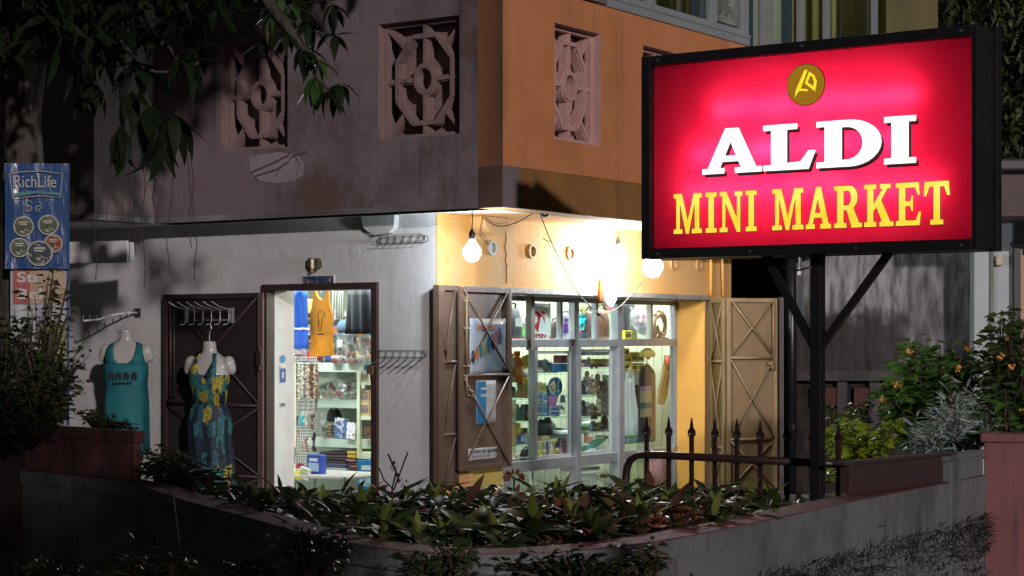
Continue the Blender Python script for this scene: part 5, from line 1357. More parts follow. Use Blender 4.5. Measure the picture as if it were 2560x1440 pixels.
# ================================================================ plants
def leaf_mat(name, c1, c2, rough=0.35, scale=9, trans=0.25, spec=0.4):
    m = mat(name, c1, rough, c2=c2, scale=scale, spec=spec)
    n = m.node_tree; L = n.links; p = n.nodes['Principled BSDF']; out = [x for x in n.nodes if x.type == 'OUTPUT_MATERIAL'][0]
    t = n.nodes.new('ShaderNodeBsdfTranslucent'); src = p.inputs['Base Color'].links[0].from_socket
    L.new(src, t.inputs[0]); mx = n.nodes.new('ShaderNodeMixShader'); mx.inputs[0].default_value = trans
    L.new(p.outputs[0], mx.inputs[1]); L.new(t.outputs[0], mx.inputs[2]); L.new(mx.outputs[0], out.inputs[0])
    return m
L_green = leaf_mat("wet_green_leaf", (0.040, 0.075, 0.022), (0.062, 0.095, 0.026), 0.45)
L_dark = leaf_mat("dark_glossy_leaf", (0.022, 0.045, 0.022), (0.032, 0.05, 0.02), 0.46)
L_lime = leaf_mat("young_lime_leaf", (0.16, 0.20, 0.045), (0.12, 0.17, 0.035), 0.35)
L_brown = leaf_mat("brown_dead_leaf", (0.13, 0.065, 0.045), (0.08, 0.04, 0.03), 0.4)
L_rust = leaf_mat("rust_flower", (0.26, 0.085, 0.03), (0.18, 0.06, 0.03), 0.6)
L_yg = leaf_mat("yellow_green_leaf", (0.26, 0.32, 0.025), (0.15, 0.24, 0.025), 0.4)
L_fresh = leaf_mat("fresh_green_leaf", (0.095, 0.21, 0.035), (0.045, 0.12, 0.025), 0.38)
L_silver = leaf_mat("silver_leaf", (0.52, 0.58, 0.57), (0.20, 0.32, 0.26), 0.45, 20)
L_tree = leaf_mat("tree_leaf", (0.010, 0.020, 0.010), (0.016, 0.028, 0.010), 0.6, spec=0.12)
L_bush = leaf_mat("bush_leaf", (0.032, 0.050, 0.020), (0.052, 0.062, 0.024), 0.42)
M_stem = mat("plant_stem", (0.06, 0.045, 0.03), 0.8, c2=(0.04, 0.03, 0.02), scale=20)
M_orangef = mat("orange_flower", (0.75, 0.30, 0.05), 0.6, c2=(0.80, 0.42, 0.08), scale=40)

def leaf_pts(L, W, droop=0.3, fold=0.25, n=6, tip=1.0):
    """vertices for one leaf along +y, midrib up z; three across"""
    rows = []
    for i in range(n+1):
        t = i/n
        w_ = W*math.sin(math.pi*min(1, max(0.02, t**0.75)))*(1.0 if t < 0.98 else 0.1)
        y = L*math.sin(t*droop*1.2)/max(droop*1.2, 1e-3) if droop > 0.01 else L*t
        z = -L*droop*t*t*0.8
        rows.append(((-w_/2, y, z+fold*w_/2), (0, y, z), (w_/2, y, z+fold*w_/2)))
    return rows
def leaf_mesh(name, L, W, droop, fold, m, n=6):
    rows = leaf_pts(L, W, droop, fold, n); mb = MB()
    for r in rows: mb.v += list(r)
    for i in range(n):
        a = 3*i
        mb.f += [(a, a+1, a+4, a+3), (a+1, a+2, a+5, a+4)]
    me = bpy.data.meshes.new(name); me.from_pydata(mb.v, [], mb.f); me.materials.append(m)
    me.polygons.foreach_set('use_smooth', [True]*len(me.polygons)); return me
class Leaves:
    def __init__(s): s.v = []; s.f = []
    def add(s, pos, direction, L, W, droop=0.3, fold=0.25, n=3, roll=0.0):
        d = Vector(direction).normalized(); up = Vector((0, 0, 1))
        x = d.cross(up)
        if x.length < 0.05: x = Vector((1, 0, 0))
        x.normalize(); z = x.cross(d)
        if roll:
            q = Matrix.Rotation(roll, 3, d); x = q @ x; z = q @ z
        b = len(s.v); pos = Vector(pos)
        for r in leaf_pts(L, W, droop, fold, n):
            for p in r: s.v.append(tuple(pos + x*p[0] + d*p[1] + z*p[2]))
        for i in range(n):
            a = b+3*i; s.f += [(a, a+1, a+4, a+3), (a+1, a+2, a+5, a+4)]
    def build(s, name, m, parent=None):
        me = bpy.data.meshes.new(name); me.from_pydata(s.v, [], s.f); me.materials.append(m)
        me.polygons.foreach_set('use_smooth', [True]*len(me.polygons))
        o = bpy.data.objects.new(name, me); col.objects.link(o)
        if parent: o.parent = parent
        return o
q = random.Random(21)
def inside_wall(x, y, margin=0.22):
    """behind the planter wall's inner face"""
    best = None
    for i in range(len(OP)-1):
        a, b_ = OP[i], OP[i+1]
        if min(a.x, b_.x) <= x <= max(a.x, b_.x):
            t = (x-a.x)/(b_.x-a.x+1e-9); yy = a.y+(b_.y-a.y)*t
            best = yy if best is None else max(best, yy)
    return best is not None and y > best+margin
# low leafy mass filling the planter
gc = Leaves(); gl = Leaves(); gb = Leaves()
cnt = 0
while cnt < 4600:
    x = q.uniform(-2.6, 2.0); y = q.uniform(7.2, 10.7)
    if not inside_wall(x, y, 0.29): continue
    if y > 11.2-abs(x)*0.1: continue
    cnt += 1
    h_ = 0.72+q.uniform(0, 0.19)+0.03*math.sin(x*3)
    h_ = min(h_, 1.60-0.0733*y)
    if x > 1.2: h_ -= 0.06
    a = q.uniform(0, 6.283); el = q.uniform(-0.2, 0.9)
    d = (math.cos(a)*math.cos(el), math.sin(a)*math.cos(el), math.sin(el))
    tgt = gc if q.random() < 0.55 else (gb if q.random() < (0.75 if x > 0.1 and y < 8.6 else 0.35) else gl)
    tgt.add((x, y, h_), d, q.choice((q.uniform(0.06, 0.13), q.uniform(0.12, 0.26))), q.uniform(0.022, 0.062), q.uniform(0.1, 1.3), 0.3, 4, q.uniform(-0.6, 0.6))
tag(gc.build("ground_cover", L_dark), kind='stuff'); tag(gl.build("ground_cover", L_green), kind='stuff'); tag(gb.build("leaf_litter", L_brown), kind='stuff')

# strap leaved plants, each with its own leaves
lm_long = [leaf_mesh("leaf", 0.26, 0.060, dr, 0.35, L_green, 7) for dr in (0.5, 1.0, 1.35)]
lm_lime = [leaf_mesh("leaf", 0.115, 0.030, dr, 0.45, L_lime, 5) for dr in (0.15, 0.4)]
lm_broad = [leaf_mesh("leaf", 0.17, 0.062, dr, 0.25, L_green, 6) for dr in (0.3, 0.8)]
def strap_plant(x, y, z, label, seed, big=True, nlong=7, nlime=4, lime=True, sc_=1.0):
    r_ = random.Random(seed)
    t = thing("strap_plant", label, "plant", (x, y, z), r_.uniform(0, 6.28), "low leafy plants in the street planter")
    t.scale = (sc_, sc_, sc_)
    m_ = MB(); m_.tube([(0, 0, -0.12), (0, 0, 0.04)], [0.012, 0.006], 6); m_.build("stem", M_stem, t)
    for i in range(nlong):
        a = 6.283*i/nlong+r_.uniform(-0.3, 0.3); me = r_.choice(lm_long if big else lm_broad)
        shared("leaf", me, t, (0, 0, 0.0), (r_.uniform(0.35, 0.95), 0, a), (r_.uniform(0.75, 1.15),)*3)
    if lime:
        for i in range(nlime):
            a = 6.283*i/nlime+r_.uniform(-0.4, 0.4)
            shared("leaf", r_.choice(lm_lime), t, (0, 0, 0.02), (r_.uniform(1.05, 1.4), 0, a), (r_.uniform(0.8, 1.25),)*3)
    return t
spots = [(690, 1255, "at the left end beside the wooden door leaf"), (760, 1210, "in front of the white door reveal"), (806, 1228, "tall one in front of the shop table"), (848, 1215, "right of the tall one before the shop table"),
         (905, 1275, "below the right door post"), (960, 1335, "near the curved wall under the wire racks"), (1045, 1340, "low at the nearest curve of the wall"), (1000, 1235, "at the foot of the grey wall"),
         (1088, 1225, "under the corner of the building"), (1130, 1230, "in front of the narrow shutter leaf"), (1105, 1330, "with pale spikes near the wall's lowest bend"), (1175, 1330, "just right of the wall's lowest bend"),
         (1240, 1330, "one metre right of the bend, limp leaves"), (1300, 1290, "in front of the left shutter's foot"), (1335, 1320, "with tall yellow spike near the wall"), (1255, 1225, "below the yellow sill"),
         (1345, 1215, "in front of the lower left glass pane"), (1400, 1225, "in front of the second lower pane"), (1430, 1300, "middle of the planter before the window"), (1585, 1270, "with V shaped pale leaves left of the fence"),
         (1660, 1235, "large leafy one under the first spears"), (1545, 1225, "where the pipe rail comes down"), (1785, 1290, "pale one close to the wall under the spears"), (1720, 1225, "under the third spear"),
         (1870, 1225, "left of the sign post with broad dark leaves"), (1935, 1222, "next to the sign post, curled pale leaf"), (1480, 1330, "beside the rust coloured flowers"), (880, 1330, "close behind the falling wall top"), (620, 1215, "long leaf beside the dark door leaf"), (1600, 1300, "between rust flowers and wall top")]
def plant_Y(px, py, z=0.93): return F*(CZ-z)/(py-YH)
for i, (px, py, lb) in enumerate(spots):
    Y = plant_Y(px, py, 0.92); X = (px-CX)/F*Y
    while not inside_wall(X, Y, 0.40): Y += 0.1; X = (px-CX)/F*Y
    strap_plant(X, Y, min(0.88, 1.52-0.0733*Y), "leafy planter plant "+lb, 100+i, big=(i % 3 != 1), nlong=6+i % 3, nlime=3+i % 3, lime=(i % 4 != 3), sc_=1.0+0.45*((i*37) % 10)/10)
# rust coloured flower heads
def flower_head(px, py, label, r_=0.07, seed=1, m=L_rust):
    Y = plant_Y(px, py, 0.90); X = (px-CX)/F*Y
    t = thing("flower_head", label, "flower", (X, Y, 0.90), 0, "rust coloured flower heads in the planter")
    k = random.Random(seed); lv = Leaves()
    for i in range(90):
        d = Vector((k.gauss(0, 1), k.gauss(0, 1), abs(k.gauss(0, 1))*0.8)).normalized()
        lv.add(d*r_*0.55, d, r_*0.5, r_*0.22, 0.3, 0.3, 2, k.uniform(-2, 2))
    lv.build("petals", m, t)
    m_ = MB(); m_.tube([(0, 0, -0.15), (0, 0, 0.02)], 0.006, 5); m_.build("stem", M_stem, t)
for i, (px, py, lb) in enumerate(((1500, 1300, "rust brown flower head left of the tall yellow spike"), (1640, 1315, "largest rust flower head touching the wall's red top"), (1710, 1303, "rust flower head right of the largest one"), (1570, 1298, "small rust flower head before the V shaped leaves"), (2155, 1222, "orange brown flower on the wall by the raised dark edge"), (1285, 1200, "rust flower beside the shutter's foot"), (1405, 1268, "faded rust flower in mid planter"))):
    flower_head(px, py, lb, 0.05+0.02*((i*7) % 3)/2, 40+i)
# dark red stemmed blossom by the grey wall
t = thing("red_blossom_plant", "thin stemmed plant with dark red blossoms before the grey wall", "plant", Wp(985, 1225, 9.4)*1.0, 0)
m_ = MB(); m_.tube([(0, 0, -0.3), (-0.01, 0, 0.0), (0.01, 0, 0.09), (-0.03, 0, 0.18)], 0.005, 5); m_.tube([(0, 0, 0), (0.05, 0, 0.14), (0.07, 0, 0.19)], 0.004, 5); m_.tube([(0, 0, 0.0), (0.02, 0, 0.06), (0.0, 0, 0.11)], 0.004, 5); m_.tube([(-0.0, 0, 0.0), (-0.05, 0, 0.05), (-0.075, 0, 0.11)], 0.004, 5)
m_.build("stem", M_stem, t)
lv = Leaves(); k = random.Random(5)
for cx_, cz_ in ((0.0, 0.12), (0.055, 0.03), (0.02, 0.06)):
    for i in range(36):
        d = Vector((k.gauss(0, 1), k.gauss(0, 1), k.gauss(0, 1))).normalized(); lv.add(Vector((cx_, 0, cz_))+d*0.012, d, 0.018, 0.009, 0.2, 0.2, 2)
lv.build("blossom", leaf_mat("dark_red_blossom", (0.16, 0.03, 0.04), (0.11, 0.02, 0.03), 0.5), t)

# shrubs built from branching stems with many small leaves
def shrub(name, label, base, stems, leafL, leafW, m, seed, droop=0.4, dens=26, flower=None, group=None, stem_m=None, spread=0.9, up=0.5):
    """stems: list of end points relative to base"""
    k = random.Random(seed)
    t = thing(name, label, "shrub", base, 0, group)
    st = MB(); lv = Leaves()
    for e in stems:
        e = Vector(e); mid = e*0.5+Vector((k.uniform(-.04, .04), k.uniform(-.04, .04), 0.04))
        st.tube([(0, 0, 0), mid*0.5, mid, (mid+e)*0.5, e], [0.009, 0.008, 0.006, 0.004, 0.002], 5)
        for i in range(dens):
            f_ = k.uniform(0.2, 1.0); p = (mid*2*f_ if f_ < 0.5 else mid.lerp(e, (f_-0.5)*2))
            a = k.uniform(0, 6.283); el = k.uniform(-0.3, 1.0)*up
            d = Vector((math.cos(a), math.sin(a), el)).normalized()
            tw = p+d*k.uniform(0.0, leafL*spread)
            lv.add(tw, d, leafL*k.uniform(0.7, 1.2), leafW*k.uniform(0.7, 1.2), k.uniform(0.1, droop*2), 0.25, 3, k.uniform(-0.9, 0.9))
    st.build("stem", stem_m or M_stem, t); lv.build("foliage", m, t)
    if flower:
        for fp in flower:
            fm = MB()
            for i in range(12):
                d = Vector((k.gauss(0, 1), k.gauss(0, 1), k.gauss(0, .6))).normalized()*0.020
                fm.ball((fp[0]+d.x, fp[1]+d.y, fp[2]+d.z), 0.008*k.uniform(.6, 1.3), 6, 4)
            fm.build("blossom", M_orangef, t, smooth=True)
    return t
def rel(base, px, py, Y): 
    v = Wp(px, py, Y); return (v.x-base[0], v.y-base[1], v.z-base[2])
def fan(base, pts, n, seed, jx=30, jy=30, jY=0.3):
    k = random.Random(seed); out = []
    for i in range(n):
        px, py, Y = k.choice(pts); out.append(rel(base, px+k.uniform(-jx, jx), py+k.uniform(-jy, jy), Y+k.uniform(-jY, jY)))
    return out
# yellow green shrub behind the fence end
b_ = Wp(2150, 1210, 11.9)
shrub("golden_shrub", "bright yellow green shrub growing behind the right end of the fence", b_, fan(b_, [(2075, 1090, 11.9), (2110, 1070, 11.9), (2150, 1090, 12.0), (2190, 1080, 11.9), (2235, 1070, 11.9), (2090, 1150, 11.8), (2150, 1140, 11.7), (2200, 1130, 11.8), (2130, 1050, 12.1), (2080, 1190, 11.7)], 76, 3, 24, 22), 0.072, 0.034, L_yg, 11, dens=26)
b_ = Wp(2120, 1150, 12.6)
shrub("dull_shrub", "duller bronze green shrub rising behind the yellow green one", b_, fan(b_, [(2090, 1030, 12.6), (2140, 1020, 12.6), (2170, 1010, 12.6), (2210, 1050, 12.6)], 20, 4, 22, 18), 0.06, 0.024, L_bush, 12, dens=16)
# silver shrub
b_ = Wp(2380, 1180, 11.9)
shrub("silver_shrub", "silvery grey narrow leaved shrub beside the rose pillar", b_, fan(b_, [(2300, 1080, 11.8), (2340, 1040, 11.8), (2380, 1000, 11.9), (2400, 965, 12.0), (2430, 1000, 11.9), (2460, 1060, 11.8), (2350, 1110, 11.6), (2420, 1100, 11.6), (2310, 1120, 11.7), (2480, 1080, 11.8), (2380, 1060, 11.5)], 96, 5, 24, 24), 0.095, 0.016, L_silver, 13, dens=30, up=1.2)
# flowering bushes
b_ = Wp(2330, 1160, 12.6)
shrub("orange_flower_bush", "green bush with orange blossoms rising above the silver shrub", b_, fan(b_, [(2250, 960, 12.5), (2290, 900, 12.6), (2330, 880, 12.7), (2290, 960, 12.4), (2250, 1010, 12.5), (2380, 900, 12.7), (2410, 880, 12.7), (2440, 920, 12.6), (2330, 940, 12.4), (2220, 990, 12.6), (2360, 960, 12.4), (2270, 870, 12.8)], 100, 6, 32, 30), 0.105, 0.045, L_fresh, 14, dens=20,
      flower=[rel(b_, 2275, 880, 12.3), rel(b_, 2248, 963, 12.2), rel(b_, 2240, 960, 12.2), rel(b_, 2396, 923, 12.2), rel(b_, 2418, 870, 12.3), rel(b_, 2210, 1000, 12.3), rel(b_, 2460, 985, 12.2)])
b_ = Wp(2520, 1140, 12.2)
shrub("tall_flower_bush", "taller dark bush with orange blossoms at the right edge", b_, fan(b_, [(2480, 830, 12.3), (2500, 800, 12.3), (2520, 850, 12.2), (2550, 800, 12.2), (2490, 890, 12.2), (2530, 900, 12.1), (2560, 880, 12.1), (2500, 960, 12.0), (2545, 960, 12.0), (2570, 1000, 12.0), (2480, 1000, 12.0)], 90, 7, 28, 30), 0.095, 0.040, leaf_mat('bush_leaf_lit', (0.07, 0.12, 0.03), (0.045, 0.075, 0.025), 0.4), 15, dens=20,
      flower=[rel(b_, 2502, 892, 11.9), rel(b_, 2530, 918, 11.9), rel(b_, 2556, 1028, 11.7), rel(b_, 2525, 845, 12.0)])
b_ = Wp(2520, 1150, 11.6)
shrub("broad_leaf_plant", "broad bright green leaves just above the rose pillar", b_, fan(b_, [(2480, 1000, 11.6), (2520, 990, 11.6), (2550, 1010, 11.6), (2500, 1040, 11.6)], 10, 8, 20, 16), 0.16, 0.05, L_fresh, 16, dens=5)
# dark bush before the poster at the left
b_ = Wp(90, 1090, 11.0)
shrub("dark_bush", "dark loose bush with arching twigs in front of the posters at the left", b_, fan(b_, [(30, 880, 11.0), (60, 800, 11.1), (100, 760, 11.2), (150, 800, 11.0), (190, 860, 11.0), (60, 960, 10.9), (120, 920, 10.9), (180, 960, 10.9), (20, 1000, 10.9), (90, 1020, 10.8), (150, 1030, 10.8), (160, 860, 11.0), (10, 820, 11.1), (215, 880, 11.1), (150, 690, 11.2)], 84, 9, 28, 34), 0.062, 0.030, L_bush, 17, dens=15, up=0.9)
b_ = Wp(-20, 1090, 10.8)
shrub("dark_bush", "black unlit bush at the very left edge below the banner", b_, fan(b_, [(-20, 900, 10.8), (10, 960, 10.8), (0, 1030, 10.7), (40, 1040, 10.7), (-10, 820, 10.8)], 34, 10, 30, 34), 0.065, 0.032, L_tree, 18, dens=15)
b_ = Wp(250, 1085, 11.6)
shrub("low_bush", "low leafy sprigs growing along the top of the maroon block", b_, fan(b_, [(200, 1040, 11.4), (250, 1050, 11.3), (290, 1060, 11.2), (330, 1070, 11.0), (220, 1030, 11.4)], 26, 12, 24, 12), 0.045, 0.02, L_bush, 19, dens=12)
b_ = Wp(430, 1230, 10.6)
shrub("planter_shrub", "small leaved dark shrub between the maroon block and the printed dress", b_, fan(b_, [(380, 1130, 10.6), (420, 1110, 10.7), (460, 1150, 10.5), (500, 1160, 10.3), (370, 1170, 10.6), (540, 1190, 10.1), (430, 1180, 10.4), (590, 1210, 9.9)], 56, 13, 24, 20), 0.055, 0.022, L_bush, 20, dens=16)
# hedges at the street side, foreground
def fg(px0, px1, py, n, seed, label, Y=6.1, m=L_bush, L_=0.05, W_=0.021):
    b_ = Wp((px0+px1)/2, 1520, Y)
    pts = [(px, py+abs(((px-px0)/(px1-px0)-0.5))*30, Y) for px in range(int(px0), int(px1), 40)]
    return shrub("street_shrub", label, b_, fan(b_, pts, n, seed, 26, 26, 0.15), L_, W_, m, seed, dens=13, group="dark shrubs in the foreground")
fg(-20, 200, 1400, 34, 31, "dark foreground shrub in the bottom left corner")
fg(260, 560, 1395, 40, 32, "dark foreground shrub below the falling wall, left of the bottom middle")
fg(690, 860, 1330, 26, 33, "foreground twigs reaching up in front of the wall under the shop doorway", 6.3)
fg(560, 720, 1410, 20, 34, "low foreground shrub between the two taller ones at the left")
fg(1010, 1190, 1375, 26, 35, "foreground twigs in front of the wall's lowest bend", 6.3)
fg(1240, 1640, 1400, 44, 36, "foreground shrub below the wall's red top, right of the middle", 6.4, L_tree)
fg(1560, 1660, 1370, 14, 37, "foreground sprig rising beside the grey wall face", 6.5)
cg = Leaves(); k = random.Random(88)
for i in range(1500):
    j = k.uniform(len(OP)*0.80, len(OP)-2); p = OP[int(j)].lerp(OP[int(j)+1], j-int(j)); n_ = NR[int(j)]
    px_ = CX+p.x/p.y*F; top = 1445-(px_-1880)/560*150
    zt_ = zat(top, p.y); z = zt_-abs(k.gauss(0, 0.16))
    if z < 0.1: continue
    q_ = p-n_*k.uniform(0.0, 0.03)
    d = Vector((-n_.x*0.5+k.uniform(-.5, .5), -n_.y*0.5+k.uniform(-.2, .2), k.uniform(-0.2, 1.2)))
    cg.add((q_.x, q_.y, z), d, k.uniform(0.03, 0.10), k.uniform(0.004, 0.014), 0.6, 0.2, 3, k.uniform(-1, 1))
tag(cg.build("climbing_grass", leaf_mat("grey_green_grass", (0.028, 0.030, 0.025), (0.060, 0.060, 0.050), 0.8)), kind='stuff')
# a dead leaf caught on the dark wall face
o = bpy.data.objects.new("fallen_leaf", leaf_mesh("fallen_leaf", 0.06, 0.02, 1.2, 0.5, L_brown)); col.objects.link(o)
o.location = Wp(305, 1330, 8.3); o.rotation_euler = (0.3, 0.4, -1.4); tag(o, "curled dead leaf hanging on a twig before the dark wall face", "leaf")
wire("dry_stalk", "thin dry stalk bending down over the falling wall top", [Wp(415, 1208, 9.3), Wp(432, 1240, 9.0), Wp(440, 1300, 8.6), Wp(452, 1390, 8.2)], 0.004, M_stem, "stalk")

# ---------------------------------------------------------------- the street tree
tr = thing("street_tree", "large dark street tree with hanging leafy twigs over the left of the building", "tree", (-3.05, 11.95, 0))
def T(px, py, Y): 
    v = Wp(px, py, Y); return (v.x+3.05, v.y-11.95, v.z)
m_ = MB(); k = random.Random(77)
tp = [T(66, 1300, 11.9), T(64, 1000, 11.9), T(66, 700, 11.9), T(64, 480, 11.95), T(60, 300, 12.0), T(58, 150, 12.0), T(70, -60, 12.0), T(110, -300, 11.9)]
m_.tube(tp, [0.19, 0.17, 0.15, 0.135, 0.125, 0.14, 0.13, 0.10], 18)
for i in range(len(m_.v)):
    x, y, z = m_.v[i]; n_ = noise.noise(Vector((x*9, y*9, z*3)))*0.03; m_.v[i] = (x+n_, y+n_*0.8, z)
m_.build("trunk", M_bark, tr, smooth=True)
def branch(pts, r0, r1):
    mb = MB(); n_ = len(pts); mb.tube(pts, [r0+(r1-r0)*i/(n_-1) for i in range(n_)], 7); return mb.build("branch", M_bark, tr, smooth=True)
branch([T(66, 90, 12.0), T(130, 60, 11.9), T(230, 30, 11.6), T(330, 60, 11.3), T(420, 120, 11.0), T(470, 200, 10.9)], 0.06, 0.008)
branch([T(230, 30, 11.6), T(260, 90, 11.4), T(300, 150, 11.2), T(335, 190, 11.0), T(380, 270, 10.9)], 0.03, 0.006)
branch([T(120, 60, 12.0), T(180, 150, 11.6), T(215, 210, 11.4), T(225, 280, 11.3)], 0.035, 0.006)
branch([T(330, 150, 11.0), T(345, 165, 11.0), T(390, 180, 10.9), T(460, 180, 10.9), T(505, 150, 10.9)], 0.012, 0.005)
branch([T(110, -200, 11.9), T(300, -160, 11.0), T(500, -100, 10.2), T(640, -40, 9.8), T(690, 30, 9.6), T(720, 70, 9.5), T(760, 120, 9.5), T(790, 190, 9.5), T(820, 225, 9.5)], 0.06, 0.006)
branch([T(640, -40, 9.8), T(700, 40, 9.6), T(760, 70, 9.6), T(830, 90, 9.6)], 0.012, 0.004)
branch([T(700, -60, 9.7), T(780, -20, 9.6), T(835, 10, 9.6)], 0.012, 0.004)
branch([T(640, -60, 9.8), T(648, 20, 9.8), T(655, 100, 9.8)], 0.008, 0.003)
big = [leaf_mesh("leaf", 0.27, 0.085, dr, 0.2, L_tree, 7) for dr in (0.2, 0.7, 1.1)]
med = [leaf_mesh("leaf", 0.14, 0.042, dr, 0.2, L_tree, 6) for dr in (0.2, 0.7)]
medg = [leaf_mesh("leaf", 0.13, 0.04, dr, 0.2, leaf_mat("mid_green_tree_leaf", (0.045, 0.095, 0.03), (0.06, 0.11, 0.03), 0.3), 6) for dr in (0.2, 0.7)]
def whorl(px, py, Y, n_, meshes, sc_, seed, dz=-0.4):
    kk_ = random.Random(seed); c_ = Vector(T(px, py, Y))
    for i in range(n_):
        a = 6.283*i/n_+kk_.uniform(-.35, .35)
        shared("leaf", kk_.choice(meshes), tr, c_+Vector((kk_.uniform(-.01, .01), kk_.uniform(-.01, .01), kk_.uniform(-.015, .015))), (dz+kk_.uniform(-.5, .35), 0, a), (sc_*kk_.uniform(0.8, 1.15),)*3)
for i, (px, py, Y, n_, s_, dz) in enumerate(((222, 208, 11.3, 8, 0.95, -0.5), (345, 160, 11.0, 9, 1.0, -0.3), (380, 268, 10.9, 8, 1.15, -0.7), (300, 320, 11.0, 7, 0.9, -0.9), (430, 290, 10.85, 7, 1.05, -0.6), (395, 330, 10.8, 4, 1.0, -1.2), (470, 150, 10.9, 7, 0.8, -0.2),
                                             (505, 120, 10.9, 6, 0.7, 0), (250, 110, 11.3, 9, 1.0, -0.2), (150, 120, 11.5, 8, 1.0, -0.4), (400, 70, 11.1, 8, 1.0, -0.1), (300, 40, 11.3, 9, 1.0, 0), (120, 40, 11.6, 8, 1.0, 0.1), (470, 60, 11.0, 7, 0.9, 0), (20, 100, 11.5, 7, 1.0, -0.3), (330, 230, 11.0, 5, 0.9, -0.5))):
    whorl(px, py, Y, n_, big, s_, 300+i, dz)
for i, (px, py, Y, n_, s_, dz) in enumerate(((690, 30, 9.6, 9, 1.0, -0.3), (720, 75, 9.5, 8, 1.0, -0.5), (760, 120, 9.5, 9, 1.05, -0.6), (790, 195, 9.5, 8, 1.1, -0.9), (825, 228, 9.5, 9, 1.1, -0.5), (850, 215, 9.5, 5, 1.0, -0.3), (800, 150, 9.5, 7, 1.0, -0.3), (840, 90, 9.6, 8, 0.9, -0.2), (838, 12, 9.6, 8, 1.0, -0.6), (740, 10, 9.6, 8, 1.0, -0.2), (655, 105, 9.8, 4, 0.9, -0.2), (770, 60, 9.6, 7, 1.0, -0.3), (700, -10, 9.7, 8, 1.1, -0.3))):
    whorl(px, py, Y, n_, med if i % 3 else medg, s_*1.1, 400+i, dz)
# canopy above and to the left, partly outside the frame
cn = Leaves(); k = random.Random(9)
for i in range(5200):
    px = k.uniform(-260, 560); py = k.uniform(-620, 130)-max(0, (px-180))*0.28
    Y = k.uniform(10.2, 12.2)
    if py > -30 and k.random() < 0.35: continue
    v = Vector(T(px, py, Y)); a = k.uniform(0, 6.283); el = k.uniform(-1.0, 0.3)
    cn.add(v, (math.cos(a)*math.cos(el), math.sin(a)*math.cos(el), math.sin(el)), k.uniform(0.13, 0.24), k.uniform(0.045, 0.075), k.uniform(0.1, 0.8), 0.2, 3, k.uniform(-1, 1))
# unseen overhead crown, spread towards the light to shade the left walls
for i in range(9500):
    v = Vector((k.uniform(-2.2, 2.5), k.uniform(-4.2, 0.6), 4.35+k.uniform(0, 1.3)+abs(k.gauss(0, 0.2))))
    v.z += 0.10*max(0, -v.y)*0.4
    a = k.uniform(0, 6.283); el = k.uniform(-1.0, 0.3)
    cn.add(v, (math.cos(a)*math.cos(el), math.sin(a)*math.cos(el), math.sin(el)), k.uniform(0.17, 0.28), k.uniform(0.07, 0.11), k.uniform(0.1, 0.8), 0.2, 3, k.uniform(-1, 1))
tag(cn.build("crown", L_tree, tr), kind='stuff')
# thin aerial roots
for i, (px, y0, y1, Y) in enumerate(((318, 400, 655, 11.0), (335, 330, 640, 11.0), (352, 380, 720, 10.95), (395, 330, 520, 10.9), (440, 380, 690, 10.9), (468, 360, 700, 10.9), (475, 380, 620, 10.9), (285, 300, 560, 11.1), (245, 330, 700, 11.1), (262, 200, 380, 11.1), (385, 420, 560, 10.9), (300, 420, 600, 11.0))):
    kk_ = random.Random(i); pts = []; x_ = px
    for j in range(9):
        pts.append(T(x_, y0+(y1-y0)*j/8, Y)); x_ += kk_.uniform(-7, 7)
    m_ = MB(); m_.tube(pts, 0.0025, 4); m_.build("aerial_root", M_stem, tr)

# creeper covered bank behind the neighbour roof
cr = Leaves(); k = random.Random(15)
for i in range(7000):
    px = k.uniform(2170, 2720); py = k.uniform(-160, 470); Y = 19.0+k.uniform(-0.35, 0.25)+0.3*math.sin(px*0.02+py*0.013)
    if noise.noise(Vector((px*0.012, py*0.012, 0))) > 0.28: continue
    v = Wp(px, py, Y); a = k.uniform(0, 6.283); 
    cr.add(v, (math.cos(a)*0.8, -0.6, math.sin(a)*0.9-0.3), k.uniform(0.09, 0.20), k.uniform(0.03, 0.055), 0.5, 0.2, 3, k.uniform(-1, 1))
b0 = thing("creeper_wall", "dark leafy creeper covering a tall wall right of the glazed bay", "creeper", Wp(2400, 0, 19.6)*1.0, 0)
b0.location.z = 0
o = cr.build("foliage", leaf_mat("creeper_leaf", (0.055, 0.07, 0.022), (0.035, 0.045, 0.018), 0.5)); o.parent = b0; o.matrix_parent_inverse = Matrix.Translation(-Vector(b0.location))
m_ = MB(); m_.box(-1.4, 0, 0, 3.5, 0.4, 7.0); m_.build("backing_wall", mat("blackish_wall", (0.02, 0.018, 0.02), 0.9, c2=(0.012, 0.01, 0.012), scale=3), b0)

# unseen branches added above the camera; they keep the street lamp off the near left of the wall
ot = thing("added_shade_branches", "leafy branches added overhead, out of view, to shade the near left planter wall", "tree", (0.2, 1.6, 2.6))
m_ = MB(); m_.tube([(3.2, -2.4, -2.6), (3.0, -2.2, -0.5), (2.4, -1.6, 0.6), (1.2, -0.7, 0.9), (0.2, 0.1, 0.75), (-0.9, 0.5, 0.7)], [0.16, 0.14, 0.09, 0.05, 0.03, 0.012], 10)
m_.build("branch", M_bark, ot, smooth=True)
cn = Leaves(); k = random.Random(19)
for i in range(8200):
    y = k.uniform(-1.0, 1.1); Yw = 1.6+y
    zmin = 1.7+0.182*Yw+0.16-2.6
    v = Vector((k.uniform(-1.2, 1.05), y, zmin+abs(k.gauss(0, 0.55)))); a = k.uniform(0, 6.283); el = k.uniform(-0.4, 0.5)
    cn.add(v, (math.cos(a)*math.cos(el), math.sin(a)*math.cos(el), math.sin(el)), k.uniform(0.09, 0.14), k.uniform(0.035, 0.055), k.uniform(0.1, 0.4), 0.2, 3, k.uniform(-1, 1))
tag(cn.build("crown", L_tree, ot), kind='stuff')
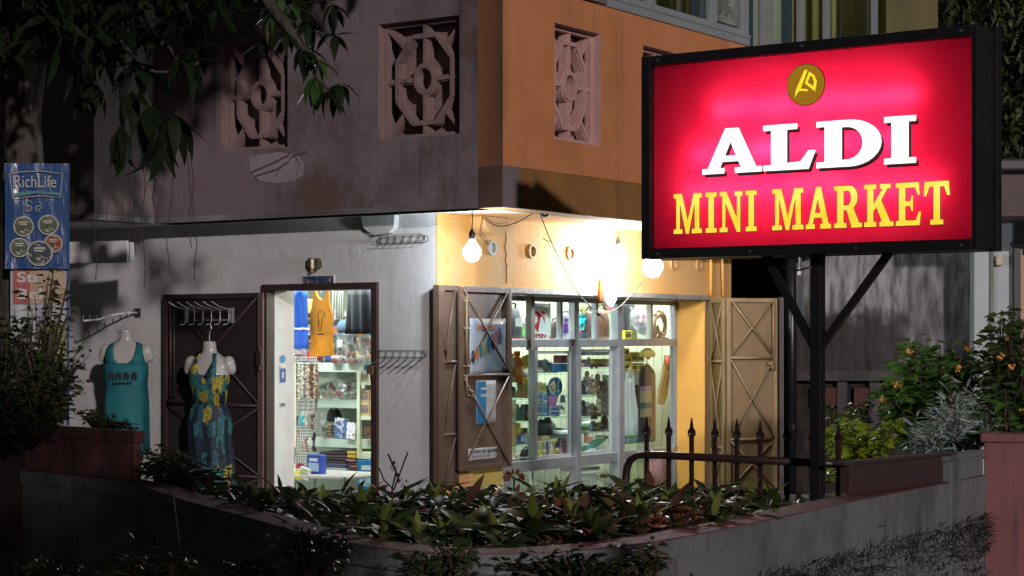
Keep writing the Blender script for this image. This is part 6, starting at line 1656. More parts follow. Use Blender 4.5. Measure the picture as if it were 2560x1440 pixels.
# ================================================================ goods inside the shop
def spotL(px0, py0, px1, py1, r):
    la, lb = on_left(px0, r), on_left(px1, r); l = (la+lb)/2; Y = B(r, l).y
    return B(r, l, zat(py1, Y)), abs(la-lb), zat(py0, Y)-zat(py1, Y), ROTL
def spotR(px0, py0, px1, py1, l):
    ra, rb = on_right(px0, l), on_right(px1, l); r = (ra+rb)/2; Y = B(r, l).y
    return B(r, l, zat(py1, Y)), abs(ra-rb), zat(py0, Y)-zat(py1, Y), ROTR
def item(name, label, cat, where, box, plane, c1, c2=None, shape='box', d=None, rough=0.45, group=None, tilt=0.0, turn=0.0, c3=None):
    loc, w, h, rot = (spotL if where == 'L' else spotR)(*box, plane)
    t = thing(name, label, cat, loc, rot+turn, group)
    if tilt: t.rotation_euler = (0, tilt, rot+turn)
    d = d or w*0.5
    M1 = c1 if not isinstance(c1, tuple) else col_mat(c1, rough)
    M2 = None if c2 is None else (c2 if not isinstance(c2, tuple) else col_mat(c2, rough))
    M3 = M2 if c3 is None else col_mat(c3, rough)
    x0, x1 = -w/2, w/2
    if shape == 'box':
        lbox("carton", M1, t, x0, 0, 0, x1, d, h, bevel=min(w, h)*0.04)
        if M2:
            lbox("print", M2, t, x0+w*0.12, -0.0018, h*0.22, x1-w*0.12, -0.0003, h*0.62)
            lbox("print", M3, t, x0+w*0.2, -0.0018, h*0.70, x1-w*0.2, -0.0003, h*0.84)
    elif shape == 'bottle':
        m_ = MB(); m_.lathe([(w*0.42, 0), (w*0.48, h*0.03), (w*0.48, h*0.66), (w*0.40, h*0.76), (w*0.22, h*0.82), (w*0.22, h*0.85)], 16, (0, d*0.5, 0)); m_.build("bottle_body", M1, t, smooth=True)
        m_ = MB(); m_.lathe([(w*0.26, h*0.85), (w*0.26, h*0.98), (w*0.22, h)], 14, (0, d*0.5, 0)); m_.build("cap", M2 or M1, t, smooth=True)
        m_ = MB(); m_.lathe([(w*0.487, h*0.2), (w*0.487, h*0.52)], 16, (0, d*0.5, 0)); m_.build("label_band", M3 or M1, t, smooth=True)
    elif shape == 'tubev':
        m_ = MB(); m_.box(x0*0.75, 0.25*d, 0, -x0*0.75, 0.75*d, h*0.14); m_.build("cap", M2 or M1, t)
        m_ = MB(); n = 12
        m_.v = [(w*0.42*math.cos(6.283*k/n), d*0.5+w*0.25*math.sin(6.283*k/n), h*0.14) for k in range(n)]+[(w*0.48*math.cos(6.283*k/n), d*0.5+w*0.02*math.sin(6.283*k/n), h) for k in range(n)]
        m_.f = [(k, (k+1) % n, n+(k+1) % n, n+k) for k in range(n)]+[tuple(range(n))[::-1], tuple(range(n, 2*n))]
        m_.build("tube_body", M1, t, smooth=False)
    elif shape == 'plate':
        m_ = MB(); R_ = min(w, h)/2; m_.lathe([(R_*0.55, 0.012), (R_*0.7, 0.004), (R_, -0.012), (R_, -0.008), (R_*0.68, 0.010)], 32, (0, 0, h/2), w/(2*R_), h/(2*R_), 'y'); m_.build("rim", M1, t, smooth=True)
        m_ = MB(); m_.lathe([(R_*0.66, 0.004), (R_*0.55, 0.009)], 28, (0, 0, h/2), w/(2*R_), h/(2*R_), 'y'); m_.build("painted_centre", M2, t)
    elif shape == 'mug':
        m_ = MB(); m_.lathe([(w*0.30, 0), (w*0.34, h*0.05), (w*0.34, h), (w*0.30, h), (w*0.30, h*0.1)], 18, (-w*0.12, d*0.5, 0)); m_.build("cup", M1, t, smooth=True)
        m_ = MB(); m_.tube([(w*0.2, d*0.5, h*0.82), (w*0.40, d*0.5, h*0.80), (w*0.46, d*0.5, h*0.5), (w*0.36, d*0.5, h*0.24), (w*0.2, d*0.5, h*0.2)], w*0.045, 8); m_.build("handle", M1, t, smooth=True)
        m_ = MB(); m_.lathe([(w*0.344, h*0.2), (w*0.344, h*0.8)], 18, (-w*0.12, d*0.5, 0)); m_.build("printed_band", M2, t, smooth=True)
    elif shape == 'pouch':
        m_ = MB(); N = 10
        for s_ in (0, 1):
            for i in range(N+1):
                for j in range(N+1):
                    u, v = i/N, j/N; b_ = (math.sin(math.pi*u)*math.sin(math.pi*min(1, v*1.25 if v < 0.8 else 1)))**0.6 if 0 < u < 1 and 0 < v < 1 else 0
                    y = (d*0.5*b_)*(1 if s_ else -1)+0.006*math.sin(i*2.2+j*1.7+w*90)*b_
                    m_.v.append((x0+w*u+0.004*math.sin(j*1.9), d*0.5+y, h*v))
        o_ = (N+1)**2
        for s_ in (0, 1):
            for i in range(N):
                for j in range(N):
                    a = s_*o_+i*(N+1)+j; m_.f.append((a, a+1, a+N+2, a+N+1))
        m_.build("bag_film", M_film, t, smooth=True)
        g_ = MB(); k = random.Random(int(w*9999)+int(h*777))
        for i in range(7): g_.ball((k.uniform(x0*0.55, -x0*0.55), d*0.5, h*k.uniform(0.12, 0.72)), w*k.uniform(0.13, 0.2), 8, 6, 1, 0.5, k.uniform(0.7, 1.3))
        g_.build("contents", M1, t, smooth=True)
        if M2:
            g_ = MB(); g_.box(x0*0.4, d*0.12, h*0.5, -x0*0.4, d*0.3, h*0.72); g_.build("contents", M2, t)
    elif shape == 'bag':
        m_ = MB(); m_.v = []
        rings = [(0, 0.85, 0.8), (0.08, 0.98, 1), (0.6, 1.0, 0.9), (0.92, 0.86, 0.5), (1.0, 0.80, 0.18)]
        for z, sx_, sy_ in rings:
            for k in range(16):
                a = 6.283*k/16
                m_.v.append((w/2*sx_*abs(math.cos(a))**0.5*math.copysign(1, math.cos(a))*(1+0.03*math.sin(k*2.3+z*9)), d*0.5+d*0.5*sy_*abs(math.sin(a))**0.7*math.copysign(1, math.sin(a)), h*0.86*z))
        for i in range(4):
            for k in range(16): a = i*16+k; b_ = i*16+(k+1) % 16; m_.f.append((a, b_, b_+16, a+16))
        m_.f += [tuple(range(16))[::-1], tuple(range(64, 80))]
        m_.build("bag_body", M1, t, smooth=True)
        m_ = MB(); m_.tube([(x0*0.5, d*0.5, h*0.84), (x0*0.42, d*0.4, h*0.96), (0, d*0.35, h), (-x0*0.42, d*0.4, h*0.96), (-x0*0.5, d*0.5, h*0.84)], 0.008, 6); m_.build("strap", M2 or M1, t, smooth=True)
    elif shape == 'cloth':
        m_ = MB(); N = 24
        pin = c3 if isinstance(c3, (int, float)) else 1.0
        for j in range(9):
            v = j/8
            for i in range(N+1):
                u = i/N; wd = w*(1-0.10*v); y = d*0.35*math.sin(u*19+v*1.2)*(0.4+0.6*(1-v))+d*0.2*math.sin(u*7.3)
                m_.v.append((wd*(u-0.5), y, h*v))
        for j in range(8):
            for i in range(N): a = j*(N+1)+i; m_.f.append((a, a+1, a+N+2, a+N+1))
        o = m_.build("fabric", M1, t, smooth=True); so = o.modifiers.new('thick', 'SOLIDIFY'); so.thickness = 0.006
    elif shape == 'stack':
        n = max(2, int(h/0.022)); k = random.Random(int(w*1000))
        for i in range(n):
            z = h*i/n; o_ = k.uniform(-0.012, 0.012)
            lbox("folded_cloth", M1 if i % 2 == 0 else (M2 or M1), t, x0+o_, 0.01*k.random(), z+0.001, x1+o_-0.01, d, z+h/n-0.002, bevel=0.006)
    return t
def shelf(name_parent, where, box, plane, m, d=0.35, nm="shelf"):
    loc, w, h, rot = (spotL if where == 'L' else spotR)(*box, plane)
    mb = MB(); mb.box(-w/2, 0, 0, w/2, 0.02, h).box(-w/2, 0.02, h-0.02, w/2, d, h)
    o = mb.build(nm, m, name_parent); r, l = RL((loc.x, loc.y))
    o.location = Vector((loc.x, loc.y, loc.z))-Vector(name_parent.location); o.rotation_euler = (0, 0, rot); return o

# ---------- behind the doorway: shelf unit along r = 1.5
SR = 1.5
unit = thing("shelf_unit", "pale green shelf unit with deep shelves seen through the left doorway", "shelf", B(SR, 2.2, 0)*1.0, 0)
for (y0, y1) in ((908, 930), (1000, 1020), (1098, 1119)): shelf(unit, 'L', (768, y0, 960, y1), SR, M_shelf, 0.42)
lc_, w_, h_, rt = spotL(740, 900, 990, 1215, SR+0.42)
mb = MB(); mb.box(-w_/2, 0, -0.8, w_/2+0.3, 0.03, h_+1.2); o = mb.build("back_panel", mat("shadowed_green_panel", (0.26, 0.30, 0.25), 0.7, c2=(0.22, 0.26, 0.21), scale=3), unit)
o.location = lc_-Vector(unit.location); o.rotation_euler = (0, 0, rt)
cr_ = thing("cream_cabinet", "cream wooden cabinet with small shelves at the right of the doorway view", "cabinet", B(SR-0.12, 1.75, 0)*1.0, 0)
def cpart(nm, box, plane, m, d=0.05):
    loc, w, h, rot = spotL(*box, plane); mb = MB(); mb.box(-w/2, 0, 0, w/2, d, h); o = mb.build(nm, m, cr_); o.location = loc-Vector(cr_.location); o.rotation_euler = (0, 0, rot)
cpart("post", (892, 930, 899, 1145), SR-0.12, M_cream_post, 0.03)
for y0, y1 in ((955, 963), (1040, 1050), (1132, 1148)): cpart("shelf", (892, y0, 960, y1), SR-0.11, M_cream_post, 0.25)
P = SR-0.05
# hanging clothes
item("blue_cloth", "bright blue cloth with white stripe hanging at the left of the doorway", "cloth", 'L', (713, 725, 768, 872), 0.75, (0.03, 0.13, 0.62), shape='cloth', d=0.05, rough=0.8)
t = item("white_stripe", "white stripe ribbon sewn across the blue cloth", "ribbon", 'L', (713, 820, 772, 824), 0.72, (0.75, 0.78, 0.8), shape='cloth', d=0.03, rough=0.7)
# orange tank top, outline with neck and arm holes
loc, w, h, rot = spotL(776, 728, 833, 892, 0.85)
t = thing("orange_tank_top", "orange tank top printed with an elephant outline hanging in the doorway", "tank top", loc, rot)
out = [(-0.50, 0.0), (0.52, 0.02), (0.50, 0.18), (0.47, 0.45), (0.45, 0.66), (0.42, 0.72), (0.36, 0.78), (0.33, 0.86), (0.33, 1.0), (0.20, 1.0), (0.18, 0.93), (0.10, 0.88), (0.0, 0.87), (-0.12, 0.90), (-0.20, 0.95), (-0.22, 1.0), (-0.38, 1.0), (-0.38, 0.86), (-0.41, 0.76), (-0.46, 0.70), (-0.49, 0.5), (-0.47, 0.2)]
mb = MB(); mb.prism([(x*w, z*h) for x, z in out], -0.008, 0.008); mb.build("fabric", col_mat((0.78, 0.30, 0.015), 0.8), t)
mb = MB()
for pts in ([(-.14, .60), (-.13, .66), (-.05, .70), (.08, .70), (.17, .66), (.18, .62), (.12, .61), (.10, .64)], [(-.14, .60), (-.10, .57), (-.12, .55), (-.14, .48)], [(-.10, .57), (-.09, .48), (-.11, .40), (-.05, .40)], [(.05, .60), (.06, .58), (.0, .40), (-.05, .40)]):
    mb.tube([(x*w, -0.010, z*h) for x, z in pts], 0.0025, 4)
mb.build("elephant_outline", M_ink, t)
mb = MB()
for i in range(7): mb.box(w*(-.16+i*.045), -0.0105, h*.335, w*(-.13+i*.045), -0.0085, h*.355)
mb.build("printed_word", M_ink, t)
mb = MB(); mb.box(-w*0.04, -0.009, h*0.97, w*0.04, -0.0085, h*1.0); mb.build("neck_tag", M_white_smooth, t)
item("black_garments", "black garments hanging in folds at the top right of the doorway", "clothes", 'L', (862, 725, 948, 835), 1.05, (0.018, 0.022, 0.028), shape='cloth', d=0.10, rough=0.8)
item("small_orange_garment", "small orange and cream garment between the blue cloth and tank top", "clothes", 'L', (766, 748, 785, 785), 1.0, (0.60, 0.34, 0.10), shape='cloth', d=0.04, rough=0.8)
for i, (px, py) in enumerate(((833, 808), (840, 800), (847, 790), (852, 802), (858, 794))):
    p0 = Wp(px, py, B(0.95, on_left(px, 0.95)).y)
    t = thing("bead_string", "white bead string hanging right of the orange tank top, " + ("leftmost", "second from left", "middle", "fourth from left", "rightmost")[i] + " of five", "bead string", p0, 0, "white bead strings by the tank top")
    mb = MB(); n = 30; L_ = zat(728, p0.y)-p0.z
    prof = []
    for j in range(n): prof += [(0.003, L_*j/n), (0.009, L_*(j+0.5)/n)]
    mb.lathe(prof+[(0.003, L_)], 8); mb.build("beads", col_mat((0.66, 0.72, 0.66), 0.4), t, smooth=True)
item("dark_blue_hat", "dusty blue hat tucked under the black garments", "hat", 'L', (835, 792, 878, 832), 1.15, (0.05, 0.10, 0.15), shape='bag', d=0.14, rough=0.8)
item("packed_figures", "clear bag of brown and orange trinkets above the top shelf, middle", "packet", 'L', (852, 818, 888, 905), 1.25, (0.30, 0.16, 0.10), (0.30, 0.40, 0.45), 'pouch', 0.10)
item("packed_figures", "clear bag of white and brown carvings above the top shelf, right end", "packet", 'L', (886, 822, 932, 906), 1.22, (0.42, 0.36, 0.26), (0.12, 0.08, 0.06), 'pouch', 0.10)
item("maroon_packet", "maroon packet with pale ring left of the clear bags", "packet", 'L', (833, 826, 860, 910), 1.3, (0.10, 0.02, 0.03), (0.55, 0.5, 0.45), 'pouch', 0.08)
item("dark_packet", "black and pink packet under the blue cloth", "packet", 'L', (716, 868, 762, 902), 1.3, (0.16, 0.09, 0.09), (0.35, 0.25, 0.22), 'pouch', 0.10)
item("baseball_cap", "dark red cap right beside the tank top's hem", "cap", 'L', (762, 868, 790, 902), 1.28, (0.22, 0.02, 0.03), (0.5, 0.45, 0.4), 'bag', 0.10)
for i, (px0, px1, c) in enumerate(((826, 852, (0.16, 0.03, 0.035)), (862, 888, (0.24, 0.05, 0.05)), (890, 918, (0.20, 0.04, 0.05)))):
    item("red_bundle", "dark red cloth bundle on the top shelf, " + ("left", "middle", "right")[i] + " one", "bundle", 'L', (px0, 888, px1, 908), P, c, (0.45, 0.38, 0.35), 'stack', 0.12, group="red bundles on the top shelf")
# necklace grid
gx = thing("display_grid", "white wire grid panel hung with necklaces inside the doorway", "display grid", spotL(736, 905, 790, 1200, 1.15)[0], ROTL)
loc, w, h, rot = spotL(722, 893, 792, 1175, 1.15); gx.location = loc
mb = MB()
for i in range(13): mb.tube([(-w/2+w*i/12, 0, 0), (-w/2+w*i/12, 0, h)], 0.0022, 4)
for j in range(40): mb.tube([(-w/2, 0.004, h*j/39), (w/2, 0.004, h*j/39)], 0.0020, 4)
mb.build("wire_mesh", M_white_smooth, gx)
bead_cols = [(0.42, 0.38, 0.28), (0.10, 0.05, 0.03), (0.50, 0.46, 0.34), (0.30, 0.34, 0.27), (0.58, 0.58, 0.50), (0.16, 0.11, 0.08), (0.34, 0.32, 0.30), (0.48, 0.36, 0.20), (0.14, 0.05, 0.03), (0.06, 0.03, 0.02), (0.50, 0.40, 0.26), (0.20, 0.07, 0.04)]
kn_ = ["pale cream", "dark brown", "ivory", "sage", "white", "umber", "grey", "sand", "chestnut", "black brown", "light tan", "russet"]
for i in range(12):
    px = 737+i*5.0
    t = thing("necklace", kn_[i]+" long bead necklace hanging from the top of the white grid", "necklace", Wp(px, 910, B(1.10, on_left(px, 1.10)).y), ROTL, "necklaces on the white grid")
    L_ = 0.26+0.05*((i*5) % 4)/3; mb = MB(); k = random.Random(i)
    for s_ in (-1, 1):
        for j in range(22): 
            v = j/22; mb.ball((s_*0.010*math.sin(math.pi*min(1, v*1.05)), k.uniform(-.004, .004), -L_*v), 0.0085*k.uniform(0.7, 1.3), 5, 4)
    mb.build("beads", col_mat(bead_cols[i], 0.35), t, smooth=True)
for i, px in enumerate((740, 757, 768, 779, 790)):
    t = thing("earring_card", ("peach", "white", "pale", "silver", "spotted")[i]+" card of curved bangles in the middle of the white grid", "card", spotL(px-5, 1000, px+5, 1036, 1.12)[0], ROTL, "jewellery cards on the grid")
    lbox("card", col_mat(((0.55, 0.40, 0.30), (0.66, 0.68, 0.64), (0.60, 0.62, 0.60), (0.5, 0.52, 0.5), (0.4, 0.38, 0.34))[i], 0.5), t, -0.016, 0, 0, 0.016, 0.002, 0.115)
    for j in range(3):
        mb = MB(); mb.tube([(-0.014, -0.004, 0.045+j*0.03), (0, -0.005, 0.032+j*0.03), (0.014, -0.004, 0.045+j*0.03)], 0.0025, 5); mb.build("bangle", M_wire, t)
for i, (px, py, c, s_) in enumerate(((743, 1050, (0.03, 0.03, 0.03), 1), (755, 1048, (0.04, 0.42, 0.48), 1.2), (764, 1052, (0.45, 0.46, 0.42), 1), (783, 1052, (0.14, 0.07, 0.05), 1.4), (748, 1082, (0.40, 0.04, 0.04), 0.6), (742, 1105, (0.28, 0.10, 0.07), 1), (757, 1110, (0.36, 0.34, 0.28), 1.1), (770, 1108, (0.32, 0.12, 0.07), 1.2), (787, 1105, (0.025, 0.02, 0.03), 1.6), (735, 1126, (0.22, 0.12, 0.10), 0.9), (748, 1128, (0.40, 0.36, 0.30), 0.8))):
    t = thing("trinket", ("black", "turquoise", "pearl grey", "dark brown", "bright red", "brick red", "bone coloured", "copper coloured", "large black", "brown speckled", "cream")[i]+" charm bunch hanging low on the white grid", "charm", Wp(px, py, B(1.10, on_left(px, 1.10)).y), ROTL, "charms on the grid")
    mb = MB(); k = random.Random(60+i)
    for j in range(9): mb.ball((k.uniform(-.012, .012)*s_, -0.008, k.uniform(-.045, .04)*s_), 0.0085*s_*k.uniform(.7, 1.2), 6, 4, 0.8, 0.8, 1.8)
    mb.build("beads", col_mat(c, 0.35), t, smooth=True)
# long blue framed advert at the left inside the door
loc, w, h, rot = spotL(706, 905, 736, 1117, 0.62)
t = thing("framed_advert", "tall narrow blue and orange framed advert beside the white door reveal", "advert", loc, rot)
lbox("frame", col_mat((0.60, 0.66, 0.55), 0.5), t, -w/2, 0, 0, w/2, 0.02, h)
for i, (a_, b_, c) in enumerate(((0.05, 0.32, (0.01, 0.17, 0.36)), (0.325, 0.50, (0.55, 0.28, 0.03)), (0.505, 0.72, (0.02, 0.22, 0.42)), (0.725, 0.96, (0.01, 0.13, 0.28)))):
    lbox("print_block", col_mat(c, 0.4), t, -w/2+0.008, -0.003, h*a_, w/2-0.016, -0.0005, h*b_)
    mb = MB(); mb.ring(0.012, 0.022, -0.006, -0.0035, 16, (-0.0, h*(a_*0.35+b_*0.65))); mb.tube([(-0.015, -0.0045, h*(a_+0.05)), (0.0, -0.0045, h*(a_+0.03)), (0.012, -0.0045, h*(a_+0.07))], 0.003, 5); mb.build("print_mark", col_mat((0.45, 0.62, 0.70), 0.4), t)
# stickers on the door reveal
t = thing("round_sticker", "round blue sticker on the white door reveal", "sticker", spotL(688, 888, 704, 908, 0.05)[0]+Vector((0, -0.02, 0)), ROTR)
mb = MB(); mb.lathe([(0.030, -0.001), (0.030, 0)], 20, (0, 0, 0.03), axis='y'); mb.build("disc", col_mat((0.10, 0.34, 0.55), 0.4), t)
l_f = DL1-0.0135
for nm, lb_, a_, z_, s_ in (("round", None, 0, 0, 0),): pass
t.location = B(0.14, l_f, zl(697, 908)); t.rotation_euler = (0, 0, ROTR)
for k_, (zt_, zb2, c, lb_) in enumerate(((913, 920, (0.72, 0.75, 0.75), "white paper strip below the round sticker on the reveal"), (922, 957, (0.06, 0.14, 0.36), "dark blue label on the door reveal"), (1008, 1019, (0.55, 0.58, 0.58), "small barcode label low on the door reveal"))):
    t = thing("label_sticker", lb_, "sticker", B(0.14, l_f, zl(697, zb2)), ROTR)
    hh = zl(697, zt_)-zl(697, zb2); lbox("paper", col_mat(c, 0.5), t, -0.03, -0.001, 0, 0.03, 0, hh)
    if k_ == 2:
        for j in range(6): lbox("bar_line", M_ink, t, -0.025+j*0.008, -0.002, 0.006, -0.021+j*0.008, -0.0012, hh-0.006)
    if k_ == 1: lbox("white_mark", col_mat((0.6, 0.65, 0.7), 0.5), t, -0.012, -0.002, hh*0.3, 0.008, -0.0012, hh*0.75)
# second shelf packets
c_list = [(0.40, 0.36, 0.30), (0.55, 0.55, 0.52), (0.16, 0.10, 0.07), (0.10, 0.20, 0.08), (0.36, 0.08, 0.06), (0.46, 0.42, 0.36)]
names_ = ["sandy", "silvery", "dark brown", "mossy green", "reddish", "cream"]
for i in range(6):
    px = 776+i*19
    item("trinket_packet", names_[i]+" clear trinket packet in the back row of the middle shelf", "packet", 'L', (px, 952-(i % 3)*6, px+22, 1000), P+0.16, c_list[i], c_list[(i+2) % 6], 'pouch', 0.06, group="trinket packets on the middle shelf")
c2_ = [(0.10, 0.22, 0.10), (0.45, 0.28, 0.14), (0.50, 0.30, 0.16), (0.34, 0.10, 0.08), (0.12, 0.26, 0.10), (0.30, 0.24, 0.2)]; n2 = ["green", "tan", "light brown", "wine red", "leaf green", "taupe"]
for i in range(6):
    px = 780+i*18
    item("trinket_packet", n2[i]+" clear trinket packet in the front row of the middle shelf", "packet", 'L', (px, 975-(i % 2)*4, px+17, 1000), P+0.02, c2_[i], c_list[(i+1) % 6], 'pouch', 0.05, group="trinket packets on the middle shelf")
item("foil_packet", "shiny silver grey packet standing tallest on the middle shelf", "packet", 'L', (836, 950, 862, 985), P+0.06, mat("crumpled_foil", (0.6, 0.62, 0.66), 0.15, metal=0.9, bump=1.0, bscale=30), None, 'pouch', 0.06)
# lower shelf packets
item("paper_bag_stack", "stack of brown wrapped parcels at the left of the lower shelf", "parcel", 'L', (802, 1060, 828, 1098), P+0.05, (0.30, 0.22, 0.15), (0.24, 0.17, 0.12), 'stack', 0.12)
item("clear_packet", "clear crinkled packet leaning beside the brown parcels", "packet", 'L', (793, 1032, 812, 1098), P, (0.42, 0.44, 0.42), None, 'pouch', 0.05)
item("blue_camouflage_packet", "blue and white patterned flat packet leaning on the lower shelf", "packet", 'L', (832, 1045, 864, 1098), P+0.05, patches("blue_white_pattern", (0.10, 0.16, 0.34), [(0.45, 0.50, 0.58), (0.05, 0.07, 0.14), (0.6, 0.62, 0.66)], 40, 0.3), None, 'box', 0.02, tilt=0.12)
item("white_dotted_packet", "glossy white spotted packet right of the blue patterned one", "packet", 'L', (864, 1056, 886, 1098), P+0.03, patches("white_dotted", (0.80, 0.80, 0.85), [(0.25, 0.25, 0.28), (0.75, 0.7, 0.8)], 50, 0.2, width=0.65), None, 'box', 0.02, tilt=0.10)
item("dark_handbag", "black bag pushed back on the lower shelf", "bag", 'L', (812, 1018, 840, 1055), P+0.22, (0.02, 0.02, 0.02), None, 'bag', 0.1)
item("round_copper_pot", "copper coloured round pot in the right cabinet", "pot", 'L', (905, 1058, 932, 1098), P, (0.36, 0.20, 0.13), (0.3, 0.16, 0.1), 'bottle', 0.08)
# cards in the cabinet
for i, (y0, y1) in enumerate(((975, 1006), (1009, 1038))):
    for j, (x0_, x1_) in enumerate(((900, 923), (925, 945))):
        item("postcard", ("upper ", "lower ")[i]+("left", "right")[j]+" orange framed picture card in the cream cabinet", "picture card", 'L', (x0_, y0, x1_, y1), P-0.05, (0.62, 0.40, 0.20), (0.20, 0.18, 0.20), 'box', 0.01, group="picture cards in the cabinet")
item("small_white_figure", "tiny white figure above the picture cards", "figurine", 'L', (903, 961, 912, 974), P-0.06, (0.8, 0.8, 0.78), None, 'bottle', 0.02)
item("carved_plaque", "small carved cream plaque with rounded top in the cabinet's top", "plaque", 'L', (902, 925, 922, 955), P-0.05, (0.50, 0.45, 0.34), (0.30, 0.22, 0.14), 'box', 0.015)
item("teal_print_card", "white and teal printed card at the top right of the doorway view", "card", 'L', (907, 895, 930, 935), P-0.09, (0.62, 0.70, 0.70), (0.04, 0.22, 0.22), 'box', 0.01)
# bottom textiles
item("dark_cloth_pile", "pile of dark folded cloths on the lowest shelf", "cloth pile", 'L', (800, 1130, 868, 1178), P+0.05, (0.05, 0.035, 0.045), (0.10, 0.07, 0.07), 'stack', 0.2)
item("pale_folded_cloth", "pale folded cloth below the dark pile", "folded cloth", 'L', (817, 1160, 868, 1178), P-0.02, (0.50, 0.52, 0.50), (0.08, 0.09, 0.18), 'stack', 0.2)
item("yellow_folded_cloth", "yellow folded cloth beside the cabinet on the lowest shelf", "folded cloth", 'L', (868, 1128, 892, 1146), P+0.02, (0.60, 0.38, 0.03), None, 'stack', 0.2)
item("maroon_folded_cloth", "maroon folded cloths under the yellow one", "folded cloth", 'L', (866, 1148, 893, 1178), P+0.02, (0.12, 0.04, 0.05), (0.30, 0.14, 0.14), 'stack', 0.2)
# table with things on it
loc, w, h, rot = spotL(722, 1180, 912, 1190, 0.62)
t = thing("shop_table", "rounded pale table inside the doorway", "table", B(0.78, 1.55, 0), ROTL)
tz = zl(820, 1186, 0.62)
mb = MB(); mb.box(-0.42, -0.25, tz-0.03, 0.30, 0.25, tz); mb.build("table_top", mat("laminate_top", (0.55, 0.58, 0.54), 0.25, c2=(0.48, 0.42, 0.38), scale=3), t, bevel=0.014)
for x in (-0.38, 0.26):
    for y in (-0.2, 0.2): mb = MB(); mb.tube([(x, y, 0), (x, y, tz-0.03)], 0.015, 8); mb.build("leg", M_greywire, t)
tp_ = 0.60
item("milk_carton", "blue milk carton with white cap standing on the table", "carton", 'L', (767, 1137, 801, 1190), tp_, (0.02, 0.06, 0.36), (0.35, 0.50, 0.70), 'box', 0.07, c3=(0.6, 0.65, 0.75))
item("plastic_jar", "clear jar with yellow lid at the left end of the table", "jar", 'L', (714, 1148, 731, 1195), tp_, (0.60, 0.52, 0.36), (0.75, 0.50, 0.04), 'bottle', 0.05, c3=(0.66, 0.64, 0.52))
item("yellow_tub", "small yellow tub in front of the jar", "tub", 'L', (730, 1172, 750, 1200), tp_-0.08, (0.62, 0.60, 0.10), (0.66, 0.66, 0.4), 'bottle', 0.05)
item("red_packet", "red packet lying behind the yellow tub", "packet", 'L', (732, 1160, 760, 1182), tp_+0.12, (0.30, 0.01, 0.06), None, 'bag', 0.06)
item("white_card_box", "tilted white box with green print before the milk carton", "box", 'L', (745, 1168, 768, 1198), tp_-0.06, (0.72, 0.75, 0.72), (0.35, 0.50, 0.20), 'box', 0.03, tilt=0.25)
item("blue_poster", "blue and white washing poster low at the right of the doorway", "poster", 'L', (893, 1150, 945, 1235), P-0.16, (0.01, 0.19, 0.42), (0.30, 0.55, 0.70), 'box', 0.01, c3=(0.6, 0.7, 0.75))

# ---------- behind the display window
W1 = 0.40
# upper row on the transom shelf
tsh = thing("glass_shelf_rack", "white steel rack with glass shelves behind the left half of the display window", "rack", B(0, 0.36, 0), ROTR)
rk = lambda px, l=0.36: on_right(px, l)
mb = MB()
for px in (1340, 1420, 1538): mb.box(rk(px)-0.012, 0.34, 0, rk(px)+0.012, 0.36, 1.64)
mb.build("upright", M_white_smooth, tsh)
sh_y = {'a': [955, 1002, 1045, 1075, 1130], 'b': [930, 998, 1043, 1090, 1140], 'c': [915, 985, 1038, 1075, 1132]}
M_gsh = clear("green_glass_shelf", (0.85, 0.97, 0.92), 0.08)
for nm, x0_, x1_, ys in (("a", 1272, 1337, [957, 995, 1052, 1110, 1158]), ("b", 1343, 1420, [932, 1002, 1040, 1096, 1146]), ("c", 1448, 1536, [918, 987, 1040, 1078, 1140])):
    for y in ys[:-1]:
        loc, w, h, rot = spotR(x0_, y, x1_, y+3, 0.36)
        mb = MB(); mb.box(rk(x0_), 0.0, loc.z-0.006, rk(x1_), 0.32, loc.z); mb.build("glass_shelf", M_gsh, tsh)
tsh.location = B(0, 0.36, 0)
mb = MB(); mb.box(rk(1262), 0.0, 0.79, rk(1540), 0.42, 0.80); mb.build("base_board", M_white_smooth, tsh)
mb = MB(); mb.box(rk(1262), 0.0, 1.665, rk(1690), 0.25, 1.675); mb.build("top_board", M_white_smooth, tsh)
def stand(z_from_box, **k): pass
R_ = 'R'
item("black_backpack", "black denim bag with white price tag at the far left of the window's upper row", "bag", R_, (1279, 757, 1312, 846), 0.42, (0.035, 0.04, 0.055), (0.02, 0.02, 0.03), 'bag', 0.12, rough=0.8)
item("price_tag", "white price tag hanging on the black bag", "price tag", R_, (1289, 796, 1307, 816), 0.355, (0.80, 0.82, 0.82), None, 'box', 0.002)
t = item("valentine_poster", "white poster with a red heart and ribbon behind the left upper pane", "poster", R_, (1322, 757, 1377, 838), 0.34, (0.70, 0.74, 0.72), None, 'box', 0.004)
loc, w, h, rot = spotR(1322, 757, 1377, 838, 0.34)
mb = MB(); mb.prism([(-w*.46, h*.70), (-w*.20, h*.78), (0, h*.72), (w*.12, h*.76), (w*.22, h*.66), (w*.02, h*.55), (-w*.10, h*.08), (-w*.26, h*.25), (-w*.42, h*.45)], -0.0035, -0.001); mb.build("red_heart", col_mat((0.55, 0.02, 0.05), 0.3), t)
mb = MB(); mb.prism([(-w*.36, h*.60), (-w*.18, h*.66), (-w*.10, h*.45), (-w*.22, h*.32), (-w*.34, h*.42)], -0.006, -0.004); mb.build("white_bow", col_mat((0.75, 0.65, 0.68), 0.3), t)
mb = MB(); mb.tube([(-w*.1, -0.004, h*.74), (w*.1, -0.004, h*.62), (w*.3, -0.004, h*.52)], 0.004, 5); mb.tube([(-w*.05, -0.004, h*.72), (w*.15, -0.004, h*.56), (w*.2, -0.004, h*.42)], 0.004, 5); mb.build("ribbon", col_mat((0.55, 0.10, 0.10), 0.4), t)
text_part("printed_word", "Confetti", 0.04, col_mat((0.35, 0.38, 0.36), 0.5), t, (-w*.44, -0.003, h*.80), width=w*.8, height=0.035)
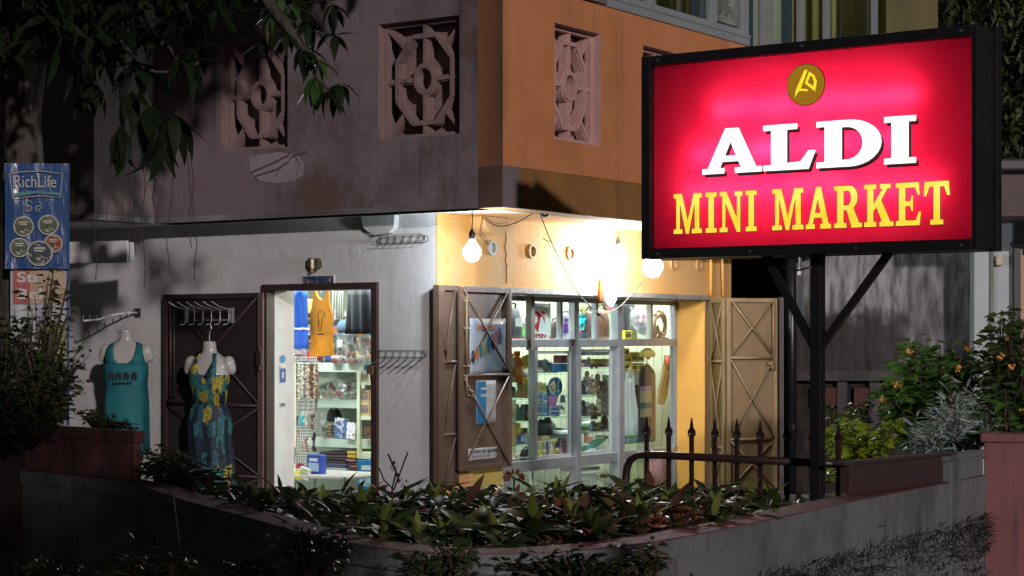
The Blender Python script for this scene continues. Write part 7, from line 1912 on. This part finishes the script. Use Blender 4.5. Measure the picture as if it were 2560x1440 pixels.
t = item("open_sign", "white sign reading OPEN in dark red, at the bottom of the left upper pane", "sign", R_, (1322, 832, 1372, 848), 0.335, (0.78, 0.78, 0.76), None, 'box', 0.004)
loc, w, h, rot = spotR(1322, 832, 1372, 848, 0.335)
text_part("printed_word", "OPEN", 0.04, col_mat((0.40, 0.05, 0.07), 0.5), t, (-w*.42, -0.003, h*.14), width=w*.78, height=h*.72, weight=0.0015)
item("orange_brush", "small orange handled brush right of the heart poster", "brush", R_, (1366, 790, 1376, 846), 0.37, (0.50, 0.42, 0.34), (0.70, 0.20, 0.03), 'bottle', 0.02)
item("dark_shoulder_bag", "brown black shoulder bag left of the purple striped bottle", "bag", R_, (1384, 795, 1410, 845), 0.46, (0.05, 0.035, 0.03), (0.03, 0.02, 0.02), 'bag', 0.08)
item("white_bottle", "white bottle bag with purple stripe behind the middle upper pane", "gift bag", R_, (1405, 786, 1432, 847), 0.40, (0.66, 0.74, 0.82), (0.16, 0.04, 0.34), 'box', 0.05, c3=(0.16, 0.05, 0.36))
item("curled_black_cap", "black and green curled cap above the purple bottle bag", "cap", R_, (1412, 778, 1433, 800), 0.42, (0.04, 0.05, 0.04), (0.04, 0.04, 0.04), 'bag', 0.06)
item("white_box_tall", "plain tall white carton at the back of the upper row", "carton", R_, (1398, 757, 1420, 797), 0.52, (0.74, 0.80, 0.78), None, 'box', 0.06)
t = item("star_bucket", "turquoise plastic bucket with navy stars", "bucket", R_, (1446, 788, 1472, 826), 0.40, (0.02, 0.50, 0.55), None, 'bottle', 0.02)
for ch in list(t.children): bpy.data.objects.remove(ch)
loc, w, h, rot = spotR(1446, 788, 1472, 826, 0.40)
mb = MB(); mb.lathe([(w*.36, 0), (w*.48, h*.97), (w*.44, h*.97), (w*.33, h*.04)], 24, (0, 0.06, 0)); mb.build("tub", col_mat((0.03, 0.50, 0.56), 0.3), t, smooth=True)
mb = MB(); mb.ring(w*.47, w*.53, -0.01, 0.005, 24, (0, 0)); o = mb.build("rim", col_mat((0.01, 0.28, 0.32), 0.3), t); o.rotation_euler = (R(90), 0, 0); o.location = (0, 0.06, h*.98)
for (x_, z_, s_) in ((0.10, 0.60, 0.024), (-0.30, 0.34, 0.016)):
    mb = MB(); mb.prism([(x_*w+s_*(1 if i % 2 == 0 else 0.42)*math.cos(R(90+36*i)), z_*h+s_*(1 if i % 2 == 0 else 0.42)*math.sin(R(90+36*i))) for i in range(10)], -0.02, -0.012); mb.build("star", col_mat((0.01, 0.04, 0.16), 0.4), t)
item("yellow_toys", "orange and lime toys piled over the turquoise bucket", "toys", R_, (1446, 757, 1470, 788), 0.44, (0.70, 0.55, 0.05), (0.65, 0.20, 0.05), 'pouch', 0.06)
item("yellow_packet", "yellow packet leaning right of the turquoise bucket", "packet", R_, (1466, 770, 1486, 815), 0.46, (0.75, 0.55, 0.04), None, 'bag', 0.05)
item("navy_cloth", "navy cloth below the turquoise bucket", "cloth", R_, (1446, 832, 1470, 848), 0.42, (0.02, 0.06, 0.16), None, 'stack', 0.1)
item("brown_leather_bag", "narrow dark brown leather bag left of the sash bar", "bag", R_, (1470, 765, 1492, 848), 0.44, (0.09, 0.045, 0.035), (0.05, 0.03, 0.02), 'bag', 0.08)
item("brown_leather_bag", "wide reddish brown leather bag right of the sash bar", "bag", R_, (1497, 760, 1530, 848), 0.43, (0.13, 0.06, 0.045), (0.05, 0.03, 0.02), 'bag', 0.10)
item("dark_garments", "dark hanging clothes behind the right upper pane", "clothes", R_, (1550, 757, 1590, 848), 0.55, (0.02, 0.025, 0.035), None, 'cloth', 0.10, rough=0.8)
item("yellow_tea_box", "single yellow box on the transom of the right upper pane", "box", R_, (1562, 826, 1580, 848), 0.38, (0.72, 0.62, 0.03), (0.06, 0.05, 0.02), 'box', 0.08)
item("grey_black_box", "black printed box beside the single yellow box", "box", R_, (1579, 828, 1592, 848), 0.40, (0.20, 0.19, 0.05), None, 'box', 0.08)
item("plastic_wrapped_toy", "grey and pink toy wrapped in clear plastic behind the right upper pane", "toy", R_, (1592, 766, 1648, 848), 0.40, (0.26, 0.27, 0.34), (0.65, 0.35, 0.45), 'pouch', 0.14)
# brown looping wood carving
loc, w, h, rot = spotR(1634, 776, 1674, 848, 0.40)
t = thing("wood_carving", "brown looping wood carving in the right upper pane", "carving", loc, rot)
mb = MB(); mb.tube([(-.40*w, 0.03, h*.02), (-.42*w, 0.03, h*.35), (-.25*w, 0.03, h*.72), (0.05*w, 0.03, h*.88), (.30*w, 0.03, h*.80), (.42*w, 0.03, h*.50), (.36*w, 0.03, h*.22), (.10*w, 0.03, h*.04)], [0.022, 0.03, 0.02, 0.028, 0.026, 0.016, 0.02, 0.03], 10)
mb.tube([(-.32*w, 0.03, h*.1), (-.05*w, 0.03, h*.45), (-.02*w, 0.03, h*.30), (.12*w, 0.03, h*.15)], [0.03, 0.012, 0.012, 0.022], 8)
for (x_, z_) in ((-.22, .84), (0.02, .97), (.25, .93), (.42, .68)): mb.ball((x_*w, 0.03, z_*h), 0.018, 8, 6)
mb.build("carved_loop", mat("carved_brown_wood", (0.13, 0.075, 0.045), 0.45, c2=(0.09, 0.05, 0.03), scale=20), t, smooth=True); lbox("base", MATS["carved_brown_wood"], t, -w*.5, 0, 0, w*.45, 0.07, 0.015)
# left pane shelves
item("orange_shampoo", "tall orange bottle on the top glass shelf of the left pane", "bottle", R_, (1290, 878, 1308, 956), 0.42, (0.75, 0.22, 0.02), (0.70, 0.18, 0.02), 'bottle', 0.05, c3=(0.85, 0.45, 0.15))
item("white_orange_bottle", "white and orange bottle at the left end of the top glass shelf", "bottle", R_, (1277, 884, 1290, 956), 0.44, (0.75, 0.72, 0.65), (0.7, 0.25, 0.03), 'bottle', 0.04)
item("yellow_shampoo", "yellow bottle with white label right of the orange one", "bottle", R_, (1309, 890, 1321, 956), 0.42, (0.75, 0.62, 0.05), (0.75, 0.55, 0.03), 'bottle', 0.04, c3=(0.8, 0.82, 0.75))
item("lime_tube", "slanting lime yellow tube at the right end of the top glass shelf", "tube", R_, (1319, 886, 1331, 956), 0.44, (0.70, 0.72, 0.12), (0.75, 0.55, 0.03), 'tubev', 0.03, tilt=-0.08)
item("silver_packet", "crinkled silver packet on the second glass shelf at left", "packet", R_, (1277, 960, 1297, 995), 0.42, (0.45, 0.48, 0.50), (0.1, 0.1, 0.12), 'pouch', 0.05)
item("brown_perfume_box", "brown box with cream window on the second glass shelf", "box", R_, (1305, 948, 1318, 994), 0.41, (0.28, 0.17, 0.03), None, 'box', 0.05)
item("cream_frame_box", "cream box with dark picture right of the brown box", "box", R_, (1319, 946, 1332, 993), 0.40, (0.62, 0.55, 0.36), (0.10, 0.06, 0.04), 'box', 0.05)
item("pale_carton_tower", "tower of pale cream cartons at the left edge of the window", "cartons", R_, (1276, 1000, 1290, 1148), 0.37, (0.58, 0.60, 0.42), (0.5, 0.36, 0.15), 'box', 0.05)
item("green_bracelet_stand", "bunch of dark green beads standing on the third glass shelf", "beads", R_, (1294, 1012, 1318, 1050), 0.42, (0.01, 0.10, 0.05), (0.02, 0.12, 0.06), 'pouch', 0.06)
item("amber_soap_box", "amber box on the fourth glass shelf at left", "box", R_, (1290, 1058, 1302, 1090), 0.43, (0.60, 0.33, 0.03), (0.65, 0.5, 0.1), 'box', 0.05)
item("blue_tissue_pack", "blue and white tissue pack at the far left under the amber box", "packet", R_, (1277, 1092, 1296, 1112), 0.39, (0.12, 0.22, 0.42), (0.5, 0.55, 0.6), 'box', 0.05)
for i, px in enumerate((1302, 1311, 1320)):
    item("blue_white_carton", "small blue and white carton, " + ("left", "middle", "right")[i]+" of three on the fourth shelf", "carton", R_, (px, 1085, px+8, 1108), 0.41, ((0.10, 0.14, 0.32), (0.45, 0.5, 0.6), (0.35, 0.38, 0.5))[i], (0.6, 0.65, 0.7), 'box', 0.04, group="small blue cartons")
item("brown_suede_pouch", "dark brown suede pouch on the bottom board", "pouch", R_, (1311, 1118, 1332, 1158), 0.40, (0.06, 0.04, 0.035), (0.35, 0.28, 0.2), 'bag', 0.06)
item("shell_ornament", "round pinkish shell at the bottom left of the window", "shell", R_, (1281, 1142, 1303, 1162), 0.38, (0.50, 0.26, 0.16), None, 'bag', 0.05)
# second pane
item("blue_napkin_pack", "blue and white tissue bundle on the top shelf of the second pane", "packet", R_, (1359, 898, 1390, 930), 0.42, (0.55, 0.68, 0.74), (0.03, 0.36, 0.60), 'pouch', 0.08)
item("cream_booklets", "row of cream booklets left of the tissue bundle", "booklets", R_, (1344, 900, 1358, 930), 0.42, (0.60, 0.62, 0.52), (0.4, 0.42, 0.36), 'box', 0.08)
item("red_box", "dark red box stacked above the bright blue box", "box", R_, (1404, 888, 1422, 908), 0.40, (0.22, 0.04, 0.05), None, 'box', 0.08)
item("blue_box", "bright blue box at the right end of the top shelf", "box", R_, (1401, 909, 1422, 930), 0.39, (0.03, 0.26, 0.62), None, 'box', 0.08)
item("souvenir_plate", "blue rimmed souvenir plate with a scooter picture", "plate", R_, (1367, 942, 1403, 992), 0.42, (0.10, 0.36, 0.60), patches("plate_picture", (0.55, 0.52, 0.36), [(0.25, 0.05, 0.05), (0.08, 0.12, 0.06), (0.65, 0.6, 0.5)], 60, 0.3), 'plate')
item("yellow_cream_box", "yellow grid printed box left of the souvenir plate", "box", R_, (1347, 958, 1366, 980), 0.40, (0.60, 0.58, 0.25), (0.35, 0.33, 0.1), 'box', 0.05)
for i, (x0_, y0, x1_, y1, c, lb_) in enumerate(((1344, 982, 1357, 1002, (0.50, 0.54, 0.56), "grey lotion carton upper left of the second pane"), (1358, 980, 1368, 1006, (0.62, 0.70, 0.76), "tall white lotion carton upper right of its group"), (1344, 1006, 1356, 1038, (0.48, 0.52, 0.54), "grey lotion carton lower left of its group"), (1357, 1006, 1367, 1038, (0.45, 0.60, 0.76), "pale blue lotion carton lower right of its group"))):
    item("lotion_carton", lb_, "carton", R_, (x0_, y0, x1_, y1), 0.39, c, (0.10, 0.25, 0.5), 'box', 0.04, group="lotion cartons")
item("pink_box", "pink box above the white and blue cartons", "box", R_, (1373, 992, 1392, 1016), 0.40, (0.62, 0.22, 0.50), None, 'box', 0.05)
for i, (y0, y1) in enumerate(((1017, 1027), (1028, 1038))):
    item("toothpaste_carton", ("upper", "lower")[i]+" white carton with navy circle under the pink box", "carton", R_, (1374, y0, 1400, y1), 0.385, (0.55, 0.62, 0.76), (0.03, 0.08, 0.32), 'box', 0.05, group="toothpaste cartons")
item("shell_tray", "tray of dark shells and a magnifying glass on the third shelf", "tray", R_, (1343, 1048, 1398, 1084), 0.44, (0.10, 0.09, 0.07), (0.30, 0.32, 0.28), 'pouch', 0.10)
t = item("magnifying_glass", "small round magnifying glass standing on the third shelf", "magnifying glass", R_, (1374, 1058, 1392, 1084), 0.39, (0.5, 0.5, 0.5), None, 'box', 0.01)
for ch in list(t.children): bpy.data.objects.remove(ch)
mb = MB(); mb.ring(0.022, 0.028, -0.004, 0.004, 20, (0, 0.055)); mb.tube([(0, 0, 0.028), (-0.012, 0, 0.0)], 0.004, 6); mb.build("ring_handle", M_greywire, t)
mb = MB(); mb.lathe([(0.022, -0.001), (0.022, 0.001)], 20, (0, 0, 0.055), axis='y'); mb.build("lens", M_gsh, t)
item("pink_label_tub", "white paper cup with pink mark at the right of the second pane", "cup", R_, (1394, 1070, 1420, 1094), 0.38, (0.66, 0.70, 0.70), (0.35, 0.32, 0.36), 'bottle', 0.04)
item("orange_soap_row", "pale orange soap box on the fourth shelf", "box", R_, (1352, 1090, 1376, 1101), 0.40, (0.55, 0.30, 0.18), (0.6, 0.5, 0.4), 'box', 0.05)
cc = [(0.25, 0.30, 0.45), (0.55, 0.48, 0.06), (0.34, 0.38, 0.22), (0.16, 0.05, 0.28), (0.44, 0.54, 0.60), (0.55, 0.28, 0.08), (0.10, 0.03, 0.20)]
nn = ["slate blue", "mustard", "olive", "purple", "pale blue", "orange", "dark violet"]
for i in range(7):
    px = 1343+i*8.2
    item("spray_can", nn[i]+" tube in the row along the bottom of the second pane", "tube", R_, (px, 1105-i*0.6, px+7.5, 1146-i*1.2), 0.39, cc[i], (0.55, 0.5, 0.2), 'tubev' if i % 2 else 'bottle', 0.03, group="tubes along the bottom of the second pane")
item("white_pink_tube", "tall white tube with pink flower print at the right end of the row", "tube", R_, (1401, 1094, 1419, 1142), 0.38, (0.70, 0.68, 0.74), (0.70, 0.16, 0.35), 'box', 0.03)
item("glass_ornament", "clear glass ornament stack along the rack's upright", "ornament", R_, (1403, 975, 1420, 1036), 0.46, (0.50, 0.56, 0.55), (0.3, 0.35, 0.35), 'pouch', 0.04)
# third pane: sunglasses, dark carvings, mug
t = item("sunglasses", "pair of dark sunglasses on display in the third pane", "sunglasses", R_, (1466, 906, 1504, 922), 0.38, (0.02, 0.02, 0.02), None, 'box', 0.01)
for ch in list(t.children): bpy.data.objects.remove(ch)
for s_ in (-1, 1):
    mb = MB(); mb.prism([(s_*0.012, 0.038), (s_*0.062, 0.040), (s_*0.060, 0.016), (s_*0.044, 0.0), (s_*0.024, 0.002), (s_*0.012, 0.018)], -0.002, 0.002); mb.build("lens", col_mat((0.03, 0.025, 0.02), 0.1), t)
mb = MB(); mb.tube([(-0.066, 0, 0.040), (-0.012, 0, 0.042), (0, 0, 0.036), (0.012, 0, 0.042), (0.066, 0, 0.040)], 0.003, 5); mb.build("frame", M_wire, t)
kk_ = random.Random(99)
spots3 = [(1452, 950, 1470, 985), (1462, 928, 1482, 960), (1474, 958, 1500, 986), (1490, 935, 1512, 975), (1506, 950, 1530, 986), (1455, 1000, 1475, 1038), (1472, 1012, 1496, 1038), (1492, 998, 1512, 1030), (1508, 1005, 1530, 1038), (1480, 1030, 1500, 1048), (1500, 1045, 1530, 1072), (1448, 965, 1460, 1002)]
d3 = ["black crouching", "grey brown upright", "tan and black reclining", "dark tall", "speckled seated", "black low", "long nosed brown", "pale headed", "white and brown paired", "small black", "dark clustered", "reddish narrow"]
c3_ = [(0.025, 0.022, 0.022), (0.12, 0.09, 0.08), (0.22, 0.14, 0.08), (0.03, 0.03, 0.03), (0.20, 0.19, 0.17), (0.02, 0.018, 0.018), (0.10, 0.06, 0.04), (0.30, 0.28, 0.22), (0.34, 0.32, 0.30), (0.03, 0.025, 0.025), (0.06, 0.05, 0.05), (0.14, 0.05, 0.04)]
for i, bx_ in enumerate(spots3):
    loc, w, h, rot = spotR(*bx_, 0.46-0.03*(i % 3))
    t = thing("small_carving", d3[i]+" carving among the dark ornaments in the third pane", "carving", loc, rot, "small dark carvings in the third pane")
    mb = MB(); k = random.Random(500+i)
    mb.lathe([(w*.40, 0), (w*.42, h*.06), (w*.26, h*.12), (w*.32, h*.35), (w*.22, h*.55), (w*.12, h*.64)], 10, (0, 0.02, 0), 1, 0.6)
    mb.ball((w*k.uniform(-.15, .15), 0.02, h*.80), w*.19, 9, 7, 1, 0.9, 1.1)
    mb.tube([(-w*.25, 0.02, h*.55), (-w*.42, 0.0, h*.38), (-w*.30, -0.01, h*.22)], w*.07, 6); mb.tube([(w*.22, 0.02, h*.52), (w*.44, 0.0, h*.50), (w*.40, 0.0, h*.74)], w*.06, 6)
    mb.build("figure", col_mat(c3_[i], 0.35), t, smooth=True)
item("souvenir_mug", "white souvenir mug with green and yellow picture in the third pane", "mug", R_, (1448, 1052, 1484, 1080), 0.38, (0.66, 0.68, 0.64), (0.10, 0.20, 0.08), 'mug', 0.08)
item("pink_card", "salmon pink card standing below the mug", "card", R_, (1462, 1082, 1472, 1106), 0.42, (0.60, 0.20, 0.16), None, 'box', 0.01)
item("orange_card", "orange card right of the salmon one", "card", R_, (1470, 1092, 1482, 1108), 0.43, (0.60, 0.26, 0.12), None, 'box', 0.01)
item("white_label", "small white label card with print in the third pane", "label", R_, (1484, 1086, 1511, 1096), 0.41, (0.62, 0.62, 0.6), (0.25, 0.2, 0.2), 'box', 0.005)
loc, w, h, rot = spotR(1456, 1092, 1526, 1130, 0.40)
t = thing("toy_parrot", "long green and blue carved bird lying in the third pane", "carved bird", loc, rot)
mb = MB(); mb.tube([(-w*.5, 0.03, h*.12), (-w*.30, 0.03, h*.26), (-w*.05, 0.03, h*.44), (w*.2, 0.03, h*.66), (w*.5, 0.03, h*.92)], [0.016, 0.030, 0.036, 0.028, 0.012], 12); mb.build("body", mat("green_blue_lacquer", (0.05, 0.20, 0.22), 0.3, c2=(0.05, 0.20, 0.08), scale=6), t, smooth=True)
item("paper_flowers", "pale blue and yellow paper packets along the bottom of the third pane", "packets", R_, (1448, 1122, 1508, 1140), 0.39, (0.55, 0.65, 0.70), (0.65, 0.60, 0.12), 'pouch', 0.08)
item("glass_top_boxes", "row of small blue boxes above the sunglasses", "boxes", R_, (1452, 880, 1536, 888), 0.46, (0.15, 0.28, 0.45), (0.5, 0.6, 0.6), 'box', 0.1)
item("yellow_label_strip", "yellow printed strip behind the sunglasses", "strip", R_, (1478, 897, 1534, 908), 0.55, (0.66, 0.62, 0.10), (0.4, 0.36, 0.1), 'box', 0.01)
# right pane: boxes, dress, wrap, oars
bx_mat = (0.75, 0.64, 0.02)
rows = [("top left", (1556, 871, 1574, 889)), ("second from the top", (1556, 890, 1578, 907)), ("third row left", (1579, 880, 1594, 905)), ("third row right", (1595, 880, 1611, 905)), ("lower left", (1558, 908, 1577, 925)), ("lower middle", (1579, 907, 1594, 927)), ("lower right", (1595, 907, 1611, 927))]
for nm, bb in rows:
    item("yellow_tea_box", "yellow box with black oval, "+nm+" of the stack in the right pane", "box", R_, bb, 0.60, bx_mat, (0.05, 0.045, 0.02), 'box', 0.12, group="yellow boxes behind the right pane")
loc, w, h, rot = spotR(1555, 928, 1625, 962, 0.58)
t = thing("white_counter_box", "white box shelf under the yellow boxes", "box", loc, rot); lbox("shelf_front", M_white_smooth, t, -w/2, 0, 0, w/2, 0.25, h)
lbox("dark_gap", M_dark_in, t, -w/2, 0.02, -0.20, w/2, 0.25, -0.003)
item("orange_box_low", "orange box behind the white dress", "box", R_, (1580, 968, 1600, 1025), 0.62, (0.65, 0.20, 0.03), (0.6, 0.5, 0.1), 'box', 0.08)
# white dress
loc, w, h, rot = spotR(1552, 918, 1598, 1108, 0.44)
t = thing("white_dress", "plain white sleeveless dress hanging behind the large right pane", "dress", loc, rot)
mb = MB(); prof = [(0.0, .46, .50), (0.25, .40, .48), (0.5, .36, .34), (0.66, .34, .26), (0.78, .22, .24), (0.86, .20, .22)]
N = 18
for v, a_, b_ in prof:
    for i in range(N+1):
        u = i/N; mb.v.append((w*(-a_+(a_+b_)*u), 0.02*math.sin(u*17+v*2)*(1.2-v), h*v))
for j in range(len(prof)-1):
    for i in range(N): a = j*(N+1)+i; mb.f.append((a, a+1, a+N+2, a+N+1))
o = mb.build("fabric", mat("white_cotton", (0.62, 0.68, 0.68), 0.8, c2=(0.52, 0.58, 0.6), scale=5, stretch=(3, 3, 0.5)), t, smooth=True); so = o.modifiers.new('thick', 'SOLIDIFY'); so.thickness = 0.005
for s_ in (-1, 1): 
    mb = MB(); mb.tube([(s_*0.19*w, 0, h*.85), (s_*0.14*w, 0, h*.93), (0, 0.0, h*1.0)], 0.006, 6); mb.build("strap", MATS["white_cotton"], t)
# long striped wrap in its cover
loc, w, h, rot = spotR(1599, 908, 1640, 1105, 0.40)
t = thing("striped_wrap", "long dark wrap with grey, purple and teal bands on a hanger", "wrap", loc, rot)
out = [(-.46, 0), (.46, 0), (.47, .80), (.42, .90), (.16, .97), (0, 1.0), (-.16, .97), (-.42, .90), (-.47, .80)]
mb = MB(); mb.prism([(x*w, z*h) for x, z in out], 0.0, 0.02); mb.build("dark_cloth", col_mat((0.025, 0.028, 0.035), 0.7), t, bevel=0.006)
for a_, b_, c in ((0.0, 0.08, (0.04, 0.06, 0.12)), (0.32, 0.43, (0.26, 0.25, 0.18)), (0.44, 0.50, (0.03, 0.11, 0.13)), (0.505, 0.66, (0.30, 0.29, 0.20)), (0.665, 0.71, (0.28, 0.14, 0.36))):
    lbox("stripe", col_mat(c, 0.7), t, -w*.462, -0.003, h*a_, w*.20, -0.0005, h*b_)
lbox("brown_side", col_mat((0.16, 0.10, 0.05), 0.7), t, w*.205, -0.003, h*.02, w*.455, -0.0005, h*.86)
mb = MB(); mb.tube([(0, 0.01, h), (0, 0.01, h+0.07), (0.03, 0.01, h+0.10)], 0.005, 6); mb.ball((0.005, 0.0, h+0.05), 0.02, 8, 6); mb.build("hanger", M_wire, t)
item("yellow_flower_garland", "yellow cloth flower on the hanger top", "flower", R_, (1607, 872, 1642, 893), 0.38, (0.72, 0.60, 0.16), (0.05, 0.05, 0.04), 'bag', 0.05)
loc, w, h, rot = spotR(1646, 888, 1684, 1012, 0.36)
t = thing("bottle_bag", "slanting brown and gold bottle bag hanging at the right of the pane", "bag", loc, rot)
mb = MB(); mb.prism([(-.46*w, .02*h), (-.10*w, 0), (.12*w, .18*h), (.25*w, .50*h), (.46*w, 1.0*h), (.02*w, 1.0*h), (-.20*w, .55*h), (-.42*w, .30*h)], 0, 0.02)
mb.build("bag_body", mat("brown_gold_satin", (0.36, 0.26, 0.05), 0.3, c2=(0.20, 0.10, 0.05), scale=5), t, bevel=0.006)
mb = MB(); mb.tube([(-.16*w, -0.004, .44*h), (-.02*w, -0.004, .50*h), (0.04*w, -0.004, .42*h), (-.14*w, -0.004, .30*h), (-.24*w, -0.004, .22*h)], 0.006, 6); mb.build("gold_scroll", col_mat((0.12, 0.05, 0.01), 0.4), t)
mb = MB(); mb.tube([(.02*w, 0.0, .98*h), (.14*w, 0.0, .72*h)], [0.022, 0.016], 8); mb.build("red_cap", col_mat((0.65, 0.08, 0.04), 0.4), t, smooth=True)
# lower right pane
item("green_shirt", "pale green shirt with sunglasses behind the lowest right pane", "shirt", R_, (1562, 1150, 1612, 1215), 0.45, (0.45, 0.55, 0.30), None, 'cloth', 0.03, rough=0.8)
item("pink_cloth", "pink knotted cloth behind the lowest right pane", "cloth", R_, (1622, 1140, 1672, 1225), 0.42, (0.50, 0.26, 0.36), None, 'cloth', 0.08, rough=0.8)
item("blue_books", "pile of blue and green booklets at the foot of the white dress", "booklets", R_, (1556, 1088, 1600, 1110), 0.42, (0.10, 0.30, 0.12), (0.15, 0.35, 0.55), 'stack', 0.15)
for i, (px0, px1) in enumerate(((1452, 1500), (1470, 1530))):
    item("white_tray", ("upper", "lower")[i]+" white tray stored behind the lowest middle pane", "tray", R_, (px0, 1168+i*18, px1, 1178+i*18), 0.50, (0.5, 0.56, 0.54), None, 'box', 0.2, group="white trays behind the lowest pane")

# denser stock: a back row on every glass shelf
PAL = [("scarlet", (0.45, 0.04, 0.04)), ("ultramarine", (0.03, 0.08, 0.36)), ("white", (0.62, 0.64, 0.62)), ("butter yellow", (0.66, 0.52, 0.12)), ("grass green", (0.05, 0.22, 0.06)), ("chocolate", (0.09, 0.05, 0.03)),
       ("lilac", (0.34, 0.22, 0.44)), ("teal", (0.02, 0.24, 0.26)), ("tangerine", (0.62, 0.22, 0.03)), ("charcoal", (0.04, 0.04, 0.045)), ("sky blue", (0.20, 0.40, 0.58)), ("rose", (0.52, 0.16, 0.22)), ("khaki", (0.28, 0.24, 0.13)), ("silver", (0.42, 0.44, 0.45))]
kq = random.Random(2024)
ORD = ["top", "second", "third", "fourth"]
for pane, x0_, x1_, ys in (("left", 1277, 1332, [957, 995, 1052, 1110]), ("second", 1345, 1400, [932, 1002, 1040, 1096]), ("third", 1450, 1534, [918, 987, 1040, 1078])):
    for si, y in enumerate(ys):
        x = x0_; used = []
        hmax = (y-ys[si-1]-6) if si else 30
        while x < x1_-7:
            w_ = kq.uniform(8, 13); h_ = hmax*kq.uniform(0.45, 0.85)
            c = kq.choice([c_ for c_ in PAL if c_[0] not in used] or PAL); used.append(c[0]); c2 = kq.choice(PAL)
            sh_ = kq.choice(["box", "box", "bottle", "box"]); nm = {"box": "carton", "bottle": "bottle"}[sh_]
            item(nm, c[0]+" "+nm+" in the back row of the "+ORD[si]+" shelf, "+pane+" pane", nm, 'R', (x, y-h_, x+w_, y), 0.58, c[1], c2[1], sh_, 0.05, group="back row goods on the glass shelves", c3=kq.choice(PAL)[1])
            x += w_+kq.uniform(0.5, 2.5)
# folded goods seen low behind the panes and along the top board
x = 1283
for i in range(13):
    w_ = kq.uniform(12, 22)
    if x > 1530: break
    c = PAL[(i*5) % 14]
    item("carton", c[0]+" carton at the back of the upper row, place "+["one", "two", "three", "four", "five", "six", "seven", "eight", "nine", "ten", "eleven", "twelve", "thirteen"][i]+" from the left", "carton", 'R', (x, kq.uniform(790, 815), x+w_, 848), 0.62, tuple(v*0.8 for v in c[1]), PAL[(i*3+1) % 14][1], 'box', 0.08, group="cartons at the back of the upper row")
    x += w_+kq.uniform(1, 5)

# crowded goods above the top shelf behind the hanging clothes
i = 0
for row, (y1, yn) in enumerate(((906, "lowest"), (872, "middle"), (838, "upper"), (800, "topmost"))):
    x = 716; used = []
    while x < 936:
        w_ = kq.uniform(13, 21)
        c = kq.choice([c_ for c_ in PAL if c_[0] not in used] or [("mottled "+c_[0], c_[1]) for c_ in PAL if "mottled "+c_[0] not in used] or PAL); used.append(c[0]); c2 = kq.choice(PAL)
        item("packet", c[0]+" packet in the "+yn+" back row above the doorway's top shelf", "packet", 'L', (x, y1-kq.uniform(22, 32), x+w_, y1), 1.78, tuple(v*0.75 for v in c[1]), tuple(v*0.8 for v in c2[1]), "pouch" if i % 2 else "box", 0.05, group="packets crowded above the top shelf")
        x += w_*0.92; i += 1
